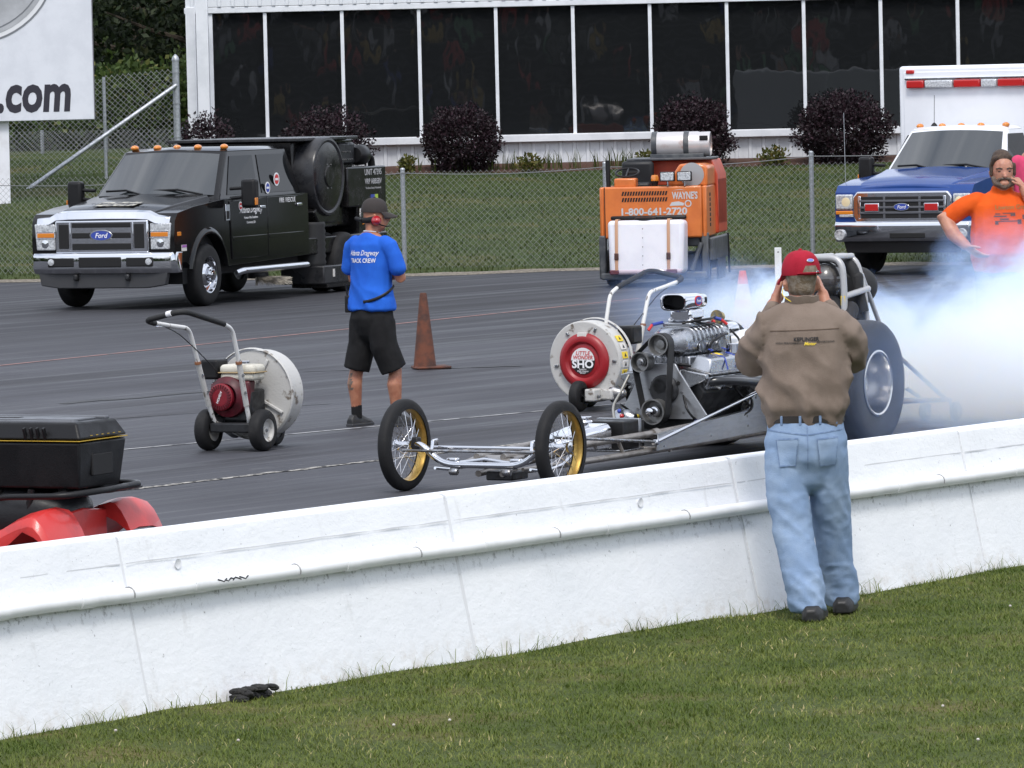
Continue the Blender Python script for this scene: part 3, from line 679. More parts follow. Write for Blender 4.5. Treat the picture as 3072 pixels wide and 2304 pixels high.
tree(-8.0, 118, 9, 3.0, 'taller dark tree between and behind two others', 3)
tree(-3.8, 120, 9, 3.0, 'dark tree standing behind the end of the white building', 4)
tree(-12.6, 116, 9, 3.0, 'dark tree far behind the billboard hill', 5)
for i, (x, y, rx, rz, lab) in enumerate(((-7.5,107.5,1.1,.95,'bright green thicket bush behind the tall fence'), (-6.0,108.5,1.2,1.15,'green leafy bush beside the building corner behind the brace pipe'), (-9.0,107,1.3,.60,'low olive green bush under the billboard'), (-10.6,108,1.4,.8,'olive bush beyond the billboard post'))):
    shrub('thicket_bush', x, y, rx, rz, 4200, .13, M_lf2, lab, 'bush', 'thicket behind the fences', i+10, 5, .4, .3, .35)
pts = np.stack([rng.uniform(-26, 4, 16000), rng.uniform(126, 132, 16000), rng.uniform(1, 11, 16000)], 1)
o = link('distant_woods', leaf_mesh('distant_woods', pts, .42, M_lf1), None); tag(o, 'dark wood closing the view behind the trees', 'woods', kind='stuff')
mb = MB(); vs = []; NR, NZ = 220, 7  # forest ring added around the set, mostly unseen, to darken horizon reflections
for i in range(NR):
    a_ = 2*math.pi*i/NR
    for j in range(NZ):
        t_ = j/(NZ-1); r_ = 165 + 12*noise.noise((math.cos(a_)*6, math.sin(a_)*6, 0)) + 5*noise.noise((i*.9, j*1.3, 2)) + 6*t_*t_
        vs.append((r_*math.cos(a_), 45 + r_*math.sin(a_), -1 + t_*(12 + 5*noise.noise((i*.35, 0, 5)) + 3*noise.noise((i*1.1, 3, 1)))))
mb.add(vs, [(i*NZ+j, ((i+1) % NR)*NZ+j, ((i+1) % NR)*NZ+j+1, i*NZ+j+1) for i in range(NR) for j in range(NZ-1)])
tag(mb.build('reflection_treeline', N('added forest', (.016,.026,.010), .9, col2=(.032,.045,.016), ns=.5, bump=1, bs=1.2, bdist=1.0, spec=.1), smooth=0), 'added ring of far forest that darkens horizon reflections', 'forest', kind='stuff')
# ================================================================ GRANDSTAND BEHIND THE CAMERA (what the windows mirror)
M_seatp = N('bleacher plank', (.16,.16,.165), .5, .2, col2=(.10,.10,.105), ns=3)
gs = empty('grandstand', (0, -6, 0), 0, 'tiered metal bleachers mirrored dimly in the building windows', 'grandstand')
for i in range(16):
    bx('bench_plank', M_seatp, gs, (4, -.8*i, .95+.42*i), (64, .28, .05), 0); bx('foot_plank', M_seatp, gs, (4, -.8*i-.42, .60+.42*i), (64, .40, .04), 0)
    bx('riser', M_core, gs, (4, -.8*i-.66, .72+.42*i), (64, .03, .46), 0)
bx('back_screen', M_core, gs, (4, -13.2, 5.2), (64, .1, 9.5), 0); bx('base_screen', M_core, gs, (4, .3, .45), (64, .05, .9), 0)
mb = MB(); cols = []
for k in range(230):
    i = random.randrange(16); x = random.uniform(-24, 32); y = -6 - .8*i; z = .97+.42*i
    b0 = len(mb.v); mb.tube([(x, y, z), (x, y+.03, z+.28), (x, y, z+.50)], [(.19,.13),(.21,.13),(.12,.09)], 8, side=(1,0,0), rnd=True); mb.tube([(x-.09,y+.1,z+.05),(x-.1,y+.45,z+.04),(x-.1,y+.48,z-.36)], .07, 6); mb.tube([(x+.09,y+.1,z+.05),(x+.1,y+.45,z+.04),(x+.1,y+.48,z-.36)], .07, 6)
    c = random.choice([(.5,.5,.52),(.55,.06,.05),(.05,.08,.3),(.1,.1,.1),(.12,.3,.15),(.5,.35,.08),(.3,.3,.32),(.6,.6,.62)]); cols += [c]*(len(mb.v)-b0)
    b0 = len(mb.v); mb.ell((x, y+.02, z+.68), (.09,.10,.12), 8, 6); cols += [random.choice([(.4,.2,.13),(.05,.04,.03),(.5,.5,.5),(.35,.17,.1)])]*(len(mb.v)-b0)
me = mb.mesh('crowd'); at = me.color_attributes.new('shirt', 'FLOAT_COLOR', 'POINT'); at.data.foreach_set('color', np.array([(c[0]*.8+.06,c[1]*.8+.06,c[2]*.8+.06,1) for c in cols], np.float32).ravel())
M_crowd = N('crowd clothes', (.3,.3,.3), .8); t = M_crowd.node_tree; q = t.nodes.new('ShaderNodeAttribute'); q.attribute_name = 'shirt'; t.links.new(q.outputs['Color'], t.nodes['Principled BSDF'].inputs['Base Color'])
o = link('spectator_crowd', me, M_crowd); tag(o, 'crowd of spectators on bleachers mirrored in the dark windows', 'crowd', kind='stuff')
# ================================================================ DRAGSTER   (x forward, y left, z up; origin under the rear axle)
M_gold = N('gold anodised rim', (.55,.36,.10), .35, .85, col2=(.42,.26,.07), ns=12)
M_tubec = N('bare frame tube', (.30,.28,.26), .42, .7, col2=(.20,.18,.165), ns=10)
M_darkm = N('dark engine metal', (.030,.031,.034), .45, .4, col2=(.015,.015,.016), ns=12, rv=.1)
M_belt = N('belt rubber', (.014,.014,.015), .6)
M_header = N('black header tube', (.020,.021,.024), .28, .3, coat=.4)
M_cowl = N('pale cowl paint', (.70,.70,.69), .35, col2=(.60,.60,.59), ns=3, coat=.4)
M_side = N('aluminium side sheet', (.50,.51,.53), .36, .9, col2=(.42,.43,.45), ns=6, rv=.08, st=(1,1,5))
M_pulley = N('grey pulley', (.26,.26,.26), .42, .75, col2=(.18,.18,.175), ns=16)
M_wash = N('pale cage paint', (.40,.40,.405), .4, .3, coat=.2)
dr = empty('dragster', (2.01, 39.2, 0), -119.5, 'front engine dragster with chromed supercharger and gold wire front wheels', 'race car')
def ring(o, prof, ax, n, nm, m, par, smooth=40): return MB().lathe(prof, o, ax, n, cap=False).build(nm, m, par, smooth=smooth)
def tyre_prof(R_, r, w_, sq=.55):
    p = []
    for k in range(17):
        t_ = math.pi*k/16; c, s = math.cos(t_), math.sin(t_)
        p.append((r + (R_-r)*abs(s)**sq, -w_/2*math.copysign(abs(c)**sq, c)))
    return p
# front wheels
for sgn in (-1, 1):
    c = (4.5, .59*sgn, .305)
    wl = MB().lathe(tyre_prof(.305, .237, .085, .7), c, 'y', 44, cap=False).build('front_wheel', M_rub, dr, smooth=60)
    ring(c, [(.240,-.034),(.232,-.030),(.226,-.012),(.224,0),(.226,.012),(.232,.030),(.240,.034),(.244,.030),(.236,.0),(.244,-.030),(.240,-.034)], 'y', 44, 'rim', M_gold, wl)
    mb = MB(); mb.lathe([(.012,-.075),(.034,-.07),(.036,-.05),(.022,-.04),(.022,.04),(.036,.05),(.034,.07),(.012,.075)], c, 'y', 20); mb.build('hub', M_chrome, wl)
    for k in range(36):
        a0 = 2*math.pi*k/36; sd_ = 1 if k % 2 else -1; a1 = a0 + (.75 if (k//2) % 2 else -.75)
        mb = MB(); mb.cyl((c[0]+.033*math.cos(a1), c[1]+.052*sd_, c[2]+.033*math.sin(a1)), (c[0]+.226*math.cos(a0), c[1]+.006*sd_, c[2]+.226*math.sin(a0)), .0017, n=4); mb.build('spoke', M_chrome, wl, smooth=0)
# front axle and steering
tb('front_axle', M_chrome, dr, arc([(4.5,-.50,.315),(4.5,-.45,.30),(4.5,-.30,.178),(4.5,.30,.178),(4.5,.45,.30),(4.5,.50,.315)], .10), .021, 12)
for s in (-1, 1):
    bx('spindle', M_darkm, dr, (4.49, .505*s, .315), (.055,.05,.085), .01)
    mb = MB(); mb.prism([(4.52,.25),(4.50,.34),(4.44,.345),(4.44,.30),(4.48,.25)], .375*s-.012, .375*s+.012); mb.build('axle_bracket', M_chrome, dr, .004)
    bx('spring_clamp', M_chrome, dr, (4.47, .24*s, .20), (.05,.085,.045), .012)
    tb('radius_rod', M_tubec, dr, [(4.44,.27*s,.15),(3.55,.22*s,.145)], .012, 8)
    tb('torsion_link', M_chrome, dr, arc([(4.50,.36*s,.155),(4.30,.36*s,.13),(4.0,.33*s,.155),(3.88,.32*s,.20)], .05), .010, 8)
    mb = MB(); mb.lathe([(.018,-.03),(.024,-.022),(.024,.022),(.018,.03)], (4.53,.20*s,.135), 'y', 10); mb.build('rod_end', M_steel, dr)
tb('tie_rod', M_chrome, dr, [(4.40,-.53,.285),(4.40,.50,.285)], .011, 10)
tb('drag_rod', M_steel, dr, [(4.555,-.57,.272),(4.555,.42,.272)], .0095, 10)
bx('crossmember_plate', M_tubec, dr, (4.36,.02,.215), (.16,.36,.012), .004, Matrix.Rotation(R(8),3,'Y'))
for y in (-.12,-.05,.10,.15): cy_('plate_hole', M_dark, dr, (4.37,y,.222), (4.37,y,.2235), .014, n=12)
tb('spring_leaf', M_chrome, dr, [(4.46,-.24,.185),(4.46,0,.215),(4.46,.24,.185)], .012, 8)
mb = MB(); mb.box((4.28,.06,.10), (.22,.20,.06)); mb.build('front_ballast', M_darkm, dr, .01)
# frame rails
for s in (-1, 1):
    tb('frame_rail', M_tubec, dr, [(4.40,.10*s,.225),(3.4,.20*s,.245),(2.60,.29*s,.265),(1.2,.31*s,.30),(-.25,.30*s,.42),(-.95,.26*s,.60)], .024, 10)
    tb('frame_rail', M_tubec, dr, [(4.40,.09*s,.115),(3.3,.22*s,.135),(2.6,.30*s,.150),(.9,.31*s,.165),(-.3,.31*s,.20),(-1.1,.26*s,.25)], .022, 10)
    for x_ in (4.3,3.6,3.05,2.5): tb('frame_upright', M_tubec, dr, [(x_,(.10+.10*(4.4-x_)/1.0 if x_>3.4 else .2+.11*(3.4-x_))*s*.98,.23),(x_-.05,(.10+.11*(4.4-x_)/1.0 if x_>3.4 else .21+.11*(3.4-x_))*s,.13)], .014, 8)
tb('cross_tube', M_tubec, dr, [(3.42,-.2,.245),(3.42,.2,.245)], .018, 8); tb('cross_tube', M_tubec, dr, [(2.62,-.29,.155),(2.62,.29,.155)], .02, 8)
tb('steering_link', M_steel, dr, [(4.47,.53,.365),(2.70,.345,.212)], .010, 8)
tb('push_bar', M_chrome, dr, [(2.76,.345,.205),(1.18,.375,.470)], .014, 10)
mb = MB(); mb.lathe([(.014,-.02),(.02,-.015),(.02,.015),(.014,.02)], (2.72,.345,.21), 'y', 10); mb.build('rod_end', M_chrome, dr)
tb('frame_collar', M_tubec, dr, [(2.66,.285,.262),(2.60,.29,.266)], .034, 12)
# fuel tank + battery
mb = MB(); sec = [(3.62,.055,.235,.285),(3.45,.10,.20,.315),(3.2,.125,.185,.340),(2.96,.135,.18,.352)]; rings = []
for x_, hw, z0, z1 in sec: rings.append([(x_,-hw,z0),(x_,hw,z0),(x_,hw,z1-.035),(x_,hw-.03,z1),(x_,-hw+.03,z1),(x_,-hw,z1-.035)])
mb.loft(rings); ft = mb.build('fuel_tank', N('polished aluminium', (.80,.80,.82), .2, 1, rv=.06, ns=8), dr, .008)
mb = MB(); mb.lathe([(.03,0),(.03,.02),(.055,.022),(.058,.03),(.055,.036),(.03,.037),(.03,.05),(.05,.052),(.052,.058),(.045,.062),(.001,.063)], (3.10,0,.345), 'z', 22); mb.build('filler_cap', M_chrome, ft)
bb = bx('battery_box', M_blackp, dr, (2.74,.03,.265), (.30,.32,.19), .01); bx('battery_strap', M_alu, bb, (2.66,.03,.268), (.035,.328,.200), .003)
bx('battery_tray', M_alu, dr, (2.74,.03,.160), (.36,.36,.015), .003)
# engine
eng = MB()
eng.prism([(-.20,.22),(.20,.22),(.22,.36),(.30,.50),(.20,.62),(.0,.60),(-.20,.62),(-.30,.50),(-.22,.36)], 1.18, 1.90, 'yz'); blk = eng.build('engine_block', M_darkm, dr, .012)
mb = MB(); mb.prism([(-.17,.14),(.17,.14),(.2,.24),(-.2,.24)], 1.15, 1.92, 'yz'); mb.build('oil_pan', M_darkm, blk, .02)
mb = MB(); mb.prism([(-.34,.315),(.34,.315),(.34,.345),(.13,.645),(.10,.70),(-.12,.70),(-.165,.645),(-.34,.345)], 1.94, 1.955, 'yz'); mb.build('motor_plate', M_side, blk, .002)
for y, z in ((-.075,.565),(.125,.565),(-.1,.52),(.15,.50),(.16,.36),(-.2,.38),(.18,.40)): cy_('plate_hole' if z > .55 else 'plate_bolt', M_dark if z > .55 else M_steel, blk, (1.955,y,z), (1.96,y,z), .014 if z > .55 else .010, n=12)
mb = MB(); mb.lathe([(.105,1.955),(.105,1.985),(.09,2.0),(.001,2.0)], (0,.02,.52), 'x', 28); mb.build('timing_cover', M_darkm, blk)
def pulley(y, z, r, x0, x1, nm='pulley'):
    mb = MB(); p = [(r*.30,x0),(r*.96,x0),(r*.96,x1),(r*1.0,x1+.002),(r*1.0,x1+.008),(r*.90,x1+.008),(r*.86,x1-.006),(r*.84,x1-.055),(r*.42,x1-.06),(r*.42,x1-.03),(r*.30,x1-.028)]
    mb.lathe(p, (0,y,z), 'x', 34, cap=True); return mb.build(nm, M_pulley, blk)
pc = pulley(-.013, .372, .090, 1.99, 2.085); pt = pulley(.04, .838, .076, 1.99, 2.085); pi_ = pulley(-.106, .717, .070, 1.99, 2.085)
mb = MB(); mb.lathe([(.034,2.03),(.034,2.07),(.024,2.075),(.024,2.11),(.030,2.112),(.030,2.135),(.018,2.14),(.001,2.14)], (0,-.013,.372), 'x', 18); mb.build('crank_hub', M_chrome, blk)
mb = MB(); mb.lathe([(.026,2.03),(.026,2.08),(.016,2.085),(.016,2.10),(.001,2.10)], (0,-.106,.717), 'x', 16); mb.build('idler_hub', M_steel, blk)
# belt: outline of the three pulleys
def tang(c0, r0_, c1, r1_):
    dx, dz = c1[0]-c0[0], c1[1]-c0[1]; Ld = math.hypot(dx, dz); b = math.atan2(dz, dx); g = math.acos((r0_-r1_)/Ld)
    return b - g
circ = [((-.013,.372),.094),((.04,.838),.080),((-.106,.717),.074)]      # counter clockwise
pts = []
for i in range(3):
    (c0, q0), (c1, q1), (c2, q2) = circ[i-1], circ[i], circ[(i+1) % 3]
    a0 = tang(c0, q0, c1, q1); a1 = tang(c1, q1, c2, q2)
    while a1 < a0: a1 += 2*math.pi
    for k in range(9): t_ = a0 + (a1-a0)*k/8; pts.append((c1[0]+q1*math.cos(t_), c1[1]+q1*math.sin(t_)))
mb = MB(); vs = []; n = len(pts)
for (y, z) in pts: 
    vs += [(1.995,y,z),(2.078,y,z)]
cyy = sum(p[0] for p in pts)/n; czz = sum(p[1] for p in pts)/n
inn = [(y+(cyy-y)*.035, z+(czz-z)*.02) for y, z in pts]
for (y, z) in inn: vs += [(1.995,y,z),(2.078,y,z)]
fs = []
for i in range(n):
    j = (i+1) % n; fs += [(2*i,2*i+1,2*j+1,2*j),(2*n+2*i,2*n+2*j,2*n+2*j+1,2*n+2*i+1),(2*i+1,2*n+2*i+1,2*n+2*j+1,2*j+1),(2*i,2*j,2*n+2*j,2*n+2*i)]
mb.add(vs, fs); mb.build('drive_belt', M_belt, blk, smooth=50)
# supercharger
def rr(y, z, hw, h0, h1, n=20, pw=3.2):
    zc, hh = (h0+h1)/2, (h1-h0)/2; o_ = []
    for k in range(n):
        t_ = 2*math.pi*k/n; c, s = math.cos(t_), math.sin(t_); o_.append((y+hw*math.copysign(abs(c)**(2/pw), c), zc+hh*math.copysign(abs(s)**(2/pw), s)))
    return o_
mb = MB(); rings = []
for x_, hw, h0, h1 in ((1.99,.035,.79,.88),(1.93,.06,.77,.90),(1.90,.075,.765,.905),(1.86,.12,.75,.925),(1.83,.14,.74,.935),(1.80,.145,.735,.94),(1.20,.145,.735,.94),(1.17,.135,.745,.93),(1.15,.08,.77,.91)): rings.append([(x_,y,z) for y, z in rr(.025 if x_ > 1.85 else 0, 0, hw, h0, h1)])
mb.loft(rings); bl = mb.build('supercharger', M_cast, dr, smooth=45)
for k in range(8):
    x_ = 1.74 - .065*k; mb = MB(); mb.loft([[(x_+dx,y,z) for y, z in rr(0,0,.152,.80,.950)] for dx in (-.011,.011)]); mb.build('rib', M_cast, bl, .004)
mb = MB(); mb.prism([(-.16,.60),(.16,.60),(.145,.745),(-.145,.745)], 1.22, 1.82, 'yz'); mb.build('intake_manifold', M_cast, bl, .01)
for k in range(10):
    t_ = 2*math.pi*k/10; cy_('case_bolt', M_steel, bl, (1.828,.13*math.cos(t_),.838+.088*math.sin(t_)), (1.842,.13*math.cos(t_),.838+.088*math.sin(t_)), .009, n=8)
for k in range(3): cy_('relief_plate', M_alu, bl, (1.35+.15*k,.148,.80), (1.35+.15*k,.155,.80), .035, n=20)
bx('hat_base', M_cast, bl, (1.55,0,.958), (.36,.22,.03), .008)
mb = MB(); mb.box((1.565,0,1.017), (.21,.17,.095)); mb.build('injector_neck', M_chrome, bl, .02)
for y in (-.075,.075):
    for x_ in (1.48,1.66): mb = MB(); mb.ell((x_,y,.985), (.035,.022,.022), 12, 8); mb.build('injector_cap', M_chrome, bl)
# scoop: open oval mouth
mb = MB(); rings = []
for x_, hw, h0, h1 in ((1.40,.07,1.075,1.165),(1.37,.05,1.09,1.15)): pass
outer = [(1.765,.100,1.056,1.178),(1.74,.101,1.056,1.178),(1.66,.096,1.06,1.176),(1.50,.090,1.062,1.172),(1.40,.080,1.068,1.166),(1.365,.055,1.085,1.150),(1.358,.02,1.10,1.13)]
for x_, hw, h0, h1 in outer: rings.append([(x_,y,z) for y, z in rr(-.005,0,hw,h0,h1,24,3.4)])
mb.loft(rings, cap=False); 
inr = [(1.765,.100,1.056,1.178),(1.768,.092,1.064,1.170),(1.755,.084,1.071,1.163),(1.55,.08,1.075,1.160)]
mb.loft([[(x_,y,z) for y, z in rr(-.005,0,hw,h0,h1,24,3.4)] for x_, hw, h0, h1 in inr], cap=False)
scp = mb.build('air_scoop', M_chrome, bl, smooth=50)
MB().prism([(y,z) for y, z in rr(-.005,0,.083,1.072,1.162,24,3.4)], 1.60, 1.62, 'yz').build('scoop_void', M_dark, scp)
text('Ford', .034, M_white_print, scp, frame4((1.56,.0935,1.12), (-1,0,0), (0,0,1)), shear=.2, name='scoop_badge_lettering')
mb = MB(); mb.prism([(1.56+.045*math.cos(t_),1.12+.028*math.sin(t_)) for t_ in np.linspace(0,6.28,25)[:-1]], .080, .0925); mb.build('scoop_badge', M_blue_print, scp)
mb = MB(); mb.prism([(1.56+.053*math.cos(t_),1.12+.035*math.sin(t_)) for t_ in np.linspace(0,6.28,25)[:-1]], .080, .0915); mb.build('scoop_badge_rim', M_red_print, scp)
# magneto, catch can, hoses
mb = MB(); mb.lathe([(.02,-.05),(.035,-.05),(.036,0),(.05,.005),(.05,.012),(.02,.014),(.001,.016)], (1.22,.06,.99), 'x', 20); mb.build('magneto', N('brass dial', (.45,.34,.14), .35, .8, col2=(.2,.2,.2), ns=40), bl)
mb = MB(); mb.lathe([(.001,-.08),(.05,-.08),(.052,-.07),(.052,.07),(.05,.08),(.001,.08)], (1.06,.06,.895), 'x', 22); mb.build('catch_can', M_chrome, bl); bx('can_bracket', M_steel, bl, (1.16,.05,.91), (.06,.08,.09), .01)
tb('fuel_hose', M_blackp, bl, arc([(1.15,.10,.86),(1.35,.20,.885),(1.60,.20,.83),(1.60,.17,.74)], .1), .009, 8); tb('fuel_hose', M_blackp, bl, arc([(1.2,.15,.90),(1.3,.28,.83),(1.28,.26,.72)], .08), .008, 8)
for s, c in ((-1,1),(1,1)):
    tb('hose_fitting', M_blue_print, bl, [(1.72,-.115*s,.975),(1.80,-.155*s,.962)] if s == 1 else [(1.33,.09,.99),(1.30,.13,.975)], .012, 8); tb('hose_fitting', M_red_print, bl, [(1.80,-.155*s,.962),(1.83,-.17*s,.925)] if s == 1 else [(1.30,.13,.975),(1.27,.16,.94)], .011, 8)
for pts_ in ([(1.86,-.02,.66),(1.90,.12,.70),(1.80,.20,.66),(1.70,.17,.62)], [(1.95,.16,.48),(2.02,.22,.38),(1.95,.26,.30),(1.7,.30,.26)], [(2.35,-.10,.36),(2.2,-.22,.44),(2.05,-.25,.40),(1.96,-.22,.34)], [(1.60,-.05,1.0),(1.70,.12,.985),(1.55,.16,.95),(1.40,.13,.96)], [(1.74,.05,.97),(1.66,.15,.99),(1.5,.15,.99),(1.34,.10,1.0)], [(1.5,.30,.55),(1.42,.36,.42),(1.3,.35,.36),(1.2,.30,.40)], [(1.3,.31,.5),(1.25,.36,.36),(1.4,.33,.30)]):
    tb('hose', M_blackp, bl, arc(pts_, .08), .009, 8)
for p_, m_ in (((1.90,.03,.66),M_redl),((2.36,-.11,.36),M_redl),((2.30,-.16,.39),M_blue_print),((1.96,-.20,.33),M_yellow),((1.95,.255,.30),M_blue_print),((1.42,.13,.965),M_red_print)): mb = MB(); mb.ell(p_, .016, 10, 8); mb.build('hose_end', m_, bl)
tb('fuel_line', N('braided steel line', (.35,.34,.31), .4, .7), bl, arc([(2.40,-.14,.30),(2.25,-.24,.42),(2.12,-.25,.50),(2.0,-.24,.62)], .1), .010, 8)
mb = MB(); mb.lathe([(.001,2.0),(.05,2.0),(.075,1.98),(.075,1.965)], (0,.0,.545), 'x', 26); mb.build('cam_cover', M_darkm, blk)
mb = MB(); mb.lathe([(.055,-.06),(.06,-.05),(.06,.05),(.03,.09),(.001,.095)], (2.12,-.22,.33), 'y', 18); mb.build('fuel_pump', M_cast, blk)
for k in range(7): mb = MB(); mb.tube([(1.82,-.12+.04*k,.70),(1.82,-.12+.04*k,.745)], .008, 8); mb.build('stud', M_chrome, blk)
# heads, valve covers, headers
for s in (-1, 1):
    rot = Matrix.Rotation(R(-14*s), 3, 'X')
    bx('cylinder_head', M_cast, blk, (1.53,.235*s,.585), (.66,.16,.10), .01, Matrix.Rotation(R(-20*s),3,'X'))
    bx('gasket_rail', M_steel, blk, (1.54,.25*s,.642), (.68,.19,.016), .004, rot)
    mb = MB(); mb.M = Matrix.Translation((1.54,.252*s,.692)) @ rot.to_4x4(); mb.hexa([(-.325,-.085,-.05),(.325,-.085,-.05),(.325,.085,-.05),(-.325,.085,-.05),(-.30,-.062,.05),(.29,-.062,.05),(.29,.062,.05),(-.30,.062,.05)]); vc = mb.build('valve_cover', M_alu, blk, .012)
    for x_ in (1.42,1.62): tb('cover_strap', M_blue_print, vc, [(x_,(.252-.03)*s,.752),(x_+.005,.32*s,.725),(x_+.01,.346*s,.642)], .006, 6); tb('wing_bolt', M_blue_print, vc, [(x_-.02,.2*s,.765),(x_,.225*s,.775),(x_+.02,.2*s,.785)], .005, 6)
    mb = MB(); mb.lathe([(.045,0),(.045,.065),(.04,.07),(.001,.07)], (1.36,.245*s,.742), 'z', 22); mb.build('breather', M_chrome, vc)
    bx('cover_decal', M_yellow, vc, (1.58,.235*s,.7485), (.10,.05,.001), 0, rot)
    mb = MB(); mb.prism([(.13,.50),(.335,.59),(.335,.625),(.13,.66)] if s > 0 else [(-.13,.50),(-.13,.66),(-.335,.625),(-.335,.59)], 1.90, 1.945, 'yz'); mb.build('head_end', M_cast, blk, .006)
    for k in range(4):
        x_ = 1.84 - .165*k; e = .03*k
        tb('header_pipe', M_header, blk, arc([(x_,.27*s,.56),(x_-.04,.36*s,.575),(x_-.22,.42*s,.56),(.72-.05*k,(.47-.015*k)*s,.485+.032*k),(.30-.1*k,.52*s,.60+.035*k)], .12), .031, 12)
        cy_('spark_plug', N('plug ceramic', (.6,.6,.58), .3), blk, (x_-.06,.30*s,.545), (x_-.06,.36*s,.52), .008, n=8)
    tb('plug_wire', M_blackp, blk, arc([(1.30,.2*s,.86),(1.5,.33*s,.52),(1.62,.36*s,.50),(1.75,.36*s,.52)], .1), .005, 6)
# bell housing, cowl, side sheets, floor
mb = MB(); mb.lathe([(.20,1.18),(.19,1.05),(.12,.80),(.10,.3)], (0,0,.42), 'x', 24); mb.build('bell_housing', M_cast, dr)
mb = MB(); rings = []
for x_, hw, z0, z1 in ((1.06,.10,.60,.74),(1.00,.17,.50,.80),(.75,.23,.42,.86),(.40,.27,.38,.88),(.05,.28,.36,.89),(-.22,.28,.36,.92)): rings.append([(x_,y,z) for y, z in rr(0,0,hw,z0,z1,28,2.6)])
mb.loft(rings); mb.build('cowl', M_cowl, dr, smooth=60)
for s in (-1, 1):
    y0, y1 = .335*s, .341*s
    mb = MB(); mb.prism([(2.70,.150),(2.68,.262),(1.30,.335),(1.30,.405),(1.16,.45),(.60,.50),(-.10,.56),(-.10,.24),(.9,.175)], min(y0,y1), max(y0,y1)); sp = mb.build('side_sheet', M_side, dr, .002)
    mb = MB(); mb.hexa([(2.68,.30*s,.258),(1.30,.30*s,.331),(1.30,.345*s,.331),(2.68,.345*s,.258),(2.68,.30*s,.266),(1.30,.30*s,.339),(1.30,.345*s,.339),(2.68,.345*s,.266)]); mb.build('sheet_lip', M_side, sp)
    for x_, z_ in ((2.6,.175),(1.9,.20),(1.34,.30),(1.33,.23),(1.2,.42),(.7,.3)): cy_('rivet', M_steel, sp, (x_,.341*s,z_), (x_,.345*s,z_), .008, n=8)
    mb = MB(); mb.prism([(-.1,.24),(-.1,.56),(-.25,.92),(-.6,.78),(-1.15,.62),(-1.15,.28)], min(.29*s,.31*s), max(.29*s,.31*s)); mb.build('cockpit_side', M_cowl, dr, .006)
bx('floor_sheet', M_darkm, dr, (.8,0,.155), (3.7,.60,.012), 0)
mb = MB(); mb.prism([(-1.15,.28),(-1.15,.62),(-1.45,.45),(-1.45,.32)], -.29, .29); mb.build('tail_cone', M_cowl, dr, .02)
# rear axle and slicks
mb = MB(); mb.lathe([(.05,-.62),(.05,-.25),(.10,-.2),(.15,-.12),(.15,.12),(.10,.2),(.05,.25),(.05,.62)], (0.05,0,.455), 'y', 22); mb.build('rear_axle', M_darkm, dr)
M_spun = N('spun aluminium', (.62,.63,.66), .22, 1, rv=.03, ns=3)
M_slick = N('slick rubber', (.013,.014,.017), .6, col2=(.022,.023,.027), ns=5, bump=.12, bs=30)
for s in (-1, 1):
    c = (.05, .59*s, .455)
    tp = [(.232,-.15),(.30,-.165),(.38,-.172),(.425,-.165),(.448,-.14),(.455,-.09),(.456,0),(.455,.09),(.448,.14),(.425,.165),(.38,.172),(.30,.165),(.232,.15)]
    wl = MB().lathe(tp, c, 'y', 56, cap=False).build('rear_slick', M_slick, dr, smooth=60)
    q = s
    ring(c, [(.238,.152*q),(.240,.160*q),(.228,.164*q),(.216,.158*q),(.210,.13*q),(.205,.05*q),(.19,-.04*q),(.13,-.05*q),(.10,.00),(.05,.02*q),(.05,.05*q),(.001,.05*q)], 'y', 44, 'rim', M_spun, wl)
    ring(c, [(.238,-.152*q),(.240,-.160*q),(.21,-.155*q),(.20,-.05*q),(.05,-.05*q)], 'y', 36, 'inner_rim', M_alu, wl)
    for k in range(5):
        a_ = 2*math.pi*k/5; cy_('wheel_nut', M_steel, wl, (c[0]+.075*math.cos(a_), c[1]+.01*q, c[2]+.075*math.sin(a_)), (c[0]+.075*math.cos(a_), c[1]+.035*q, c[2]+.075*math.sin(a_)), .013, n=6)
# roll cage
cg = tb('roll_hoop', M_wash, dr, arc([(-.55,-.19,.55),(-.60,-.175,1.10),(-.61,-.15,1.333),(-.61,.15,1.333),(-.60,.172,1.12),(-.55,.19,.55)], .10, 7), .025, 12)
tb('cage_bar', M_wash, cg, [(-.61,-.09,1.338),(-.93,-.08,1.335)], .022, 10); tb('cage_bar', M_wash, cg, [(-.61,.09,1.338),(-.93,.08,1.335)], .022, 10)
tb('rear_hoop', M_wash, cg, arc([(-.97,-.20,.50),(-.94,-.17,1.08),(-.93,-.11,1.335),(-.93,.11,1.335),(-.94,.17,1.08),(-.97,.20,.5)], .10, 6), .023, 12)
for s in (-1, 1): tb('shoulder_bar', M_wash, cg, [(-.60,.175*s,1.05),(-1.0,.175*s,1.09)], .024, 10); tb('hoop_brace', M_wash, cg, [(-.94,.15*s,1.20),(-1.42,.16*s,.55)], .018, 8)
M_pad = N('black padding', (.012,.012,.013), .75, bump=.4, bs=24)
tb('hoop_padding', M_pad, cg, arc([(-.90,-.15,1.02),(-.90,-.09,1.285),(-.90,.09,1.285),(-.90,.15,1.02),(-.91,.17,.92)], .09, 6), .048, 12)
mb = MB(); mb.box((-.90,0,.92), (.09,.36,.60)); mb.build('seat_back', M_pad, dr, .04, 3)
mb = MB(); mb.ell((-1.16,0,1.10), (.17,.16,.15), 20, 12); cp = mb.build('parachute_pack', M_pad, dr); 
bx('yellow_decal', M_yellow, cg, (-.575,.174,1.02), (.008,.034,.07), 0)
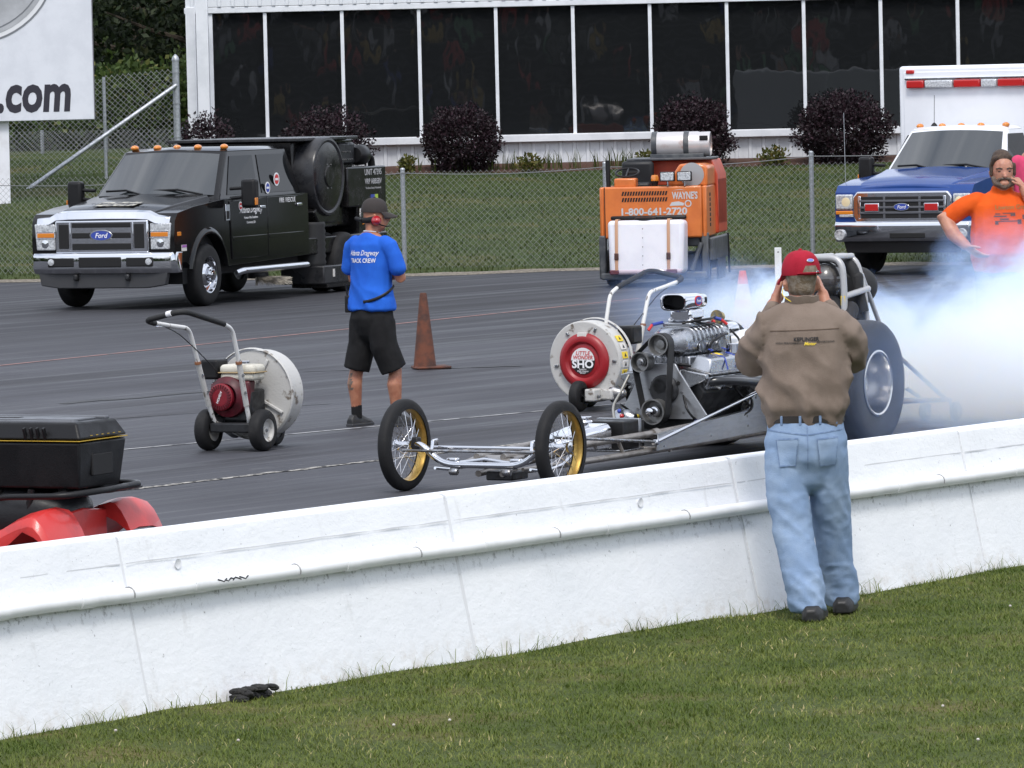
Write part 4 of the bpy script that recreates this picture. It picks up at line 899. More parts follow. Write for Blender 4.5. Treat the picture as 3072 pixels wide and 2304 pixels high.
# wheelie bars
for s in (-1, 1):
    tb('wheelie_bar', M_tubec, dr, [(-.9,.20*s,.245),(-2.58,.10*s,.165)], .016, 8); tb('wheelie_strut', M_tubec, dr, [(-1.15,.2*s,.70),(-2.45,.10*s,.19)], .016, 8)
    c = (-2.60,.13*s,.075); wl = MB().lathe(tyre_prof(.075,.035,.05), c, 'y', 20, cap=False).build('wheelie_wheel', M_rub, dr, smooth=60); ring(c, [(.036,-.024),(.01,-.02),(.01,.02),(.036,.024)], 'y', 14, 'rim', M_alu, wl); tb('wheel_fork', M_tubec, wl, [(-2.56,.10*s,.17),(-2.60,.10*s,.075)], .012, 8)
tb('wheelie_cross', M_tubec, dr, [(-2.5,-.10,.17),(-2.5,.10,.17)], .014, 8)
# ================================================================ WHEELED BLOWERS   (x towards the fan, y left)
M_wwhite = N('chipped white paint', (.47,.465,.45), .5, col2=(.15,.125,.10), ns=11, lo=.56, hi=.68, bump=.2, bs=60)
M_handle = N('scuffed white tube', (.62,.62,.61), .45, col2=(.10,.09,.08), ns=26, lo=.58, hi=.64, st=(1,1,.4))
M_fred = N('red fan plastic', (.30,.010,.016), .4, col2=(.25,.009,.013), ns=4)
M_ered = N('engine shroud red', (.115,.008,.018), .45, col2=(.05,.005,.008), ns=7)
M_tankw = N('grimy white tank', (.55,.53,.46), .5, col2=(.28,.25,.19), ns=8, lo=.45, hi=.75, bump=.1, bs=40)
M_tag = N('pale label', (.60,.58,.55), .6)
def make_blower():
    b = empty('wheeled_blower', (0,0,0), 0)
    for s in (-1, 1):
        c = (0, .23*s, .155)
        wl = MB().lathe(tyre_prof(.155,.085,.105,.6), c, 'y', 30, cap=False).build('wheel', M_rub, b, smooth=60)
        q = s
        MB().lathe([(.088,.045*q),(.086,.050*q),(.078,.046*q),(.070,.02*q),(.03,.012*q),(.028,.03*q),(.001,.03*q)], c, 'y', 26, cap=False).build('rim', M_wwhite, wl)
        MB().lathe([(.088,-.045*q),(.07,-.03*q),(.03,-.02*q),(.001,-.02*q)], c, 'y', 20, cap=False).build('inner_rim', M_wwhite, wl)
        cy_('axle_end', M_steel, wl, (0,.25*s,.155), (0,.272*s,.155), .012, n=8)
    cy_('axle', M_darkm, b, (0,-.22,.155), (0,.22,.155), .014)
    bx('deck', M_darkm, b, (.12,0,.175), (.42,.34,.07), .01)
    # housing
    Rr = .335; cz = .405
    mb = MB(); out_ = []
    for k in range(46):
        t_ = 2*math.pi*k/46; r_ = Rr*(1 - .06*max(0, math.cos(t_-.6))); out_.append((r_*math.cos(t_), cz + r_*math.sin(t_)))
    mb.prism(out_, .27, .45, 'yz'); h = mb.build('fan_housing', M_wwhite, b, .012, 3, smooth=30)
    for k in range(4): 
        t_ = .5 + k*1.57; bx('housing_rib', M_wwhite, h, (.262, .19*math.cos(t_), cz+.19*math.sin(t_)), (.02,.20,.022), .005, Matrix.Rotation(t_,3,'X'))
    mb = MB(); mb.lathe([(Rr*1.005,.255),(Rr*1.03,.265),(Rr*1.03,.285),(Rr*1.005,.29)], (0,0,cz), 'x', 46, cap=False); mb.build('housing_flange', M_wwhite, h)
    # intake
    mb = MB(); mb.lathe([(.225,.45),(.228,.462),(.215,.485),(.185,.497),(.160,.494),(.145,.475),(.138,.472),(.13,.476),(.001,.478)], (0,-.005,cz), 'x', 48, cap=False); it = mb.build('intake_cover', M_fred, h, smooth=40)
    mb = MB(); mb.lathe([(.108,.478),(.108,.483),(.001,.484)], (0,-.005,cz), 'x', 40, cap=False); mb.build('name_plate', M_black_print, it)
    mb = MB(); mb.prism([(-.005+.107*math.cos(t_), cz+.005+.103*math.sin(t_)) for t_ in np.linspace(0, math.pi, 22)], .4845, .4865, 'yz'); mb.build('name_plate_top', N('plate white', (.70,.69,.70), .5), it)
    fx = lambda y, z: frame4((.4885, y, z), (0,1,0), (0,0,1))
    text('LITTLE', .044, M_red_print, it, fx(-.005,cz+.064), shear=.2, bold=.008); text('WONDER', .044, M_red_print, it, fx(-.005,cz+.028), shear=.2, bold=.008, sx=.92)
    text('SHO', .088, M_white_print, it, fx(-.005,cz-.028), bold=.03, sx=1.12); text('Superior', .020, M_white_print, it, fx(-.005,cz-.066)); text('High Output', .020, M_white_print, it, fx(-.005,cz-.082)); text('Blower', .018, M_white_print, it, fx(-.005,cz-.096))
    bx('clip', M_tag, h, (.475,-.01,cz+.205), (.03,.085,.05), .003)
    for t_ in (.0, 1.2, 2.2, 3.3, 5.2): bx('latch', M_steel, h, (.455,.268*math.cos(t_),cz+.268*math.sin(t_)), (.02,.035,.02), .004, Matrix.Rotation(t_,3,'X'))
    for k, m in enumerate((M_yellow, M_tag, M_yellow, M_tag, M_yellow, N('orange print', (.65,.22,.04), .6))):
        t_ = R(34 - 13*k); mb = MB(); mb.M = Matrix.Translation((.36,0,cz)) @ Matrix.Rotation(t_,4,'X'); mb.box((.0,Rr*.955,0), (.085,.008,.055)); mb.build('warning_label', m, h, .002)
        mb = MB(); mb.M = Matrix.Translation((.36,0,cz)) @ Matrix.Rotation(t_,4,'X'); mb.prism([(-.018,-.014),(.018,-.014),(0,.018)], Rr*.955+.004, Rr*.955+.0055, 'xz'); mb.build('warning_mark', M_black_print, h)
    # engine
    bx('crankcase', M_darkm, b, (.14,0,.33), (.22,.24,.24), .02)
    mb = MB(); mb.lathe([(.155,.06),(.158,.03),(.15,-.01),(.11,-.03),(.10,-.045)], (0,.06,.40), 'x', 36, cap=False); sh = mb.build('fan_shroud', M_ered, b)
    mb = MB(); mb.prism([(.06-.16,.30),(.06+.16,.30),(.06+.15,.50),(.06-.19,.52)], -.0, .10, 'yz'); mb.build('cooling_shroud', M_ered, b, .02)
    mb = MB(); mb.lathe([(.102,-.04),(.100,-.062),(.085,-.072),(.05,-.074),(.001,-.072)], (0,.085,.40), 'x', 36, cap=False); rc = mb.build('recoil_starter', N('recoil red', (.20,.008,.018), .4), b)
    for k in range(26):
        t_ = 2*math.pi*k/26; bx('starter_fin', M_ered, rc, (-.073,.085+.078*math.cos(t_),.40+.078*math.sin(t_)), (.012,.028,.007), 0, Matrix.Rotation(t_,3,'X'))
    text('HONDA', .026, M_white_print, rc, frame4((-.0765,.09,.40), (0,-.4,.9), (0,-.9,-.4)), bold=.02)
    bx('pull_handle', M_blackp, b, (-.02,.20,.385), (.02,.075,.022), .008, Matrix.Rotation(R(-20),3,'X'))
    mb = MB(); mb.box((.09,-.02,.60), (.19,.30,.075)); tk = mb.build('petrol_tank', M_tankw, b, .032, 4); mb = MB(); mb.box((.09,-.02,.548), (.18,.29,.06)); mb.build('tank_lower', M_tankw, tk, .025, 3); bx('tank_seam', N('tank seam', (.35,.25,.12), .5), tk, (.09,-.02,.578), (.20,.31,.008), .003)
    mb = MB(); mb.lathe([(.035,0),(.035,.02),(.03,.025),(.001,.025)], (.12,-.03,.636), 'z', 18); mb.build('tank_cap', M_chrome, tk)
    bx('air_filter', M_blackp, b, (.10,.225,.60), (.17,.15,.15), .02, None, 3); bx('carburettor', M_cast, b, (.08,.17,.46), (.08,.10,.09), .01)
    cy_('exhaust_pipe', M_darkm, b, (.1,.13,.24), (-.04,.19,.20), .045, .045)
    # handle
    hd = tb('handle_tube', M_handle, b, arc([(.02,.10,.19),(-.03,.155,.20),(-.10,.165,.34),(-.23,.17,.66),(-.35,.17,.925),(-.60,.17,.955),(-.86,.17,.99)], .07), .0165, 12)
    tb('handle_tube', M_handle, b, arc([(.02,-.10,.20),(-.06,-.155,.22),(-.10,-.155,.34),(-.19,-.155,.66),(-.28,-.155,.915),(-.42,-.155,.965)], .06), .0165, 12)
    g = arc([(-.40,-.155,.960),(-.98,-.155,1.085),(-.97,.17,1.015),(-.84,.17,.987)], .10, 7)
    tb('grip', N('foam grip', (.014,.014,.015), .7, bump=.3, bs=120), b, g, .0215, 12); tb('grip_gap', M_white_print, b, [(-.985,-.06,1.067),(-.98,-.02,1.058)], .0225, 12)
    for p, q in (((-.10,.165,.34),(-.235,.17,.665)),((-.10,-.155,.34),(-.195,-.155,.665))): tb('lower_tube', M_wwhite, b, [p, q], .021, 12); tb('tube_clamp', N('rust', (.22,.09,.04), .8), b, [Vector(q)-Vector((0,0,.012)), Vector(q)+Vector((-.003,0,.008))], .0245, 12)
    for p in ((-.14,.145,.44),(-.2,.15,.57),(-.14,-.177,.44),(-.17,-.177,.57)): cy_('bolt', M_steel, b, p, (p[0]-.012,p[1],p[2]), .011, n=8)
    tb('throttle_cable', M_blackp, b, arc([(-.70,.17,.955),(-.52,.165,.90),(-.30,.16,.78),(-.05,.12,.60),(.06,.16,.50)], .1), .004, 6); bx('throttle_lever', M_chrome, b, (-.76,.17,.962), (.14,.015,.014), .004)
    # front caster
    c = (.555,-.01,.125); wl = MB().lathe(tyre_prof(.125,.065,.085,.6), c, 'y', 26, cap=False).build('caster_wheel', M_rub, b, smooth=60); MB().lathe([(.068,-.03),(.05,-.02),(.02,-.03),(.02,.03),(.05,.02),(.068,.03)], c, 'y', 20, cap=False).build('rim', M_darkm, wl)
    bx('caster_bracket', M_wwhite, b, (.53,.115,.135), (.16,.09,.10), .012); cy_('caster_axle', M_steel, b, (.555,-.05,.125), (.555,.19,.125), .012); bx('caster_arm', M_wwhite, b, (.42,.20,.135), (.16,.12,.09), .015)
    mb = MB(); mb.lathe([(.06,.20),(.075,.22),(.075,.25),(.03,.33),(.001,.34)], (.40,0,.14), 'y', 20); mb.build('spinner_cap', M_steel, b)
    return b
bl1 = make_blower(); a = R(63); ex = Vector((math.cos(a), math.sin(a), 0)); ey = Vector((-math.sin(a), math.cos(a), 0))
bl2 = copy_tree(bl1)
bl1.location = Vector((-2.055, 40.06, 0)) + ex*-.17 + ey*-.09; bl1.rotation_euler = (0,0,a)
tag(bl1, 'dirty white wheeled blower with red engine turned to the spectators, before the black truck', 'blower', 'wheeled track blowers')
a = R(-119.5); ey = Vector((-math.sin(a), math.cos(a), 0)); bl2.location = Vector((.717, 44.17, 0)) + ey*.12; bl2.rotation_euler = (0,0,a)
tag(bl2, 'white wheeled blower with red round intake cover standing behind the dragster engine', 'blower', 'wheeled track blowers')

# ================================================================ CONES AND MARKER POST
M_rust = N('rusty steel', (.130,.042,.022), .85, col2=(.055,.026,.020), ns=7, lo=.38, hi=.66, bump=.3, bs=40)
p = G(425, 369); cn_ = empty('traffic_cone', p, 12, 'rust brown old traffic cone behind the man in the blue shirt', 'cone')
mb = MB(); mb.lathe([(.108,.03),(.105,.045),(.034,.70),(.029,.715),(.001,.717)], ax='z', n=28); mb.build('cone_body', M_rust, cn_); mb = MB(); mb.box((.06,0,.016), (.34,.28,.026)); mb.build('base', M_rust, cn_, .012)
p = G(744, 341); cn_ = empty('traffic_cone', p, 30, 'orange and white banded traffic cone wrapped in tyre smoke', 'cone')
M_org = N('cone orange', (.62,.09,.025), .5, col2=(.50,.10,.05), ns=8); M_cw = N('cone white', (.66,.64,.62), .5, col2=(.45,.40,.36), ns=9)
def seg(z0, z1, m, nm): mb = MB(); f = lambda z: .150 - .117*(z-.03)/.68; mb.lathe([(f(z0),z0),(f(z1),z1)], ax='z', n=28, cap=True); mb.build(nm, m, cn_)
seg(.03,.22,M_org,'cone_body'); seg(.22,.34,M_cw,'white_band'); seg(.34,.42,M_org,'orange_band'); seg(.42,.58,M_cw,'white_band'); seg(.58,.712,M_org,'cone_tip'); mb = MB(); mb.box((0,0,.016), (.36,.36,.03)); mb.build('base', M_org, cn_, .01)
p = AT(779.5, 330, 60); mk = empty('marker_post', (p.x, 60, 0), 5, 'thin flat white marker post behind the red cap', 'post'); top = AT(779.5, 247.5, 60).z
bx('blade', M_white, mk, (0,0,top/2), (.075,.02,top), .006); cy_('hole', M_dark, mk, (0,-.0105,top-.05), (0,-.012,top-.05), .008, n=10); bx('base', M_grey, mk, (0,0,.03), (.34,.3,.06), .02)
# small white bollard-like float seen in the smoke
p = AT(770, 410, 52); q = empty('water_jug', (p.x, 52, 0), 0, 'white plastic jug with a thin neck half lost in the smoke', 'jug')
mb = MB(); mb.lathe([(.001,0),(.10,0),(.11,.03),(.11,.35),(.09,.42),(.03,.46),(.025,.56),(.03,.58),(.001,.585)], ax='z', n=22); mb.build('bottle', M_white, q)
# ================================================================ QUAD BIKE + TOOL BOX
M_atvred = N('scratched red plastic', (.52,.028,.025), .38, col2=(.34,.02,.02), ns=6, lo=.45, hi=.75, bump=.05, bs=80, coat=.2)
M_seatv = N('black seat vinyl', (.013,.014,.016), .45, rv=.1, bump=.1, bs=120, spec=.3)
qd = empty('quad_bike', (-1.95, 24.9, 0), 153.2, 'red quad bike with black seat and rear rack behind the white wall', 'quad bike')
prof = [(1.2,.40),(.8,.46),(.55,.535),(.45,.575),(.34,.64),(.24,.70),(.16,.745),(.09,.775),(.03,.79),(.005,.785),(-.03,.75),(-.06,.70),(-.08,.655)]
inn = [(-.06,.645),(0,.69),(.06,.715),(.13,.66),(.25,.58),(.38,.50),(.55,.42),(.8,.38),(1.2,.34)]
for s in (-1, 1):
    mb = MB(); rings = []
    for y, dz, sh in ((.20,-.015,0),(.28,0,0),(.40,-.005,.0),(.50,-.03,.01),(.525,-.07,.015)):
        rings.append([(x_, y*s, z_+dz*(1 if z_ > .6 else 0)) for x_, z_ in prof] + [(x_, y*s, z_+dz*.3) for x_, z_ in inn])
    mb.loft(rings); mb.build('rear_fender', M_atvred, qd, .010, 3, smooth=60)
    bx('warning_sticker', M_tag, qd, (.30,.527*s,.62), (.14,.004,.07), 0) if s > 0 else None
mb = MB(); mb.loft([[(x_,y,z_-.01*abs(y)/.2) for y, z_ in ((-.21,.5),(-.21,z1),(0,z1+.01),(.21,z1),(.21,.5))] for x_, z1 in ((1.2,.48),(.8,.54),(.5,.64),(.3,.71),(.05,.755))]); mb.build('rear_deck', M_atvred, qd, .01)
mb = MB(); rings = []
for x_, hw, z0, z1 in ((.06,.10,.70,.78),(.10,.17,.66,.82),(.24,.20,.60,.862),(.48,.205,.55,.885),(.7,.19,.53,.875),(.9,.15,.53,.86),(1.1,.12,.64,.88),(1.15,.08,.66,.86)): rings.append([(x_,y,z) for y, z in rr(0,0,hw,z0,z1,22,3.0)])
mb.loft(rings); mb.build('seat', M_seatv, qd, smooth=60)
rk = tb('rear_rack', M_blackp, qd, arc([(.75,-.30,.855),(.05,-.30,.862),(-.12,-.26,.862),(-.14,.16,.858),(-.05,.34,.845),(.26,.34,.838),(.34,.28,.825)], .09, 6), .015, 12)
tb('rack_bar', M_blackp, rk, [(.04,-.30,.855),(.04,.34,.842)], .012, 10); tb('rack_bar', M_blackp, rk, [(.4,-.30,.855),(.4,.30,.842)], .012, 10); bx('rack_plate', M_grey, rk, (.03,-.12,.845), (.28,.30,.012), .003)
for x_, y in ((.22,.18),(.2,-.2),(.58,.18),(.35,.1)): tb('rack_strut', M_blackp, rk, [(x_,y,.86),(x_+.03,y,.70)], .016, 8)
for s in (-1, 1):
    for x_ in (.33, 1.5):
        c = (x_,.42*s,.27); wl = MB().lathe(tyre_prof(.27,.13,.24,.5), c, 'y', 28, cap=False).build('wheel', M_rub, qd, smooth=60); MB().lathe([(.135,.10*s),(.11,.05*s),(.04,.06*s),(.001,.06*s)], c, 'y', 20, cap=False).build('rim', M_steel, wl)
bx('chassis', M_darkm, qd, (.95,0,.42), (1.4,.28,.20), .03)
mb = MB(); mb.loft([[(x_,y,z) for y, z in rr(0,0,hw,z0,z1,18,3.0)] for x_, hw, z0, z1 in ((1.0,.14,.6,.80),(1.3,.20,.6,.92),(1.6,.22,.62,.88),(1.8,.15,.66,.78))]); mb.build('front_body', M_atvred, qd, smooth=60)
for s in (-1, 1): mb = MB(); mb.loft([[(x_,y*s,z_) for y, z_ in ((.18,z1-.03),(.2,z1),(.5,z1-.02),(.52,z1-.06))] for x_, z1 in ((1.2,.60),(1.35,.70),(1.55,.73),(1.75,.68))]); mb.build('front_fender', M_atvred, qd, .008)
tb('handlebar', M_blackp, qd, arc([(1.16,-.36,1.04),(1.28,-.12,1.02),(1.28,.12,1.02),(1.16,.36,1.04)], .06), .014, 8)
M_box = N('tool box plastic', (.007,.007,.008), .45, rv=.1, bump=.15, bs=180, spec=.25); M_boxg = N('tool box lid grey', (.075,.08,.092), .5, rv=.1, bump=.15, bs=180)
tx = empty('tool_box', qd.location + Vector((-.892,.451,0))*.07 + Vector((0,0,.865)), 153.2, 'black lidded tool box with yellow seam strapped on the quad bike rack', 'tool box')
mb = MB(); mb.hexa([(-.11,-.185,.0),(.95,-.185,.0),(.95,.185,.0),(-.11,.185,.0),(-.135,-.21,.215),(.97,-.21,.215),(.97,.21,.215),(-.135,.21,.215)]); bd_ = mb.build('body', M_box, tx, .012, 3)
mb = MB(); mb.hexa([(-.14,-.215,.228),(.975,-.215,.228),(.975,.215,.228),(-.14,.215,.228),(-.10,-.175,.305),(.94,-.175,.305),(.94,.175,.305),(-.10,.175,.305)]); lid = mb.build('lid', M_box, tx, .012, 3)
bx('lid_panel', M_boxg, lid, (.42,-.0,.307), (.92,.20,.016), .006); bx('lid_slot', M_dark, lid, (.42,.01,.3155), (.24,.045,.003), .001); bx('lid_rim', M_boxg, lid, (.42,-.135,.307), (1.0,.04,.022), .006); bx('lid_rim', M_boxg, lid, (.42,.135,.304), (1.0,.04,.014), .006)
bx('yellow_seam', N('yellow seam', (.42,.27,.02), .6), tx, (.4175,0,.2215), (1.114,.429,.0035), .001)
for k in range(6): bx('hinge_rib', M_box, lid, (.05+.035*k if k < 4 else .42+.035*k,.212,.255), (.012,.02,.06), .003, Matrix.Rotation(R(-20),3,'X'))
for k in range(6): bx('end_tick', MAT['yellow seam'], lid, (-.139,-.14+.05*k,.243), (.003,.016,.003), 0)
bx('handle_recess', M_dark, bd_, (-.124,0,.105), (.012,.18,.10), .004)
# ================================================================ PICKUP CABS   (x forward from the front axle, y left)
def lerp(a, b, t): return Vector(a)*(1-t) + Vector(b)*t
def facequad(p00, p10, p11, p01, poly, off, th=.006):
    """polygon given in (u,v) on the bilinear patch, lifted off it; returns a thin solid MB"""
    f = lambda u, v: lerp(lerp(p00, p10, u), lerp(p01, p11, u), v)
    n = (Vector(p10)-Vector(p00)).cross(Vector(p01)-Vector(p00)).normalized()
    a = [f(u, v) + n*(off-th) for u, v in poly]; b = [f(u, v) + n*off for u, v in poly]; k = len(poly)
    mb = MB(); mb.add([tuple(p) for p in a+b], [tuple(range(k))[::-1], tuple(range(k, 2*k))] + [(i, (i+1) % k, k+(i+1) % k, k+i) for i in range(k)]); return mb
def wheel_truck(root, x, y, s, R_=.385, hub=True):
    c = (x, y, R_); wl = MB().lathe(tyre_prof(R_,.225,.235,.5), c, 'y', 40, cap=False).build('wheel', M_rub, root, smooth=60); q = s
    MB().lathe([(.235,.10*q),(.228,.112*q),(.218,.108*q),(.205,.06*q),(.16,.05*q),(.135,.085*q),(.095,.10*q)] if hub else [(.235,.10*q),(.2,.02*q),(.10,-.03*q)], c, 'y', 36, cap=False).build('rim', M_chrome if hub else M_darkm, wl, smooth=50)
    MB().lathe([(.10,.095*q),(.095,.135*q),(.06,.15*q),(.055,.175*q),(.001,.18*q)] if hub else [(.10,-.03*q),(.05,0),(.001,0)], c, 'y', 26, cap=False).build('hub', M_chrome if hub else M_darkm, wl)
    MB().lathe([(.235,-.10*q),(.1,-.06*q),(.001,-.06*q)], c, 'y', 24, cap=False).build('inner_rim', M_darkm, wl)
    if hub:
        for k in range(8):
            a_ = 2*math.pi*k/8; cy_('wheel_nut', M_chrome, wl, (x+.078*math.cos(a_), y+.12*q, R_+.078*math.sin(a_)), (x+.078*math.cos(a_), y+.155*q, R_+.078*math.sin(a_)), .012, n=6)
            if k % 2 == 0: mb = MB(); mb.M = Matrix.Translation((x+.182*math.cos(a_+.3), y+.056*q, R_+.182*math.sin(a_+.3))) @ Matrix.Rotation(-(a_+.3), 4, 'Y'); mb.lathe([(.001,.004*q),(.02,.004*q)], ax='y', n=12, cap=False); mb.M = mb.M @ Matrix.Diagonal((1,1,1.6,1)); mb.lathe([(.001,.012*q),(.022,.012*q),(.022,.0)], ax='y', n=14, cap=False); mb.build('hand_hole', M_dark, wl)
    return wl
def oval_badge(root, x, y, z, rx, rz, nm='badge'):
    mb = MB(); mb.prism([(y+rx*math.cos(t_), z+rz*math.sin(t_)) for t_ in np.linspace(0,6.283,29)[:-1]], x, x+.012, 'yz'); b = mb.build(nm, M_chrome, root, .003)
    mb = MB(); mb.prism([(y+rx*.88*math.cos(t_), z+rz*.82*math.sin(t_)) for t_ in np.linspace(0,6.283,29)[:-1]], x+.010, x+.0135, 'yz'); mb.build('badge_field', M_blue_print, b)
    text('Ford', rz*1.25, M_white_print, b, frame4((x+.0145,y,z-.002), (0,1,0), (0,0,1)), shear=.25, bold=.012, name='badge_lettering'); return b
def cab(root, paint, roofp, trim, xr=-3.0, hood_dz=0.0, cowl_x=-.52):
    # lower body with wheel arch
    arch = [(.50*math.cos(t_), .40+.50*math.sin(t_)) for t_ in np.linspace(R(170), R(10), 16)]
    prof = [(.95,.58),(.965,.85),(.945,1.08+hood_dz),(.86,1.17+hood_dz),(.40,1.235+hood_dz),(cowl_x+.05,1.30),(xr,1.31),(xr-.02,.52),(-.62,.47),(-.50,.49)] + arch + [(.50,.49),(.62,.56)]
    mb = MB(); mb.prism(prof, -.965, .965); body = mb.build('body', paint, root, .045, 4, smooth=40)
    bx('wheel_well', M_dark, root, (0,0,.60), (1.04,1.70,.62), 0); bx('underbody', M_dark, root, (-1.7,0,.47), (2.6,1.6,.2), 0)
    mb = MB(); rings = []
    for x_, hw, z_ in ((.90,.62,1.15),(.80,.66,1.205),(.35,.70,1.275),(-.1,.74,1.325),(cowl_x+.12,.78,1.365)):
        z_ += hood_dz; rings.append([(x_,-hw-.05,z_-.09),(x_,-hw,z_-.012),(x_,-hw*.72,z_),(x_,-hw*.35,z_+.014),(x_,0,z_+.020),(x_,hw*.35,z_+.014),(x_,hw*.72,z_),(x_,hw,z_-.012),(x_,hw+.05,z_-.09)])
    mb.loft(rings); mb.build('hood', paint, root, .012, 3, smooth=40)
    for s in (-1, 1):   # flared arch lips
        mb = MB(); n = 20; ring_ = []
        for k in range(n+1):
            t_ = R(172 - 164*k/n); c_, s_ = math.cos(t_), math.sin(t_); ring_.append([(r_*c_, y_*s, .40+r_*s_) for r_, y_ in ((.495,.955),(.495,.995),(.525,1.0),(.57,.968),(.57,.955))])
        mb.loft(ring_); mb.build('arch_lip', paint, root, smooth=50)
        # doors
        e = .966*s; e2 = .980*s
        for nm, pl in (('front_door', [(-.66,.55),(-.62,1.27),(-1.72,1.29),(-1.72,.55)]), ('rear_door', [(-1.735,.55),(-1.735,1.29),(xr+.16,1.29),(xr+.10,.85),(xr+.16,.55)])):
            if xr > -2 and nm == 'rear_door': continue
            if xr > -2: pl = [(max(x_, xr+.08), z_) for x_, z_ in pl]
            mb = MB(); mb.prism(pl, min(e,e2), max(e,e2)); d = mb.build(nm, paint, root, .010, 2); x1 = pl[2][0]
            bx('door_handle', trim, d, (x1+.16,.99*s,1.17), (.15,.03,.04), .01)
            bx('door_crease', paint, d, ((pl[0][0]+x1)/2,.981*s,.80), (abs(pl[0][0]-x1)-.06,.012,.05), .005)
    # greenhouse
    xt = -1.10; A0 = (cowl_x,.86,1.30); A1 = (cowl_x+.20,0,1.33); A2 = (cowl_x,-.86,1.30); B0 = (xt,.70,1.875); B1 = (xt+.10,0,1.905); B2 = (xt,-.70,1.875)
    C0 = (xr,.88,1.30); C2 = (xr,-.88,1.30); D0 = (xr+.10,.72,1.875); D2 = (xr+.10,-.72,1.875)
    mb = MB(); mb.loft([[A0,A1,A2,C2,C0],[B0,B1,B2,D2,D0]], True, False); up = [Vector(p)+Vector((.05*(0 if i > 2 else -1),0,.045)) for i, p in enumerate((B0,B1,B2,D2,D0))]; cen = (xt*.5+xr*.5,0,1.9)
    r2 = [lerp(p, cen, .12) for p in up]; mb2 = MB(); mb.build('cab_frame', roofp, root, .05, 4)
    mb2.loft([[B0,B1,B2,D2,D0],[tuple(p) for p in r2]], True, True); mb2.build('roof', roofp, root, .03, 3)
    q = MB(); gv = []; nu = 17
    for v in np.linspace(.07, .94, 8):
        for u in np.linspace(-1, 1, nu): gv.append((cowl_x+(xt-cowl_x)*v + (.20-.10*v)*(1-u*u) + .012, u*(.86-.16*v)*(.94-.02*v), 1.30+.575*v + .03*(1-u*u) + .008))
    q.add(gv, [(j*nu+i, j*nu+i+1, (j+1)*nu+i+1, (j+1)*nu+i) for j in range(7) for i in range(nu-1)]); q.build('windshield', M_glassd, root, smooth=180)
    L_ = (xr-cowl_x)
    for s in (-1, 1):
        P0, P1, Q1, Q0 = ((A0, C0, D0, B0) if s > 0 else (C2, A2, B2, D2))
        def uv(u, v): return (u, v) if s > 0 else (1-u, v)
        wins = [[(.10,.07),(.47,.07),(.42,.90),(.07,.90)], [(.52,.07),(.91,.07),(.93,.90),(.49,.90)]] if xr < -2 else [[(.10,.07),(.90,.07),(.88,.9),(.04,.9)]]
        for wn_ in wins:
            pl = [uv(*p) for p in wn_]; facequad(P0, P1, Q1, Q0, pl if s > 0 else pl[::-1], .008).build('side_window', M_glasss, root)
        mr = bx('door_mirror', M_blackp, root, (cowl_x-.22,1.20*s,1.36), (.14,.20,.36), .04, None, 4)
        tb('mirror_arm', M_blackp, mr, [(cowl_x-.22,.93*s,1.30),(cowl_x-.22,1.14*s,1.32)], .022, 8); tb('mirror_arm', M_blackp, mr, [(cowl_x-.22,.93*s,1.42),(cowl_x-.22,1.14*s,1.43)], .022, 8)
        bx('mirror_lamp', M_amber, mr, (cowl_x-.19,1.30*s,1.26), (.08,.012,.09), .004)
    for y in (-.62,-.28,0,.28,.62):
        mb = MB(); mb.ell((xt-.16 + .06*(1-(y/.62)**2),y,1.935), (.065,.05,.036), 14, 8); mb.build('roof_lamp', M_amber, root)
    for y0, y1 in ((.70,.02),(-.08,-.62)):
        tb('wiper', M_blackp, root, [(cowl_x+.17-.1*abs(y0),y0,1.36),(cowl_x+.10,(y0+y1)/2,1.425),(cowl_x+.10,y1,1.415)], .014, 6)
    bx('cowl_panel', M_blackp, root, (cowl_x+.13,0,1.345), (.16,1.35,.03), .01)
    return body
# ---------------------------------------------------------------- black truck
ta = R(-112.1); ey = Vector((-math.sin(ta), math.cos(ta), 0))
tk = empty('pickup_truck', Vector((-4.636, 66.687, 0)) + ey*.06, -112.1, 'black crew cab pickup with chrome grille and a black vacuum sweeper body behind the cab', 'truck')
cab(tk, M_blackpaint, M_blackpaint, M_chrome)
for s in (-1, 1): wheel_truck(tk, 0, .86*s, s)
for s in (-1, 1):
    for k in (0, 1): wheel_truck(tk, -4.1, (.92 - .27*k)*s, s, hub=False)
# face
gx = .955
gr = bx('grille', M_chrome, tk, (gx,0,.895), (.09,1.26,.40), .02, None, 3)
for z0, z1 in ((1.005,1.065),(.875,.945),(.735,.815)): bx('grille_slot', M_dark, gr, (gx+.042,0,(z0+z1)/2), (.02,.80,z1-z0), .012)
for s in (-1, 1): bx('grille_slot', M_dark, gr, (gx+.042,.51*s,.90), (.02,.14,.30), .02); bx('grille_rib', M_chrome, gr, (gx+.045,.425*s,.90), (.018,.018,.34), .005)
oval_badge(gr, gx+.045, 0, .91, .155, .068)
mb = MB(); rings = [[(x_+.02,y,z_) for x_, z_ in ((.88,1.225),(.955,1.20),(.975,1.10),(.93,1.08))] for y in (-.63,-.5,0,.5,.63)]
for i, y in enumerate((-.88,-.70,-.62,-.45,0,.45,.62,.70,.88)): pass
rings = [[(x_+.02-.10*max(0,abs(y)-.6),y,z_-dz) for x_, z_ in ((.86,1.215),(.945,1.195),(.975,1.105),(.93,1.09))] for y, dz in ((-.90,.075),(-.72,.06),(-.62,.01),(-.45,.0),(0,-.004),(.45,0),(.62,.01),(.72,.06),(.90,.075))]
mb.loft(rings); mb.build('hood_deflector', M_chrome, tk, .006, smooth=50)
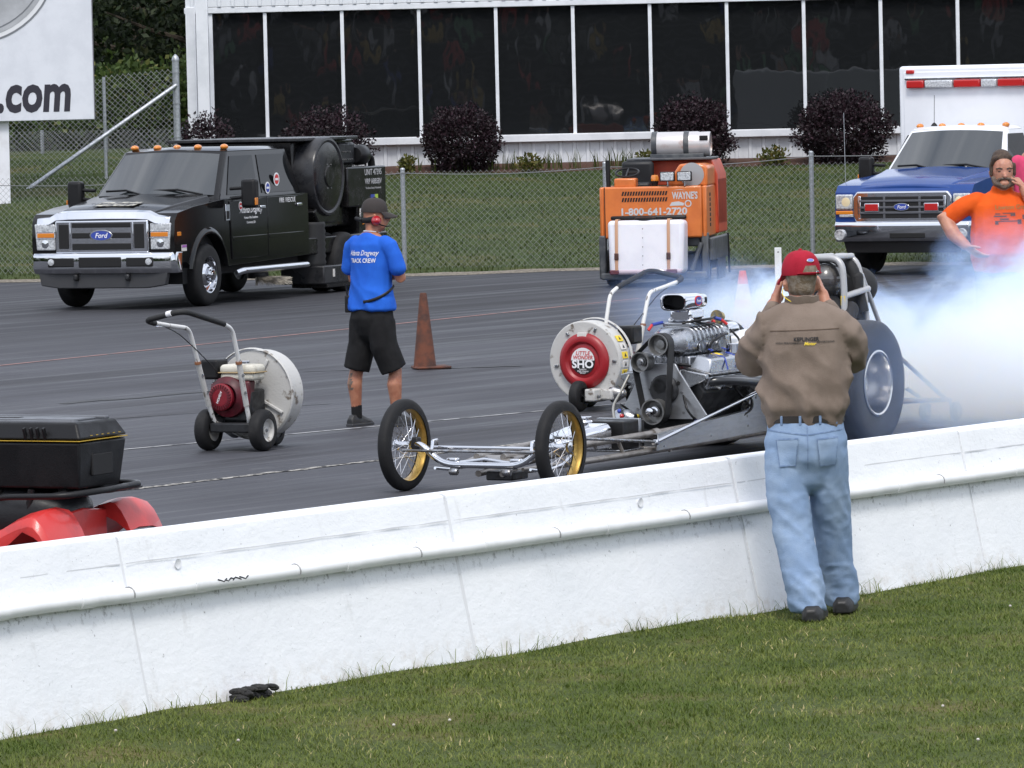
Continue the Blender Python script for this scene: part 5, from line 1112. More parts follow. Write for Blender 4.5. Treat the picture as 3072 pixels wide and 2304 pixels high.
for s in (-1, 1):
    hl = MB(); hl.prism([(.645*s,.735),(.90*s,.735),(.925*s,1.055),(.645*s,1.055)], .90, .975, 'yz'); h = hl.build('headlight', M_lens, tk, .015, 3)
    bx('turn_lens', M_amber, h, (.968,.77*s,.915), (.026,.23,.055), .006); bx('lamp_divider', M_chrome, h, (.97,.77*s,.955), (.022,.25,.010), .003); bx('lamp_divider', M_chrome, h, (.97,.77*s,.878), (.022,.25,.010), .003)
    mb = MB(); mb.lathe([(.06,.955),(.05,.978),(.001,.984)], (0,.78*s,.81), 'x', 20); mb.build('lamp_bowl', M_chrome, h)
    mb = MB(); mb.lathe([(.055,.955),(.045,.978),(.001,.984)], (0,.78*s,1.005), 'x', 20); mb.build('lamp_bowl', M_lens, h)
    bx('side_marker', M_amber, tk, (.83,.966*s,.915), (.10,.012,.05), .003)
mb = MB(); rings = []
for y in (-.98,-.93,-.6,-.2,.2,.6,.93,.98):
    b_ = -.14 if abs(y) > .95 else (-.05 if abs(y) > .9 else 0) ; rings.append([(.90+b_,y,.70),(1.03+b_,y,.70),(1.06+b_,y,.66),(1.06+b_,y,.50),(1.02+b_,y,.445),(.90+b_,y,.445)])
mb.loft(rings); bp = mb.build('front_bumper', M_chrome, tk, .012, 3, smooth=50)
bx('bumper_opening', M_dark, bp, (1.055,0,.585), (.03,.58,.13), .015); 
for s in (-1, 1):
    bx('bumper_opening', M_dark, bp, (1.053,.53*s,.585), (.03,.36,.115), .015); mb = MB(); mb.lathe([(.045,1.05),(.04,1.075),(.001,1.08)], (0,.66*s,.59), 'x', 18); mb.build('fog_lamp', M_lens, bp)
    bx('tow_hook', M_darkm, bp, (.9,.35*s,.40), (.3,.06,.08), .02)
mb = MB(); mb.prism([(-.88,.49),(.88,.49),(.84,.30),(.6,.265),(-.6,.265),(-.84,.30)], .90, .99, 'yz'); mb.build('air_dam', M_grey, tk, .012)
for s in (-1, 1):
    tb('running_board', M_chrome, tk, arc([(-.72,1.0*s,.375),(-.80,1.05*s,.40),(-2.75,1.05*s,.40),(-2.85,1.0*s,.385)], .08), .042, 12); bx('fender_badge', M_chrome, tk, (-.56,.972*s,1.13), (.12,.012,.20), .004); bx('badge_inset', M_dark, tk, (-.56,.979*s,1.10), (.08,.004,.10), .002)
fy2 = lambda x_, z_, y=.9835: frame4((x_, y, z_), (-1,0,0), (0,0,1))
text('Atlanta Dragway', .115, M_white_print, tk, fy2(-1.22,1.145,.984), shear=.5, sx=.85); text('Home of the Southern', .045, M_white_print, tk, fy2(-1.22,1.05,.984)); text('Commerce, GA', .04, M_white_print, tk, fy2(-1.22,.99,.984))
text('FIRE / RESCUE', .085, M_white_print, tk, fy2(-2.33,1.235,.984), sx=.95)
def sticker(x_, z_, y, r, m):
    mb = MB(); mb.lathe([(.001,.002),(r,.002),(r,0)], (x_,y,z_), 'y', 20, cap=False); mb.build('round_sticker', M_white_print, tk); mb = MB(); mb.lathe([(.001,.004),(r*.75,.004)], (x_,y,z_), 'y', 20, cap=False); mb.build('sticker_field', m, tk); bx('sticker_bar', M_white_print, tk, (x_,y+.005,z_), (r*1.1,.001,r*.35), 0)
sticker(-.92,1.20,.983,.055,M_red_print); sticker(-1.98,1.40,.872,.075,M_blue_print); sticker(-2.30,1.50,.852,.085,M_red_print)
bx('fender_sticker', M_tag, tk, (.70,.967,.74), (.14,.004,.075), 0); bx('sticker_band', N('violet print', (.3,.1,.35), .6), tk, (.70,.970,.76), (.13,.003,.03), 0)
bx('hood_decal', N('pale hood decal', (.42,.40,.34), .5, col2=(.10,.10,.10), ns=14, lo=.45, hi=.55), tk, (.52,.0,1.279), (.30,.55,.004), 0, Matrix.Rotation(R(7.5),3,'Y'))
text('Atlanta Dragway', .12, M_black_print, tk, frame4((.52,0,1.2835), (0,1,0), (-1,0,.13)), shear=.4)
# vacuum sweeper body
M_swb = N('black sweeper body', (.008,.008,.009), .22, col2=(.014,.013,.013), ns=6, rv=.08, spec=.35); M_swg = N('scuffed dark sheet', (.018,.019,.022), .35, col2=(.032,.032,.035), ns=5, rv=.1, spec=.35)
bx('bed_frame', M_swb, tk, (-4.3,0,.62), (2.55,1.9,.22), .02); bx('hopper', M_swb, tk, (-4.05,-.10,1.40), (1.9,1.65,1.15), .03, None, 3); bx('top_deck', M_swg, tk, (-3.9,-.05,1.985), (1.9,1.85,.04), .008)
mb = MB(); mb.lathe([(.50,.60),(.51,.62),(.51,.98),(.50,1.0),(.47,1.005),(.44,.985),(.42,.985)], (-3.60,0,1.50), 'y', 44, cap=False); fh = mb.build('fan_drum', M_swg, tk)
mb = MB(); mb.lathe([(.44,.99),(.40,1.0),(.14,1.005),(.13,1.02),(.001,1.02)], (-3.60,0,1.50), 'y', 40, cap=False); mb.build('drum_face', M_swb, fh); 
for k in range(4): t_ = R(70+40*(k % 2)) if k < 2 else R(-70-40*(k % 2)); cy_('drum_bolt', M_steel, fh, (-3.6+.16*math.cos(t_),1.0,1.5+.16*math.sin(t_)), (-3.6+.16*math.cos(t_),1.012,1.5+.16*math.sin(t_)), .012, n=8)
mb = MB(); mb.prism([(-3.2,1.05),(-3.35,.90),(-3.9,.90),(-4.05,1.10),(-3.6,1.3)], .62, .96); mb.build('drum_outlet', M_swb, fh, .02)
hs = MB(); pr = []
for k in range(15): pr += [(.20 if k % 2 else .185, .36+.04*k)]
hs.lathe(pr, (-3.42,.80,0), 'z', 26); hs.build('suction_hose', N('ribbed hose', (.014,.014,.015), .6), tk, smooth=60)
bx('suction_skid', M_swg, tk, (-3.75,.75,.24), (1.0,.62,.24), .02); bx('skid_flap', M_swb, tk, (-3.9,.80,.11), (1.1,.5,.08), .01); bx('skid_label', M_tag, tk, (-3.55,1.062,.26), (.06,.004,.10), 0)
bx('rear_box', M_swb, tk, (-4.85,.62,1.34), (1.25,.74,.52), .02, None, 3); fb = lambda x_, z_: frame4((x_,.9925,z_), (-1,0,0), (0,0,1))
text('UNIT 47395', .11, N('dim lettering', (.42,.42,.43), .6), tk, fb(-5.05,1.52), bold=.01); text('VRP ABB5BV', .10, MAT['dim lettering'], tk, fb(-5.05,1.40), bold=.01); text('The Street Sweep Professionals', .040, MAT['dim lettering'], tk, fb(-5.05,1.315))
bx('box_sticker', M_blue_print, tk, (-5.02,.9925,1.20), (.13,.004,.06), 0); bx('box_sticker', N('green print', (.35,.5,.05), .5), tk, (-5.14,.9925,1.20), (.10,.004,.06), 0); bx('box_sticker', M_red_print, tk, (-4.2,.735,1.90), (.22,.02,.11), .004); bx('sticker_mark', M_white_print, tk, (-4.18,.747,1.90), (.15,.004,.03), 0)
bx('padlock', M_steel, tk, (-4.62,.992,1.00), (.06,.02,.12), .01)
mb = MB(); mb.lathe([(.001,-.16),(.10,-.15),(.135,-.08),(.135,.10),(.10,.16),(.001,.17)], (-5.05,.80,1.75), 'x', 24); mb.build('air_cleaner', M_blackp, tk); tb('air_duct', M_blackp, tk, arc([(-5.2,.80,1.75),(-5.42,.80,1.72),(-5.45,.80,1.58)], .08), .05, 10)
bx('engine_cover', M_swb, tk, (-5.3,.2,1.0), (.9,1.3,.7), .03); bx('valve_stack', M_darkm, tk, (-4.62,.72,1.78), (.5,.2,.28), .03)
for k in range(9):
    cy_('fitting', M_steel, tk, (-4.45-.07*(k % 5),.83,1.70+.1*(k//5)), (-4.45-.07*(k % 5),.845,1.70+.1*(k//5)), .012, n=8)
bx('rear_lamp', M_amber, tk, (-4.9,.9,.86), (.05,.02,.05), .008)
# side broom bristles
mb = MB()
for k in range(240):
    a_ = random.uniform(R(200), R(345)); r0_ = .12; r1_ = .36 + .1*random.random(); cx, cyb = -1.95, .72
    mb.tube([(cx+r0_*math.cos(a_)*-1, cyb-r0_*math.sin(a_)*.6, .28), (cx-r1_*math.cos(a_), cyb-r1_*math.sin(a_)*.95, .17+.10*random.random())], [.006,.003], 3)
br = mb.build('broom_bristles', N('straw bristles', (.36,.33,.28), .8, col2=(.2,.18,.15), ns=20), tk, smooth=0); br['kind'] = 'stuff'
mb = MB(); mb.lathe([(.001,.38),(.12,.38),(.14,.30),(.13,.26),(.001,.26)], (-1.95,.72,0), 'z', 20); mb.build('broom_head', M_darkm, tk)
# ---------------------------------------------------------------- ambulance
am_p = AT(931, 260, 71.9); AM_A = -116.0
am = empty('ambulance', (am_p.x, 71.9, 0), AM_A, 'blue nosed ambulance with white cab roof, white box body and red light bar', 'ambulance')
M_amblue = N('blue vehicle paint', (.014,.050,.205), .12, col2=(.012,.044,.185), ns=4); M_amw = N('white vehicle paint', (.74,.76,.80), .35, col2=(.70,.72,.76), ns=2, coat=.5)
cab(am, M_amblue, M_amw, M_blackp, xr=-1.75, hood_dz=.02)
for s in (-1, 1): wheel_truck(am, 0, .86*s, s)
for s in (-1, 1): wheel_truck(am, -3.8, .90*s, s, hub=False)
gr = MB(); gr.prism([(-.66,.70),(.66,.70),(.70,.80),(.70,1.04),(.64,1.11),(-.64,1.11),(-.70,1.04),(-.70,.80)], .94, 1.0, 'yz'); gr = gr.build('grille', M_chrome, am, .02, 3)
mb = MB(); mb.prism([(-.60,.755),(.60,.755),(.63,.82),(.63,1.0),(.59,1.045),(-.59,1.045),(-.63,1.0),(-.63,.82)], .985, 1.006, 'yz'); mb.build('grille_void', M_dark, gr, .01)
for z_ in (.83,.90,.985): bx('grille_bar', N('grille grey', (.12,.125,.14), .35, .4), gr, (1.008,0,z_), (.016,1.20,.030), .006)
for y in (-.25,.25): bx('grille_post', MAT['grille grey'], gr, (1.006,y,.90), (.014,.03,.28), .004)
for s in (-1, 1):
    rl = bx('grille_strobe', M_chrome, gr, (1.015,.42*s,.90), (.03,.21,.115), .01); bx('strobe_lens', M_redl, rl, (1.030,.42*s,.90), (.012,.185,.09), .008)
    bx('grille_cheek', M_chrome, gr, (1.004,.60*s,.90), (.02,.035,.30), .008)
    hl = bx('headlight', M_lens, am, (.945,.83*s,.975), (.09,.24,.20), .02, None, 3); mb = MB(); mb.lathe([(.075,.97),(.06,.992),(.001,.996)], (0,.80*s,.975), 'x', 20); mb.build('lamp_bowl', N('warm headlamp bowl', (.85,.74,.48), .15, .2, coat=.8), hl); bx('turn_lens', M_amber, hl, (.948,.83*s,.835), (.085,.24,.05), .01)  # lit look is put into the bowl's warm colour, it emits nothing
    bx('park_lens', M_lens, hl, (.946,.80*s,.795), (.085,.20,.035), .006)
oval_badge(gr, 1.014, 0, .905, .115, .05)
mb = MB(); rings = []
for y in (-.99,-.94,-.6,0,.6,.94,.99):
    b_ = -.14 if abs(y) > .95 else (-.04 if abs(y) > .9 else 0); rings.append([(.92+b_,y,.715),(1.06+b_,y,.715),(1.09+b_,y,.67),(1.08+b_,y,.50),(1.03+b_,y,.45),(.92+b_,y,.45)])
mb.loft(rings); bp = mb.build('front_bumper', M_chrome, am, .012, 3, smooth=50)
for s in (-1, 1): mb = MB(); mb.lathe([(.075,1.06),(.072,1.09),(.06,1.092),(.055,1.08),(.001,1.086)], (0,.86*s,.545), 'x', 22); mb.build('fog_lamp', M_lens, bp)
bx('bumper_opening', M_dark, bp, (1.085,.1,.53), (.02,.5,.07), .01); mb = MB(); mb.prism([(-.85,.46),(.85,.46),(.80,.30),(-.80,.30)], .92, .98, 'yz'); mb.build('air_dam', M_blackp, am, .01)
XB = -1.85
bo = bx('box_body', M_amw, am, (XB-2.1,0,1.66), (4.2,2.32,2.18), .05, None, 4)
bx('box_front_panel', M_amw, bo, (XB+.006,0,1.72), (.02,2.16,1.90), .02); bx('lamp_rail', M_chrome, bo, (XB+.035,0,2.575), (.05,2.10,.02), .004)
yl = -1.02
for wd, m in ((.27,M_redl),(.42,M_lens),(.40,M_redl),(.24,M_lens),(.40,M_redl),(.30,M_redl)):
    bx('light_bar_lens', m, bo, (XB+.055,yl+wd/2,2.50), (.09,wd-.015,.105), .018, None, 3); yl += wd
for s in (-1, 1): bx('corner_lamp', M_redl, bo, (XB+.015,.98*s,2.67), (.04,.12,.055), .015)
mb = MB(); mb.tube([(-1.35,-.45,1.95),(-1.40,-.46,2.35)], .004, 5); mb.build('aerial', M_blackp, am); mb = MB(); mb.lathe([(.05,0),(.03,.03),(.008,.05)], (-1.35,-.45,1.93), 'z', 12); mb.build('aerial_base', M_blackp, am)
tb('whip_aerial', M_galv, am, [(.55,-.98,1.05),(.52,-1.0,2.15)], .004, 5)
bx('windscreen_papers', M_tag, am, (-.42,.12,1.375), (.02,.5,.05), .004, Matrix.Rotation(R(-30),3,'Y'))
# ================================================================ ORANGE SWEEPER
M_or = N('orange machine paint', (.60,.16,.030), .42, col2=(.52,.13,.025), ns=3, coat=.3, bump=.03, bs=30); M_or2 = N('red orange hood', (.48,.065,.022), .45, col2=(.40,.05,.02), ns=4)
M_frame = N('dark machine frame', (.045,.05,.058), .5, col2=(.09,.095,.10), ns=7, rv=.1)
M_poly = N('white polyethylene', (.72,.72,.78), .4, col2=(.66,.66,.73), ns=2.5, sub=.1)
M_strapo = N('tan webbing strap', (.42,.24,.15), .8)
sa = R(-99); ey = Vector((-math.sin(sa), math.cos(sa), 0))
sw = empty('sweeper_machine', Vector((1.673, 69.355, 0)) + ey*.185, -99, 'orange ride on floor sweeper with white water tank in front and gas cylinder on top', 'sweeper')
bx('front_panel', M_or, sw, (-.05,0,.95), (.10,1.27,.665), .025, None, 3); bx('side_panel', M_or, sw, (-.55,-.66,.95), (1.05,.06,.66), .02); bx('side_panel', M_or, sw, (-.60,.665,.95), (1.15,.06,.66), .02)
bx('panel_seam', M_dark, sw, (.001,-.62,.95), (.004,.010,.66), 0); bx('inner_core', M_frame, sw, (-.9,0,.85), (1.6,1.2,.7), .02)
for z_ in (1.195,1.115):
    for k in range(17): mb = MB(); y = -.40 + .035*k; mb.prism([(y,z_-.026),(y+.022,z_-.026),(y+.036,z_+.026),(y+.014,z_+.026)], -.004, .0035, 'yz'); mb.build('vent_slot', M_dark, sw)
M_grl = N('grey lettering', (.46,.46,.47), .6)
fx2 = lambda y, z, x=.003: frame4((x,y,z), (0,1,0), (0,0,1))
text('1-800-641-2720', .125, M_grl, sw, fx2(.01,.955), bold=.03, sx=1.08); text("WAYNE'S", .125, M_grl, sw, fx2(.42,1.155), bold=.035, sx=.62)
mb = MB(); mb.lathe([(.045,0),(.045,.003),(.03,.003),(.03,0)], (.001,.46,1.055), 'x', 20, cap=False); mb.build('logo_wheel', M_grl, sw); mb = MB(); mb.prism([(.22,1.03),(.40,1.03),(.41,1.06),(.34,1.085),(.25,1.075)], .0005, .003, 'yz'); mb.build('logo_mark', M_grl, sw); mb = MB(); mb.prism([(.25,1.225),(.36,1.24),(.44,1.225),(.36,1.232)], .0005, .003, 'yz'); mb.build('logo_mark', M_grl, sw)
bx('dash_box', M_or, sw, (-.18,-.36,1.33), (.26,.28,.12), .02)
mb = MB(); mb.M = Matrix.Translation((-.30,-.36,1.46)) @ Matrix.Rotation(R(20),4,'Y'); mb.tube([(.15*math.cos(t_),.15*math.sin(t_),0) for t_ in np.linspace(0,6.283,29)[:-1]], .014, 8, closed=True); mb.tube([(-.15,0,0),(.15,0,0)], .011, 6); mb.tube([(0,0,0),(0,.15,0)], .011, 6); mb.tube([(0,0,0),(.03,0,-.2)], .018, 8); mb.build('steering_wheel', M_blackp, sw)
bx('seat_back', M_seatv, sw, (-.75,-.28,1.43), (.10,.42,.34), .05, None, 4); bx('seat_cushion', M_seatv, sw, (-.52,-.28,1.27), (.42,.42,.12), .04, None, 3); tb('control_lever', M_blackp, sw, [(-.4,-.62,1.25),(-.42,-.63,1.62)], .03, 8)
mb = MB(); mb.prism([(.20,1.27),(.70,1.27),(.70,1.52),(.62,1.56),(.34,1.56),(.20,1.35)], -.95, -.14, 'yz'); mb.build('engine_console', M_or, sw, .03, 3)
mb = MB(); mb.prism([(-.45,1.27),(.70,1.27),(.735,.75),(.735,1.40),(.66,1.60),(-.35,1.60),(-.45,1.5)], -1.9, -.96, 'yz'); mb.build('rear_hood', M_or2, sw, .03, 3); bx('rear_hood_side', M_or2, sw, (-1.45,.705,1.0), (.95,.06,.72), .02)
bx('top_plate', M_frame, sw, (-1.2,.12,1.615), (.9,1.1,.03), .008); mb = MB(); mb.lathe([(.13,0),(.13,.05),(.10,.07),(.001,.075)], (-1.1,.42,1.56), 'z', 22); mb.build('air_cap', M_blackp, sw)
mb = MB(); mb.lathe([(.15,-.004),(.155,.004),(.14,.006),(.001,.006)], (-.14,.50,1.42), 'x', 28); mb.M = Matrix(); pn = mb.build('gauge_panel', N('panel grey', (.32,.32,.33), .3), sw)
for y in (.20,.42): lp = bx('work_lamp', M_blackp, sw, (.0,y,1.405), (.09,.19,.125), .012); bx('lamp_lens', M_lens, lp, (.046,y,1.405), (.01,.165,.10), .008); tb('lamp_bracket', M_chrome, lp, [(0,y,1.28),(0,y,1.345)], .014, 8)
mb = MB(); mb.lathe([(.05,0),(.05,.05),(.04,.075),(.001,.08)], (-.12,.02,1.35), 'z', 16); mb.build('beacon', M_amber, sw); cy_('beacon_stem', M_blackp, sw, (-.12,.02,1.28), (-.12,.02,1.355), .035, .05)
# lpg cylinder on top
gc = MB(); gc.lathe([(.10,-.39),(.155,-.37),(.165,-.33),(.165,.22),(.155,.26),(.158,.27),(.160,.385),(.150,.39),(.148,.30),(.001,.29)], (-1.15,.24,1.80), 'y', 34); gc = gc.build('gas_cylinder', N('weathered cylinder', (.56,.54,.54), .42, .35, col2=(.30,.16,.12), ns=5, lo=.5, hi=.78, rv=.1), sw)
for y in (-.10,.32): mb = MB(); mb.lathe([(.167,-.035),(.171,-.03),(.171,.03),(.167,.035)], (-1.15,y,1.80), 'y', 34, cap=False); mb.build('cylinder_strap', M_frame, gc)
bx('collar_slot', M_dark, gc, (-.995,.555,1.88), (.03,.11,.06), .01); bx('cylinder_cradle', M_frame, gc, (-1.15,.2,1.65), (.3,.7,.06), .01)
# right side slots, chassis, tyres
for k in range(7): bx('side_vent', M_dark, sw, (-.40,.696,1.16-.065*k), (.10,.006,.045), .004)
bx('bumper_frame', M_frame, sw, (-.05,0,.135), (.16,1.36,.09), .02); bx('frame_post', M_frame, sw, (-.06,-.66,.38), (.14,.09,.56), .02); bx('frame_post', M_frame, sw, (-.10,.66,.40), (.14,.09,.56), .02); bx('side_skirt', M_frame, sw, (-.95,.73,.46), (1.7,.06,.30), .02); bx('rear_flap', M_frame, sw, (-1.15,.735,.22), (.8,.03,.34), .01); tb('flap_rod', M_blackp, sw, [(-1.75,.76,.62),(-1.78,.77,.10)], .015, 8)
tb('frame_brace', M_frame, sw, [(.0,.62,.55),(.05,.50,.2)], .03, 8); tb('hydraulic_hose', M_strapo, sw, [(-.15,.64,.5),(-.2,.66,.2)], .02, 8)
for x_, y in ((-.45,-.58),(-.45,.58),(-1.7,0)): c = (x_,y,.24); wl = MB().lathe(tyre_prof(.24,.13,.18,.5), c, 'y', 30, cap=False).build('wheel', M_rub, sw, smooth=60); MB().lathe([(.135,.08),(.10,.05),(.001,.05)], c, 'y', 22, cap=False).build('rim', M_steel, wl); MB().lathe([(.135,-.08),(.10,-.05),(.001,-.05)], c, 'y', 22, cap=False).build('rim', M_steel, wl)
bx('undertray', M_dark, sw, (-.95,0,.28), (1.7,1.2,.22), 0)
mb = MB(); mb.hexa([(-.0,-.55,.17),(.38,-.52,.17),(.38,.42,.17),(-.0,.45,.17),(-.0,-.56,.85),(.30,-.55,.86),(.30,.44,.86),(-.0,.46,.85)]); wt = mb.build('water_tank', M_poly, sw, .06, 5)
mb = MB(); mb.hexa([(.01,-.52,.165),(.385,-.50,.165),(.385,.40,.165),(.01,.42,.165),(.01,-.525,.235),(.3865,-.515,.235),(.3865,.415,.235),(.01,.43,.235)]); mb.build('tank_stain', N('stained polyethylene', (.46,.38,.45), .5), wt, .03, 3)
for y in (-.46,-.02,.28): bx('tank_foot', N('maroon rubber', (.10,.02,.03), .6), wt, (.34,y,.20), (.12,.14 if y > -.2 else .12,.06), .012)
mb = MB(); mb.lathe([(.14,0),(.14,.03),(.09,.045),(.001,.05)], (.14,-.08,.855), 'z', 26); mb.build('tank_lid', M_blackp, wt); bx('tank_bracket', M_blackp, wt, (.03,-.05,.885), (.06,.98,.05), .02)
for y in (-.43,.24):
    tb('tank_strap', M_strapo, wt, [(.05,y,.868),(.28,y,.872),(.325,y,.83),(.37,y,.42),(.392,y,.20)], (.020,.004), 8, side=(0,1,0)); bx('ratchet_buckle', N('dark buckle', (.10,.05,.04), .4, .5), wt, (.375,y,.40), (.03,.055,.09), .01)
for k in range(5): cy_('tank_rivet', M_grey, wt, (.345+.012*k,-.09,.75-.115*k), (.352+.012*k,-.09,.75-.115*k), .007, n=8)
# ================================================================ PEOPLE   (local: facing +y, x to their right, z up)
def blob(name, chains, voxel, m, parent=None, smooth=4, fold=None, n=16):
    mb = MB()
    for c in chains:
        pts, rad = c[0], c[1]; mb.tube(pts, list(rad), n, side=c[2] if len(c) > 2 else None, rnd=len(c) < 4)
    me = mb.mesh(name, 0); o = bpy.data.objects.new(name, me); COL.objects.link(o)
    r = o.modifiers.new('r', 'REMESH'); r.mode = 'VOXEL'; r.voxel_size = voxel
    s = o.modifiers.new('s', 'SMOOTH'); s.factor = .5; s.iterations = smooth
    dg = bpy.context.evaluated_depsgraph_get(); m2 = bpy.data.meshes.new_from_object(o.evaluated_get(dg)); m2.name = name
    bpy.data.objects.remove(o); bpy.data.meshes.remove(me)
    if fold:
        nv = len(m2.vertices); co = np.empty(nv*3); m2.vertices.foreach_get('co', co); no = np.empty(nv*3); m2.vertices.foreach_get('normal', no)
        co = co.reshape(-1,3); no = no.reshape(-1,3); d = np.array([fold(*p) for p in co]); m2.vertices.foreach_set('co', (co + no*d[:,None]).ravel())
    m2.shade_smooth(); m2.materials.clear(); m2.update()
    return link(name, m2, m, parent)
def hand(w_, d, side, curl=.5, s=1.0, thumb=1):
    """chains of a hand: wrist w_, direction d, side = axis across the palm (towards the thumb)"""
    w_ = Vector(w_); d = Vector(d).normalized(); sd_ = Vector(side); sd_ = (sd_ - d*sd_.dot(d)).normalized(); n = d.cross(sd_)
    ch = [([w_ - d*.03*s, w_ + d*.03*s, w_ + d*.085*s], [(.026*s,.020*s),(.038*s,.018*s),(.040*s,.015*s)], tuple(sd_))]
    for k, L_ in enumerate((.070,.080,.074,.058)):
        b = w_ + d*.082*s + sd_*(.029 - .0193*k)*s; a = curl
        p1 = b + (d*math.cos(a*.6) - n*math.sin(a*.6))*L_*.45*s; p2 = p1 + (d*math.cos(a*1.6) - n*math.sin(a*1.6))*L_*.32*s; p3 = p2 + (d*math.cos(a*2.4) - n*math.sin(a*2.4))*L_*.25*s
        ch.append(([b - d*.02*s, b, p1, p2, p3], [.0095*s,.0098*s,.0092*s,.0085*s,.0075*s]))
    b = w_ + d*.02*s + sd_*.028*s*thumb; p1 = b + (d*.55 + sd_*.75*thumb)*.045*s; p2 = p1 + (d*.9 + sd_*.25*thumb - n*.3)*.035*s
    ch.append(([b - d*.01, b, p1, p2], [.012*s,.012*s,.011*s,.009*s])); return ch
def folds(amp, fx=1.0, fy=1.0, fz=1.0, seed=0):
    def f(x, y, z):
        q = noise.noise((x*fx+seed, y*fy, z*fz)); q2 = noise.noise((x*fx*2.3+seed, y*fy*2.3, z*fz*2.3+4))
        return amp*((1-abs(q)*2.2) + .45*(1-abs(q2)*2) - .6)
    return f
def patch(name, target, parent, corners, m, off=.003, nu=10, nv=10, solid=0):
    mb = MB(); A, B, C, D_ = [Vector(c) for c in corners]; vs = []; fs = []
    for j in range(nv+1):
        for i in range(nu+1): vs.append(tuple(lerp(lerp(A,B,i/nu), lerp(D_,C,i/nu), j/nv)))
    for j in range(nv):
        for i in range(nu): k = j*(nu+1)+i; fs.append((k,k+1,k+nu+2,k+nu+1))
    c = sum((Vector(v) for v in vs), Vector())/len(vs); n = (B-A).cross(D_-A).normalized(); x = (B-A).normalized(); M4 = frame4(c, x, n.cross(x)); inv = M4.inverted()
    mb.add([tuple(inv @ Vector(v)) for v in vs], fs); o = mb.build(name, m, parent, smooth=180); o.matrix_local = M4
    sh = o.modifiers.new('wrap', 'SHRINKWRAP'); sh.target = target; sh.wrap_method = 'PROJECT'; sh.use_project_z = True; sh.use_negative_direction = True; sh.use_positive_direction = True; sh.offset = off; sh.wrap_mode = 'ABOVE_SURFACE'
    return o
def capmesh(parent, m, c, rx, ry, h, brim_dir, nm='cap', tilt=0, brimlen=.075):
    """baseball cap: crown dome + brim"""
    mb = MB(); rings = []
    for k in range(9):
        t_ = math.pi/2*k/8; r_ = math.cos(t_)**.75 if k < 8 else .02; z_ = h*math.sin(t_)
        rings.append([(rx*r_*math.cos(2*math.pi*i/28), ry*r_*math.sin(2*math.pi*i/28), z_) for i in range(28)])
    rings = [[(p[0]*.985,p[1]*.985,-.012) for p in rings[0]]] + rings
    mb.loft(rings); cp = mb.build(nm, m, parent, smooth=60); cp.location = c; cp.rotation_euler = (R(tilt), 0, brim_dir)
    mb = MB(); vs = []; fs = []
    for j in range(5):
        for i in range(13):
            a_ = R(20 + 140*i/12); t_ = j/4; vs.append((rx*math.cos(a_)*(1+.02*t_), ry*math.sin(a_) + brimlen*t_*math.sin(a_)**.8, -.004 - .028*t_ - .018*t_*abs(math.cos(a_))*1.5))
    for j in range(4):
        for i in range(12): k = j*13+i; fs.append((k,k+1,k+14,k+13))
    mb.add(vs, fs); br_ = mb.build('brim', m, cp, smooth=180); so_ = br_.modifiers.new('t', 'SOLIDIFY'); so_.thickness = .004
    mb = MB(); mb.ell((0,0,h+.002), (.010,.010,.006), 10, 6); mb.build('cap_button', m, cp); return cp
def cloth(m, fs, strength, dist, st=(1,1,1), rot=(0,0,0)):
    """adds crisp crease relief (ridged noise) on top of the weave bump of a cloth material"""
    t = m.node_tree; b = t.nodes['Principled BSDF']; lk = t.links.new
    tcn = t.nodes.new('ShaderNodeTexCoord'); mp_ = t.nodes.new('ShaderNodeMapping'); mp_.inputs['Scale'].default_value = st; mp_.inputs['Rotation'].default_value = rot; lk(tcn.outputs['Object'], mp_.inputs[0])
    n = t.nodes.new('ShaderNodeTexNoise'); n.noise_type = 'RIDGED_MULTIFRACTAL'; n.normalize = True; n.inputs['Scale'].default_value = fs; n.inputs['Detail'].default_value = 2.5; n.inputs['Roughness'].default_value = .35; n.inputs['Distortion'].default_value = .4; lk(mp_.outputs[0], n.inputs['Vector'])
    bu = t.nodes.new('ShaderNodeBump'); bu.inputs['Strength'].default_value = strength; bu.inputs['Distance'].default_value = dist; lk(n.outputs['Fac'], bu.inputs['Height'])
    if b.inputs['Normal'].is_linked: lk(b.inputs['Normal'].links[0].from_socket, bu.inputs['Normal'])
    lk(bu.outputs[0], b.inputs['Normal']); return m
M_khaki = N('taupe shirt cotton', (.215,.168,.138), .85, col2=(.175,.135,.110), ns=5, bump=.25, bs=220, spec=.2)
M_denim = N('light denim', (.205,.295,.45), .85, col2=(.280,.370,.51), ns=4.5, lo=.35, hi=.7, bump=.3, bs=240, spec=.2); M_denimd = N('denim seam', (.13,.20,.34), .85, col2=(.2,.28,.42), ns=30)
M_belt_l = N('dark leather belt', (.018,.015,.014), .45); M_redcap = N('red cap cotton', (.34,.012,.030), .8, col2=(.27,.008,.022), ns=6, bump=.2, bs=220, spec=.2)
M_hairg = N('short grey brown hair', (.16,.115,.075), .8, col2=(.24,.20,.16), ns=40, bump=.6, bs=200); M_shoe = N('black shoe', (.015,.015,.016), .5, bump=.2, bs=60)
cloth(M_khaki, 3.4, .55, .022, (1.6,1,1), (0,.6,.3)); cloth(M_denim, 4.2, .42, .016, (1.3,1,.8), (0,-.5,.4))
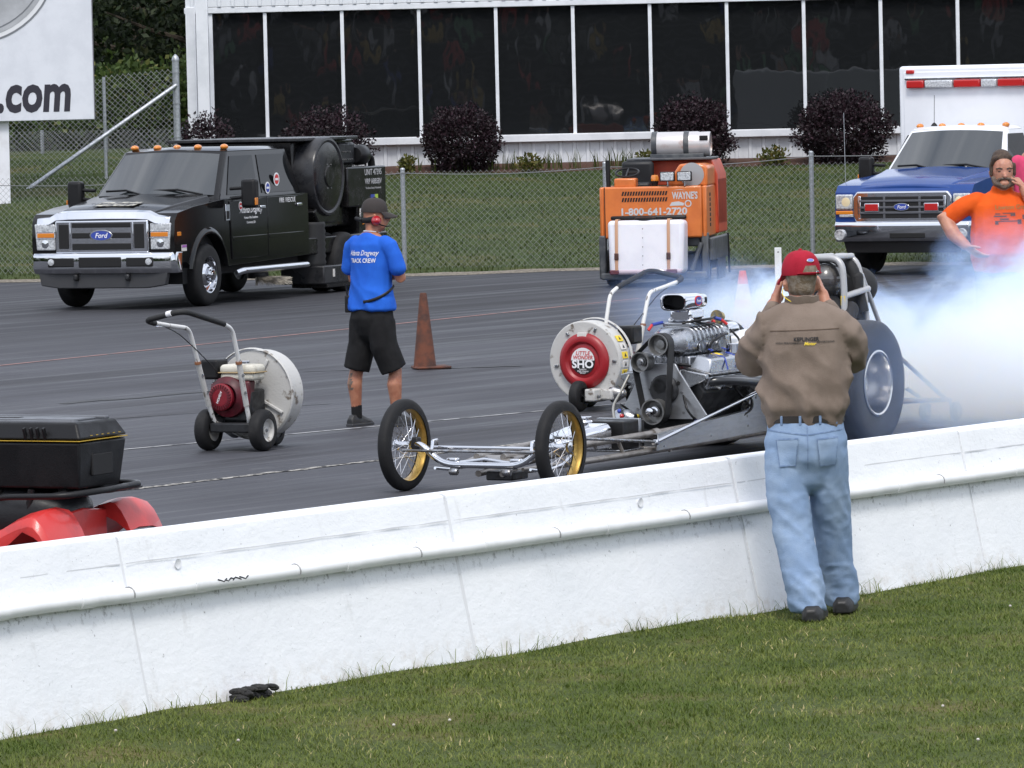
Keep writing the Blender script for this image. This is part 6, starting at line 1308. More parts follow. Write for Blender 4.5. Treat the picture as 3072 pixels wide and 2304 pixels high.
# ---------------------------------------------------------------- photographer
ph_loc = Vector((1.445, 26.62, .012))
HX, HY, HZ = -.005, .035, 1.665
skin = [([(HX,HY-.02,1.50),(HX,HY-.015,1.56),(HX,HY,1.60)], [(.062,.064),(.058,.062),(.06,.07)], (1,0,0)), ([(HX,HY+.01,1.60),(HX,HY+.008,1.66),(HX,HY+.005,1.73)], [(.064,.078),(.074,.095),(.068,.085)], (1,0,0))]
for s in (-1, 1): skin += [([(HX+.078*s,HY-.005,1.615),(HX+.085*s,HY-.01,1.645),(HX+.082*s,HY-.005,1.665)], [(.008,.014),(.010,.019),(.008,.014)], (1,0,0)), ([(.14*s,.31,1.53),(.105*s,.30,1.57)], [.030,.027])]
skin += hand((-.120,.235,1.575), (.25,.35,.9), (-.2,.9,-.2), 1.1) + hand((.112,.235,1.585), (-.3,.35,.9), (-.2,-.9,.2), 1.1)
skin += [([(-.135,.21,1.50),(-.120,.235,1.575)], [.032,.028]), ([(.125,.21,1.52),(.112,.235,1.585)], [.032,.028])]
skin += [([(0,0,.95),(0,0,1.48)], [(.12,.08),(.12,.08)], (1,0,0)), ([(-.095,-.005,.85),(-.09,-.03,.62),(-.075,-.07,.44),(-.04,-.14,.24),(-.015,-.19,.08)], [.07,.06,.05,.045,.04]), ([(.10,0,.85),(.112,.05,.62),(.128,.11,.44),(.15,.17,.24),(.168,.21,.08)], [.07,.06,.05,.045,.04])]
ph = blob('person', skin, .0075, M_skin, None, 3); ph.location = ph_loc
tag(ph, 'man in red cap, taupe shirt and light blue jeans photographing over the white wall', 'person')
def fold_shirt(x, y, z):
    f = .0095*(1-2.2*abs(noise.noise((x*5+z*5.5, y*4, z*3.2-x*4)))) + .0040*(1-2*abs(noise.noise((x*11+z*9, y*8, z*6))))
    k = min(1, max(0, (1.40-z)/.25)); bl_ = .004*math.sin(min(1, max(0, (1.10-z)/.1))*3.14) 
    return f*(.45 + 1.25*k + (1.2 if abs(x) > .2 else 0)) - .002 + bl_
sh_ch = [([(0,0,1.004),(0,0,1.03),(0,.005,1.10),(0,.01,1.22),(0,.01,1.34),(0,0,1.43),(0,-.005,1.485),(0,.01,1.535)], [(.200,.128),(.214,.146),(.216,.150),(.214,.148),(.212,.140),(.200,.125),(.155,.095),(.075,.072)], (1,0,0)), ([(-.17,0,1.455),(-.09,0,1.495),(0,.005,1.515),(.09,0,1.495),(.17,0,1.455)], [.062,.062,.062,.062,.062])]
for s in (-1, 1): sh_ch.append(([(.155*s,.0,1.445),(.200*s,.015,1.405),(.232*s,.07,1.335),(.246*s,.13,1.280),(.226*s,.20,1.335),(.185*s,.23,1.43),(.140*s,.21,1.515)], [.070,.074,.076,.074,.066,.054,.045]))
shirt = blob('shirt', sh_ch, .011, M_khaki, ph, 4, fold_shirt)
mb = MB(); n = 30; rings = []
for rr_, z_ in ((.072,1.525),(.078,1.555),(.074,1.588),(.069,1.590),(.070,1.555),(.066,1.525)): rings.append([(HX+rr_*1.12*math.cos(2*math.pi*k/n), .022+rr_*1.1*math.sin(2*math.pi*k/n)-.3*(z_-1.55), z_ - .026*max(0,math.sin(2*math.pi*k/n)) + .004*math.sin(5*k)) for k in range(n)])
mb.loft(rings, True, False); mb.build('collar', M_khaki, ph, smooth=60)
def fold_jean(x, y, z):
    k = 1.6 if z < .25 else (1.1 if .40 < z < .62 else .8)
    return k*(.0062*(1-2.2*abs(noise.noise((x*4, y*4, z*9+x*9+y*5)))) + .0030*(1-2*abs(noise.noise((x*15, y*12, z*20)))) - .002)
jn = [([(0,0,1.005),(0,-.002,.95),(0,-.008,.87),(0,-.006,.79),(0,0,.72)], [(.176,.118),(.188,.130),(.205,.146),(.200,.142),(.17,.11)], (1,0,0)),
      ([(-.100,-.005,.82),(-.098,-.03,.62),(-.078,-.07,.44),(-.045,-.14,.24),(-.022,-.185,.12),(-.015,-.190,.045)], [(.108,.118),(.102,.108),(.098,.098),(.094,.096),(.092,.100),(.090,.105)], (1,0,0), 1),
      ([(.100,.0,.82),(.112,.05,.62),(.128,.11,.44),(.150,.17,.24),(.165,.20,.12),(.170,.21,.045)], [(.106,.118),(.100,.108),(.095,.098),(.090,.096),(.088,.100),(.086,.103)], (1,0,0), 1)]
jeans = blob('jeans', jn, .011, M_denim, ph, 3, fold_jean)
mb = MB(); n = 36; mb.loft([[(rx_*math.cos(2*math.pi*k/n), -.0+ry_*math.sin(2*math.pi*k/n), z_) for k in range(n)] for rx_, ry_, z_ in ((.186,.127,.965),(.192,.133,.966),(.192,.132,1.000),(.186,.126,1.001))], True, False); mb.build('belt', M_belt_l, ph)
for a_ in (-130,-100,-70,-40): t_ = R(a_); bx('belt_loop', M_denimd, ph, (.1925*math.cos(t_),.1335*math.sin(t_),.979), (.013,.006,.046), .002, Matrix.Rotation(t_+math.pi/2,3,'Z'))
for s in (-1, 1):
    x0 = .045*s; x1 = .150*s; a_, b_ = min(x0,x1), max(x0,x1)
    def P(x, z): return (x, -.30, z)
    patch('back_pocket', jeans, ph, [P(a_+.012,.755),P(b_-.012,.762 if s > 0 else .755),P(b_,.895),P(a_,.89)], M_denim, .005)
    for q in (([P(a_,.882),P(b_,.888),P(b_,.896),P(a_,.890)]), ([P(a_+.012,.755),P(a_+.016,.755),P(a_+.004,.885),P(a_,.885)]), ([P(b_-.016,.757),P(b_-.012,.757),P(b_,.890),P(b_-.004,.890)]), ([P(a_+.012,.753),P(b_-.012,.757),P(b_-.012,.763),P(a_+.012,.759)])): patch('pocket_seam', jeans, ph, q, M_denimd, .0065, 8, 3)
patch('yoke_seam', jeans, ph, [(-.185,-.3,.928),(0,-.3,.905),(0,-.3,.911),(-.185,-.3,.934)], M_denimd, .003, 16, 2); patch('yoke_seam', jeans, ph, [(0,-.3,.905),(.185,-.3,.928),(.185,-.3,.934),(0,-.3,.911)], M_denimd, .003, 16, 2); patch('seat_seam', jeans, ph, [(-.003,-.3,.74),(.003,-.3,.74),(.003,-.3,.955),(-.003,-.3,.955)], M_denimd, .003, 2, 24)
for (fx_, fy_), dx in (((.012,-.215),.16), ((.186,.165),.16)):
    mb = MB(); mb.loft([[(fx_+dx*(y/.25)*.3+hw*c, fy_+y, .004+zz) for c, zz in ((-1,0),(-1,h*.6),(-.6,h),(.6,h),(1,h*.6),(1,0))] for y, hw, h in ((-.115,.034,.055),(-.09,.048,.075),(.0,.052,.085),(.11,.052,.06),(.18,.046,.045),(.22,.028,.03))]); mb.build('shoe', M_shoe, ph, .008, 3)
hair = blob('hair', [([(HX,HY-.015,1.632),(HX,HY-.006,1.68),(HX,HY,1.735)], [(.069,.076),(.0795,.098),(.072,.088)], (1,0,0))], .008, M_hairg, ph, 3)
cap = capmesh(ph, M_redcap, (HX,HY+.004,1.700), .094, .114, .112, R(24), tilt=-2)
# cap back: opening, strap, buckle, badge
patch('cap_opening', cap, cap, [(-.043,-.25,.002),(.043,-.25,.002),(.027,-.25,.034),(-.027,-.25,.034)], M_hairg, .0015, 10, 6)
tb('cap_strap', M_redcap, cap, [(.0955*math.sin(t_), -.1155*math.cos(t_), -.003) for t_ in np.linspace(R(-42), R(42), 14)], (.0035,.008), 8, side=(0,0,1)); bx('cap_buckle', M_chrome, cap, (.034,-.111,-.003), (.018,.006,.020), .002, Matrix.Rotation(R(15),3,'Z'))
for nm, m, r_, o_ in (('cap_badge_rim', M_white_print, 1.0, 0), ('cap_badge', N('badge blue', (.16,.20,.55), .6), .86, .0015)):
    mb = MB(); mb.lathe([(.001,.002),(1.0,.002),(1.0,-.004)], (0,0,0), 'z', 20, cap=False); q = mb.build(nm, m, cap); t_ = R(0); p_ = Vector((0,-.1015,.058)); q.matrix_local = Matrix.Translation(p_ + Vector((math.sin(t_),-math.cos(t_),.55)).normalized()*(o_+.004)) @ frame4((0,0,0), (math.cos(t_),math.sin(t_),0), (-math.sin(t_)*.5,math.cos(t_)*.5,.85)) @ Matrix.Diagonal((.019*r_,.009*r_,1,1))
tb('ear_cord', M_yellow, ph, arc([(-.088,.03,1.64),(-.105,.02,1.60),(-.085,-.035,1.575),(-.03,-.055,1.545)], .04), .0022, 6)
ft_ = lambda x, z: frame4((x,-.28,z), (1,0,0), (0,0,1))
text('KEPLINGER', .026, M_black_print, ph, ft_(.005,1.378), bold=.03, wrap=shirt, off=.004, sx=.95, extr=0); text('HIGH PERFORMANCE', .0125, M_black_print, ph, ft_(-.075,1.360), bold=.02, wrap=shirt, off=.004, space=1.15, extr=0); text('ADVERTISING', .0125, M_black_print, ph, ft_(.10,1.364), bold=.02, wrap=shirt, off=.004, space=1.15, extr=0); text('Motor', .022, M_yellow, ph, ft_(.022,1.356), shear=.3, bold=.03, wrap=shirt, off=.0045, extr=0)
patch('yoke_stitch', shirt, ph, [(-.17,-.28,1.418),(.17,-.28,1.424),(.17,-.28,1.428),(-.17,-.28,1.422)], N('shirt seam', (.10,.066,.048), .9), .0025, 24, 1)
cm = bx('compact_camera', M_blackp, None, (ph_loc.x-.01, ph_loc.y+.275, ph_loc.z+1.655), (.11,.06,.07), .01); tag(cm, 'small black camera held to the eye of the man in the red cap', 'camera')
# ---------------------------------------------------------------- track crew man
cr_loc = Vector((-1.085, 42.35, 0)); rot = R(-42)
def rotz(p, a, c=(0,0)): x, y = p[0]-c[0], p[1]-c[1]; return (c[0]+x*math.cos(a)-y*math.sin(a), c[1]+x*math.sin(a)+y*math.cos(a), p[2])
HC = (0,.05); ha = R(-34)
def hd(p): return rotz(p, ha, HC)
sk = [([(0,.02,1.48),(0,.03,1.54),(0,.045,1.60)], [(.058,.062),(.054,.060),(.06,.075)], (1,0,0)), ([hd((0,.065,1.575)),hd((0,.058,1.64)),hd((0,.05,1.71))], [(.058,.080),(.072,.096),(.066,.085)], tuple(hd((1,.05,0))[i]-hd((0,.05,0))[i] for i in range(3)))]
sk += [([hd((0,.135,1.585)),hd((0,.155,1.61))], [.02,.014]), ([hd((0,.152,1.64)),hd((0,.172,1.625))], [.010,.013])]
for s in (-1, 1): sk += [([hd((.075*s,.04,1.62)),hd((.08*s,.035,1.66))], [(.012,.012),(.012,.012)])]
for s in (-1, 1): sk.append(([(.16*s,0,1.42),(.250*s,.03,1.28),(.262*s,.055,1.165),(.15*s,.165,1.175),(.02*s,.22,1.205 + .03*s)], [.045,.046,.044,.040,.030]))
sk += hand((-.01,.222,1.22), (-.95,.1,.05), (0,.1,.9), .7) + hand((-.06,.225,1.17), (.95,.1,.1), (0,.1,.9), .7)
FL, FR = (-.165,-.03), (.165,.075)
sk += [([(0,0,.85),(0,0,1.46)], [(.12,.08),(.12,.08)], (1,0,0))]
for (fx_, fy_), s in ((FL,-1),(FR,1)): sk.append(([(.09*s,0,.85),(.12*s,.01,.50),(fx_*.97,fy_+.005,.44),(fx_,fy_-.015,.33),(fx_,fy_-.005,.22),(fx_,fy_,.10)], [.07,.060,.055,.059,.047,.036]))
cr = blob('person', sk, .0085, M_tan, None, 3); cr.location = cr_loc; cr.rotation_euler = (0,0,rot)
tag(cr, 'crewman in blue lettered shirt, black shorts and red ear defenders standing with folded arms', 'person')
M_bluesh = N('royal blue shirt', (.022,.125,.58), .85, col2=(.018,.10,.50), ns=4, bump=.2, bs=220, spec=.15); M_shorts = N('black shorts', (.010,.010,.011), .9, col2=(.016,.016,.017), ns=6, spec=.2); M_capd = N('charcoal cap', (.030,.024,.023), .85, bump=.2, bs=200)
cloth(M_bluesh, 3.6, .5, .02, (1.5,1,.9), (0,-.6,.2)); cloth(M_shorts, 4, .5, .02)
def fold_crew(x, y, z): return (.008*(1-2.2*abs(noise.noise((x*6+z*4, y*6, z*4-y*4)))) - .002)*(.5 + 1.6*min(1, max(0, (1.3-z)/.3)))
ch = [([(0,.0,.915),(0,.0,1.0),(0,.0,1.10),(0,.005,1.22),(0,.01,1.34),(0,.005,1.43),(0,.01,1.475),(0,.02,1.495)], [(.208,.158),(.202,.150),(.188,.134),(.188,.130),(.200,.132),(.195,.118),(.15,.09),(.085,.078)], (1,0,0), 1)]
for s in (-1, 1): ch.append(([(.155*s,0,1.44),(.200*s,.005,1.415),(.236*s,.02,1.335),(.258*s,.03,1.245)], [.062,.066,.064,.066]))
cs = blob('shirt', ch, .011, M_bluesh, cr, 3, fold_crew)
ch = [([(0,0,1.0),(0,0,.93),(0,-.005,.85),(0,0,.78)], [(.172,.125),(.182,.135),(.195,.148),(.18,.13)], (1,0,0))]
for (fx_, fy_), s in ((FL,-1),(FR,1)): ch.append(([(.092*s,0,.83),(.115*s,.0,.64),(fx_*.96,fy_*.9,.445)], [(.104,.122),(.104,.116),(.102,.110)], (1,0,0), 1))
blob('shorts', ch, .012, M_shorts, cr, 3, folds(.004, 7, 7, 5, 3))
for (fx_, fy_), s in ((FL,-1),(FR,1)):
    mb = MB(); mb.tube([(fx_,fy_,.06),(fx_,fy_,.165)], [.042,.043], 14); mb.build('sock', M_shorts, cr)
    mb = MB(); mb.loft([[(fx_+.25*s*(y+.05)*.5+hw*c, fy_+y, zz) for c, zz in ((-1,0),(-1,h*.6),(-.6,h),(.6,h),(1,h*.6),(1,0))] for y, hw, h in ((-.09,.032,.06),(-.06,.042,.09),(.02,.044,.10),(.10,.048,.065),(.16,.044,.05),(.20,.026,.03))]); sho = mb.build('shoe', M_shoe, cr, .008, 3)
    mb = MB(); mb.loft([[(fx_+.25*s*(y+.05)*.5+hw*c, fy_+y, zz) for c, zz in ((-1,0),(-1,.022),(1,.022),(1,0))] for y, hw in ((-.095,.034),(-.06,.046),(.02,.047),(.10,.051),(.16,.046),(.205,.028))]); mb.build('sole', M_grey, sho, .004)
hc = hd((0,.052,0)); cp = capmesh(cr, M_capd, (hc[0],hc[1],1.690), .086, .106, .105, ha, tilt=-3, brimlen=.085)
mb = MB(); mb.tube([hd((.0,-.052,1.62)),hd((.06,-.02,1.62)),hd((.088,.03,1.63))], [(.022,.006)]*3, 8, side=(0,0,1)); hb = mb.build('headband', M_blackp, cr); tb('headband_end', M_blackp, hb, [hd((0,-.05,1.62)),hd((-.06,-.085,1.635))], .015, 8)
for s in (-1, 1):
    c0 = hd((.082*s,.045,1.615)); c1 = hd((.118*s,.045,1.615)); mb = MB(); mb.tube([c0, lerp(c0,c1,.4), c1], [.034,.040,.028], 18, rnd=True); ec_ = mb.build('ear_cup', N('red ear cup', (.36,.010,.018), .25, coat=.6), cr)
    mb = MB(); mb.tube([hd((.076*s,.045,1.615)), c0], [.042,.042], 18); mb.build('ear_cushion', M_blackp, ec_)
tb('boom_mic', M_blackp, cr, arc([hd((.10,.06,1.59)),hd((.095,.13,1.565)),hd((.03,.17,1.575))], .04), .005, 6)
mb = MB(); mb.tube([(.066*math.cos(t_), .02+.070*math.sin(t_), 1.525-.012*math.sin(t_)) for t_ in np.linspace(0,6.283,30)[:-1]], .004, 6, closed=True); mb.build('neck_chain', M_chrome, cr)
rd = bx('belt_radio', M_blackp, cr, (-.155,-.105,.965), (.055,.035,.135), .008, Matrix.Rotation(R(40),3,'Z')); tb('radio_antenna', M_blackp, rd, [(-.16,-.11,1.03),(-.165,-.115,1.12)], .007, 8)
tb('waist_strap', M_blackp, cr, [(.209*math.cos(R(t_)), .160*math.sin(R(t_)), .985+.12*((t_+75)/90)**1.5) for t_ in range(-75, 16, 10)], (.012,.005), 8, side=(0,0,1))
fc = lambda x, z: frame4((x,-.30,z), (1,0,0), (0,0,1))
text('Atlanta Dragway', .058, M_white_print, cr, fc(.012,1.365), shear=.40, bold=.006, sx=.70, wrap=cs, off=.004, extr=0); text('TRACK CREW', .048, M_white_print, cr, fc(.012,1.305), bold=.018, sx=.80, wrap=cs, off=.004, extr=0)
bx('shorts_tag', M_red_print, cr, (.168,-.085,.70), (.02,.004,.008), 0, Matrix.Rotation(R(60),3,'Z'))
for k, (dz, w_, h_) in enumerate(((.40,.018,.022),(.365,.022,.012),(.34,.030,.018),(.315,.014,.02),(.295,.032,.012))): patch('tattoo', cr, cr, [(FL[0]-w_,-.3,dz-h_),(FL[0]+w_*.6,-.3,dz-h_*.7),(FL[0]+w_,-.3,dz+h_),(FL[0]-w_*.5,-.3,dz+h_*.8)], N('tattoo ink', (.11,.085,.07), .6, col2=(.2,.12,.08), ns=40), .0012, 4, 4)
# ---------------------------------------------------------------- man in orange shirt
om = AT(1003.5, 300, 47.0); om_loc = Vector((om.x, 47.0, 0))
sk = [([(0,.0,1.58),(0,.02,1.64),(0,.03,1.70)], [(.075,.078),(.068,.072),(.065,.08)], (1,0,0)), ([(0,.055,1.70),(0,.045,1.78),(0,.04,1.855),(0,.03,1.90)], [(.066,.080),(.085,.105),(.084,.105),(.072,.09)], (1,0,0)), ([(0,.145,1.785),(0,.165,1.76)], [.013,.017]), ([(0,.125,1.70),(0,.12,1.68)], [(.04,.03),(.03,.025)], (1,0,0)), ([(-.05,.125,1.822),(.05,.125,1.822)], [.014,.014])]
for s in (-1, 1): sk.append(([(.09*s,.03,1.765),(.093*s,.02,1.80)], [.013,.013]))
sk += [([(.24,0,1.52),(.355,-.02,1.455),(.455,-.03,1.41),(.40,.06,1.26),(.315,.12,1.165)], [.06,.068,.066,.060,.042])] + hand((.315,.12,1.16), (-.75,.25,-.60), (-.3,.9,.2), .25, 1.3)
sk += [([(-.24,0,1.51),(-.32,.05,1.38),(-.335,.10,1.27),(-.24,.16,1.46),(-.155,.12,1.65)], [.060,.064,.060,.056,.040])] + hand((-.155,.12,1.66), (.45,-.3,.7), (.5,.6,0), 1.0, 1.1)
sk += [([(0,0,.95),(0,0,1.55)], [(.15,.10),(.15,.10)], (1,0,0)), ([(-.1,0,1.0),(-.14,0,.1)], [.08,.05]), ([(.1,0,1.0),(.14,0,.1)], [.08,.05])]
og = blob('person', sk, .008, M_skin, None, 3); og.location = om_loc; og.rotation_euler = (0,0,R(186)); og.scale = (1.10,1.05,1.0)
tag(og, 'bearded man in orange printed shirt with one hand on his hip by the ambulance', 'person')
M_oran = N('orange shirt', (.66,.095,.012), .85, col2=(.58,.075,.010), ns=4, bump=.2, bs=220, spec=.15); M_hairb = N('brown hair', (.045,.027,.018), .75, col2=(.075,.048,.032), ns=45, bump=.8, bs=150)
ch = [([(0,.0,1.03),(0,.03,1.12),(0,.035,1.25),(0,.025,1.38),(0,.01,1.50),(0,0,1.58),(0,.01,1.63)], [(.255,.195),(.268,.210),(.262,.205),(.256,.180),(.245,.155),(.19,.12),(.09,.085)], (1,0,0)), ([(.20,0,1.545),(.28,-.01,1.51),(.36,-.02,1.455),(.405,-.025,1.42)], [.085,.086,.082,.080]), ([(-.20,0,1.545),(-.28,.01,1.49),(-.32,.04,1.40)], [.085,.086,.080])]
cloth(M_oran, 3.6, .5, .02, (1.4,1,.9), (0,.5,.2))
os_ = blob('shirt', ch, .012, M_oran, og, 3, folds(.0045, 6, 6, 5, 8))
ch = [([(0,0,1.08),(0,0,.95),(0,0,.88)], [(.215,.17),(.215,.165),(.20,.15)], (1,0,0))] + [([(.11*s,0,.92),(.13*s,0,.5),(.15*s,0,.10)], [.115,.09,.085]) for s in (-1, 1)]
blob('trousers', ch, .014, N('dark blue trousers', (.02,.03,.07), .85, col2=(.03,.045,.09), ns=5), og, 3)
for s in (-1, 1): mb = MB(); mb.loft([[(.15*s+hw*c, y, zz) for c, zz in ((-1,0),(-1,h*.6),(-.6,h),(.6,h),(1,h*.6),(1,0))] for y, hw, h in ((-.10,.035,.06),(0,.05,.10),(.12,.05,.06),(.20,.03,.035))]); mb.build('shoe', M_shoe, og, .008, 3)
blob('hair', [([(0,-.005,1.76),(0,.005,1.85),(0,.025,1.915)], [(.088,.082),(.098,.108),(.080,.100)], (1,0,0)), ([(-.055,.085,1.925),(.0,.095,1.932),(.075,.085,1.915),(.088,.075,1.87)], [.022,.024,.024,.016]), ([(.092,.06,1.86),(.094,.065,1.77)], [.017,.013]), ([(-.092,.06,1.86),(-.094,.065,1.77)], [.017,.013])], .008, M_hairb, og, 3)
blob('beard', [([(-.075,.075,1.745),(-.065,.10,1.70),(0,.118,1.672),(.065,.10,1.70),(.075,.075,1.745)], [.022,.030,.034,.030,.022]), ([(-.045,.135,1.735),(0,.148,1.745),(.045,.135,1.735)], [.012,.014,.012]), ([(-.05,.12,1.71),(-.045,.135,1.735)], [.016,.012]), ([(.05,.12,1.71),(.045,.135,1.735)], [.016,.012])], .007, N('grizzled beard', (.085,.055,.040), .85, col2=(.16,.12,.095), ns=35, bump=.8, bs=150), og, 2)
for s in (-1, 1): tb('eyebrow', M_hairb, og, [(.018*s,.147,1.824),(.04*s,.144,1.832),(.065*s,.128,1.826)], .0065, 6); tb('eye', M_dark, og, [(.024*s,.1365,1.802),(.048*s,.131,1.802)], .006, 6)
mb = MB(); mb.tube([lerp((.36,.075,1.225),(.325,.112,1.175),t_) for t_ in (0,.25)], .043, 14); mb.build('wristband', M_white_print, og)
fo = lambda x, z: frame4((x,.32,z), (-1,0,0), (0,0,1))
M_prt = N('dark shirt print', (.09,.035,.03), .7); text('Lawson Grand', .058, N('olive print', (.22,.13,.03), .7), og, fo(-.06,1.49), bold=.01, sx=.85, wrap=os_, off=.004, extr=0)
for k, (x_, z_, w_, h_) in enumerate(((.08,1.36,.013,.016),(-.10,1.365,.017,.020),(-.14,1.405,.012,.018),(0,1.372,.09,.004),(.05,1.415,.05,.006),(-.05,1.425,.02,.010),(-.17,1.395,.012,.02),(.02,1.39,.035,.006),(-.02,1.44,.05,.004),(.07,1.435,.02,.005))): patch('shirt_print', os_, og, [(x_+w_,.32,z_-h_),(x_-w_,.32,z_-h_),(x_-w_,.32,z_+h_),(x_+w_,.32,z_+h_)], M_prt, .0042, 4, 4)
# ---------------------------------------------------------------- person in pink at the frame edge
pk = AT(1035, 300, 64); sc_ = 1.12
sk = [([(0,0,1.45),(0,.02,1.53),(0,.03,1.58)], [(.06,.06),(.055,.06),(.06,.07)], (1,0,0)), ([(0,.03,1.58),(0,.03,1.66),(0,.02,1.74)], [(.062,.08),(.076,.097),(.068,.085)], (1,0,0)), ([(0,0,.9),(0,0,1.45)], [(.13,.09),(.13,.09)], (1,0,0))]
for s in (-1, 1): sk += [([(.18*s,0,1.42),(.23*s,.02,1.18),(.22*s,.12,.95)], [.05,.045,.035]), ([(.09*s,0,.9),(.10*s,0,.08)], [.07,.045])] + hand((.22*s,.12,.95), (0,.3,-.9), (-s*.3,.9,0), .4)
pp_ = blob('person', sk, .010, M_skin, None, 3); pp_.location = (pk.x, 64, 0); pp_.scale = (sc_,)*3; pp_.rotation_euler = (0,0,R(10)); tag(pp_, 'dark haired person in a pink shirt behind the orange shirt man', 'person')
blob('shirt', [([(0,0,.95),(0,.02,1.15),(0,.01,1.35),(0,0,1.43),(0,.01,1.49)], [(.20,.15),(.21,.16),(.205,.14),(.18,.11),(.08,.075)], (1,0,0))] + [([(.16*s,0,1.42),(.22*s,.01,1.33),(.24*s,.02,1.22)], [.07,.07,.068]) for s in (-1, 1)], .012, N('pink shirt', (.55,.06,.14), .85, spec=.15), pp_, 3, folds(.004, 6, 6, 5, 2))
blob('trousers', [([(0,0,1.0),(0,0,.85)], [(.18,.14),(.18,.14)], (1,0,0))] + [([(.1*s,0,.88),(.11*s,0,.10)], [.10,.08]) for s in (-1, 1)], .014, M_shorts, pp_, 3)
blob('hair', [([(0,-.012,1.63),(0,.0,1.70),(0,.015,1.765)], [(.075,.07),(.082,.092),(.07,.085)], (1,0,0))], .009, M_hairb, pp_, 3)
for s in (-1, 1): mb = MB(); mb.loft([[(.11*s+hw*c, y, zz) for c, zz in ((-1,0),(-1,h),(1,h),(1,0))] for y, hw, h in ((-.09,.035,.07),(.1,.045,.07),(.18,.03,.035))]); mb.build('shoe', M_shoe, pp_, .01, 3)
# ---------------------------------------------------------------- dragster driver (seated, dragster frame: facing +x there)
M_suit = N('black race suit', (.014,.014,.016), .8, bump=.3, bs=40)
sk = [([(0,-.70,.50),(0,-.68,.75),(0,-.68,.95),(0,-.66,1.03)], [(.17,.12),(.19,.13),(.19,.11),(.08,.08)], (1,0,0))]
for s in (-1, 1): sk += [([(.19*s,-.66,.95),(.23*s,-.48,.80),(.12*s,-.22,.84)], [.065,.055,.045]), ([(.09*s,-.66,.52),(.13*s,-.25,.62),(.10*s,.10,.45)], [.09,.075,.05])] + hand((.12*s,-.22,.84), (-.3*s,.8,.2), (-.5*s,0,.8), 1.0)
dv = blob('person', sk, .012, M_suit, None, 3); dv.location = dr.location; dv.rotation_euler = (0,0,R(-119.5-90)); tag(dv, 'dragster driver in black suit and dark helmet inside the roll cage', 'person')
mb = MB(); mb.ell((0,-.68,1.16), (.120,.145,.142), 24, 16); hm = mb.build('helmet', N('dark helmet', (.035,.035,.038), .25, col2=(.09,.085,.08), ns=7, coat=.7), dv)
mb = MB(); mb.tube([(.118*math.cos(t_), -.68+.148*math.sin(t_), 1.17) for t_ in np.linspace(R(15), R(165), 15)], (.035,.006), 8, side=(0,0,1)); mb.build('visor', N('visor', (.05,.045,.045), .08, coat=1), hm)
for k in (-.06, .04): tb('helmet_strap', M_dark, hm, [(.122*math.sin(t_), -.68+k+.02, 1.16+.144*math.cos(t_)) for t_ in np.linspace(R(-75), R(75), 12)], .010, 6)
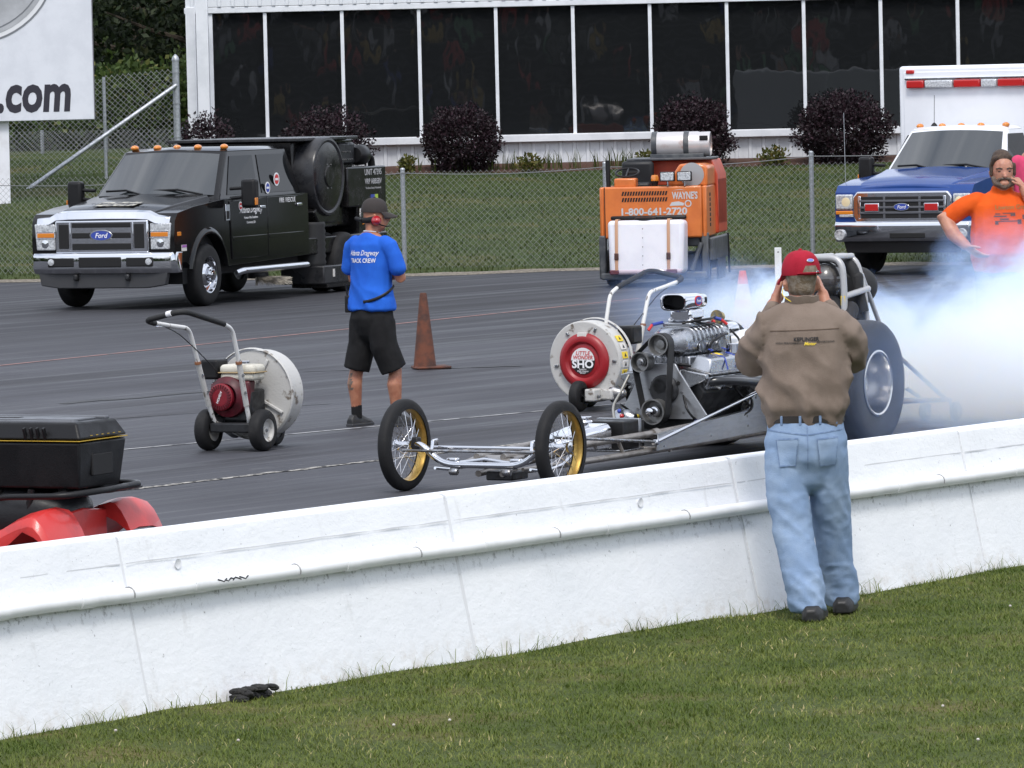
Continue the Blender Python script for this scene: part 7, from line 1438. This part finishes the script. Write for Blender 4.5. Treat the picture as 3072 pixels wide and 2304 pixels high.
# ================================================================ TYRE SMOKE
def smoke_mat():
    m = bpy.data.materials.new('tyre smoke volume'); m.use_nodes = True; t = m.node_tree; t.nodes.clear(); nn = t.nodes.new; lk = t.links.new
    out = nn('ShaderNodeOutputMaterial'); pv = nn('ShaderNodeVolumeScatter'); pv.inputs['Color'].default_value = (.40,.575,1.0,1); pv.inputs['Anisotropy'].default_value = .1
    tcn = nn('ShaderNodeTexCoord')
    def noi(s, d, r, dist=0):
        n = nn('ShaderNodeTexNoise'); n.inputs['Scale'].default_value = s; n.inputs['Detail'].default_value = d; n.inputs['Roughness'].default_value = r; n.inputs['Distortion'].default_value = dist; lk(tcn.outputs['Object'], n.inputs['Vector']); return n.outputs['Fac']
    def math_(op, a, b):
        q = nn('ShaderNodeMath'); q.operation = op
        for k, v in ((0, a), (1, b)):
            if isinstance(v, (int, float)): q.inputs[k].default_value = v
            else: lk(v, q.inputs[k])
        return q.outputs[0]
    def ball(c, r, soft):
        """1 inside the ellipsoid, fading to 0 at its skin"""
        v = nn('ShaderNodeVectorMath'); v.operation = 'SUBTRACT'; lk(tcn.outputs['Object'], v.inputs[0]); v.inputs[1].default_value = c
        w_ = nn('ShaderNodeVectorMath'); w_.operation = 'DIVIDE'; lk(v.outputs[0], w_.inputs[0]); w_.inputs[1].default_value = r
        l_ = nn('ShaderNodeVectorMath'); l_.operation = 'LENGTH'; lk(w_.outputs[0], l_.inputs[0])
        q = nn('ShaderNodeMapRange'); q.interpolation_type = 'SMOOTHSTEP'; q.inputs[1].default_value = 1.0; q.inputs[2].default_value = 1-soft; lk(l_.outputs['Value'], q.inputs[0]); return q.outputs[0]
    shp = None
    for c, r, s, g in SMOKE:
        b = math_('MULTIPLY', ball(c, r, s), g); shp = b if shp is None else math_('MAXIMUM', shp, b)
    n1 = noi(1.25, 6, .62, .8); k = nn('ShaderNodeMapRange'); k.inputs[1].default_value = .36; k.inputs[2].default_value = .62; lk(n1, k.inputs[0])
    er = math_('SUBTRACT', math_('MULTIPLY', shp, 1.35), math_('MULTIPLY', math_('SUBTRACT', 1.0, k.outputs[0]), .75))
    er = math_('MAXIMUM', er, 0.0)
    den = math_('MULTIPLY', er, SMOKE_D)
    for c, r, s, g in VEIL:
        q = nn('ShaderNodeMapRange'); q.inputs[1].default_value = .35; q.inputs[2].default_value = .62; q.inputs[3].default_value = .15; q.inputs[4].default_value = 1.8; lk(n1, q.inputs[0])
        den = math_('ADD', den, math_('MULTIPLY', math_('MULTIPLY', ball(c, r, s), g), q.outputs[0]))
    lk(den, pv.inputs['Density'])
    ab = nn('ShaderNodeVolumeAbsorption'); ab.inputs['Color'].default_value = (.5,.5,.5,1); lk(math_('MULTIPLY', den, .035), ab.inputs['Density'])
    sm_ = nn('ShaderNodeAddShader'); lk(pv.outputs[0], sm_.inputs[0]); lk(ab.outputs[0], sm_.inputs[1]); lk(sm_.outputs[0], out.inputs['Volume'])
    return m
# centres are in world metres
SMOKE_D = 9.0
SMOKE = [((5.5,42.7,.40),(3.2,2.8,1.45),.85,1.0), ((3.6,41.5,.35),(1.4,1.6,1.05),.85,.95), ((4.9,40.3,.25),(1.7,1.4,.95),.9,.9), ((2.3,44.8,.60),(1.35,1.9,.78),.9,.8), ((8.2,43.6,.45),(3.0,3.0,1.40),.85,1.0), ((2.0,41.6,.2),(.9,.9,.45),.9,.5)]
VEIL = [((2.95,38.35,.45),(.90,.80,.85),.9,.45), ((3.7,40.2,.3),(1.0,1.0,.7),.9,1.2), ((5.9,44.8,1.1),(2.7,2.4,.70),.9,.25), ((1.6,44.8,.8),(1.1,1.4,.5),.9,.5)]
mb = MB(); mb.box((5.6, 42.9, 1.18), (11.2, 11.4, 2.34)); sm = mb.build('tyre_smoke', smoke_mat(), smooth=0)
tag(sm, 'thick blue white tyre smoke billowing behind the dragster', 'smoke', kind='stuff')
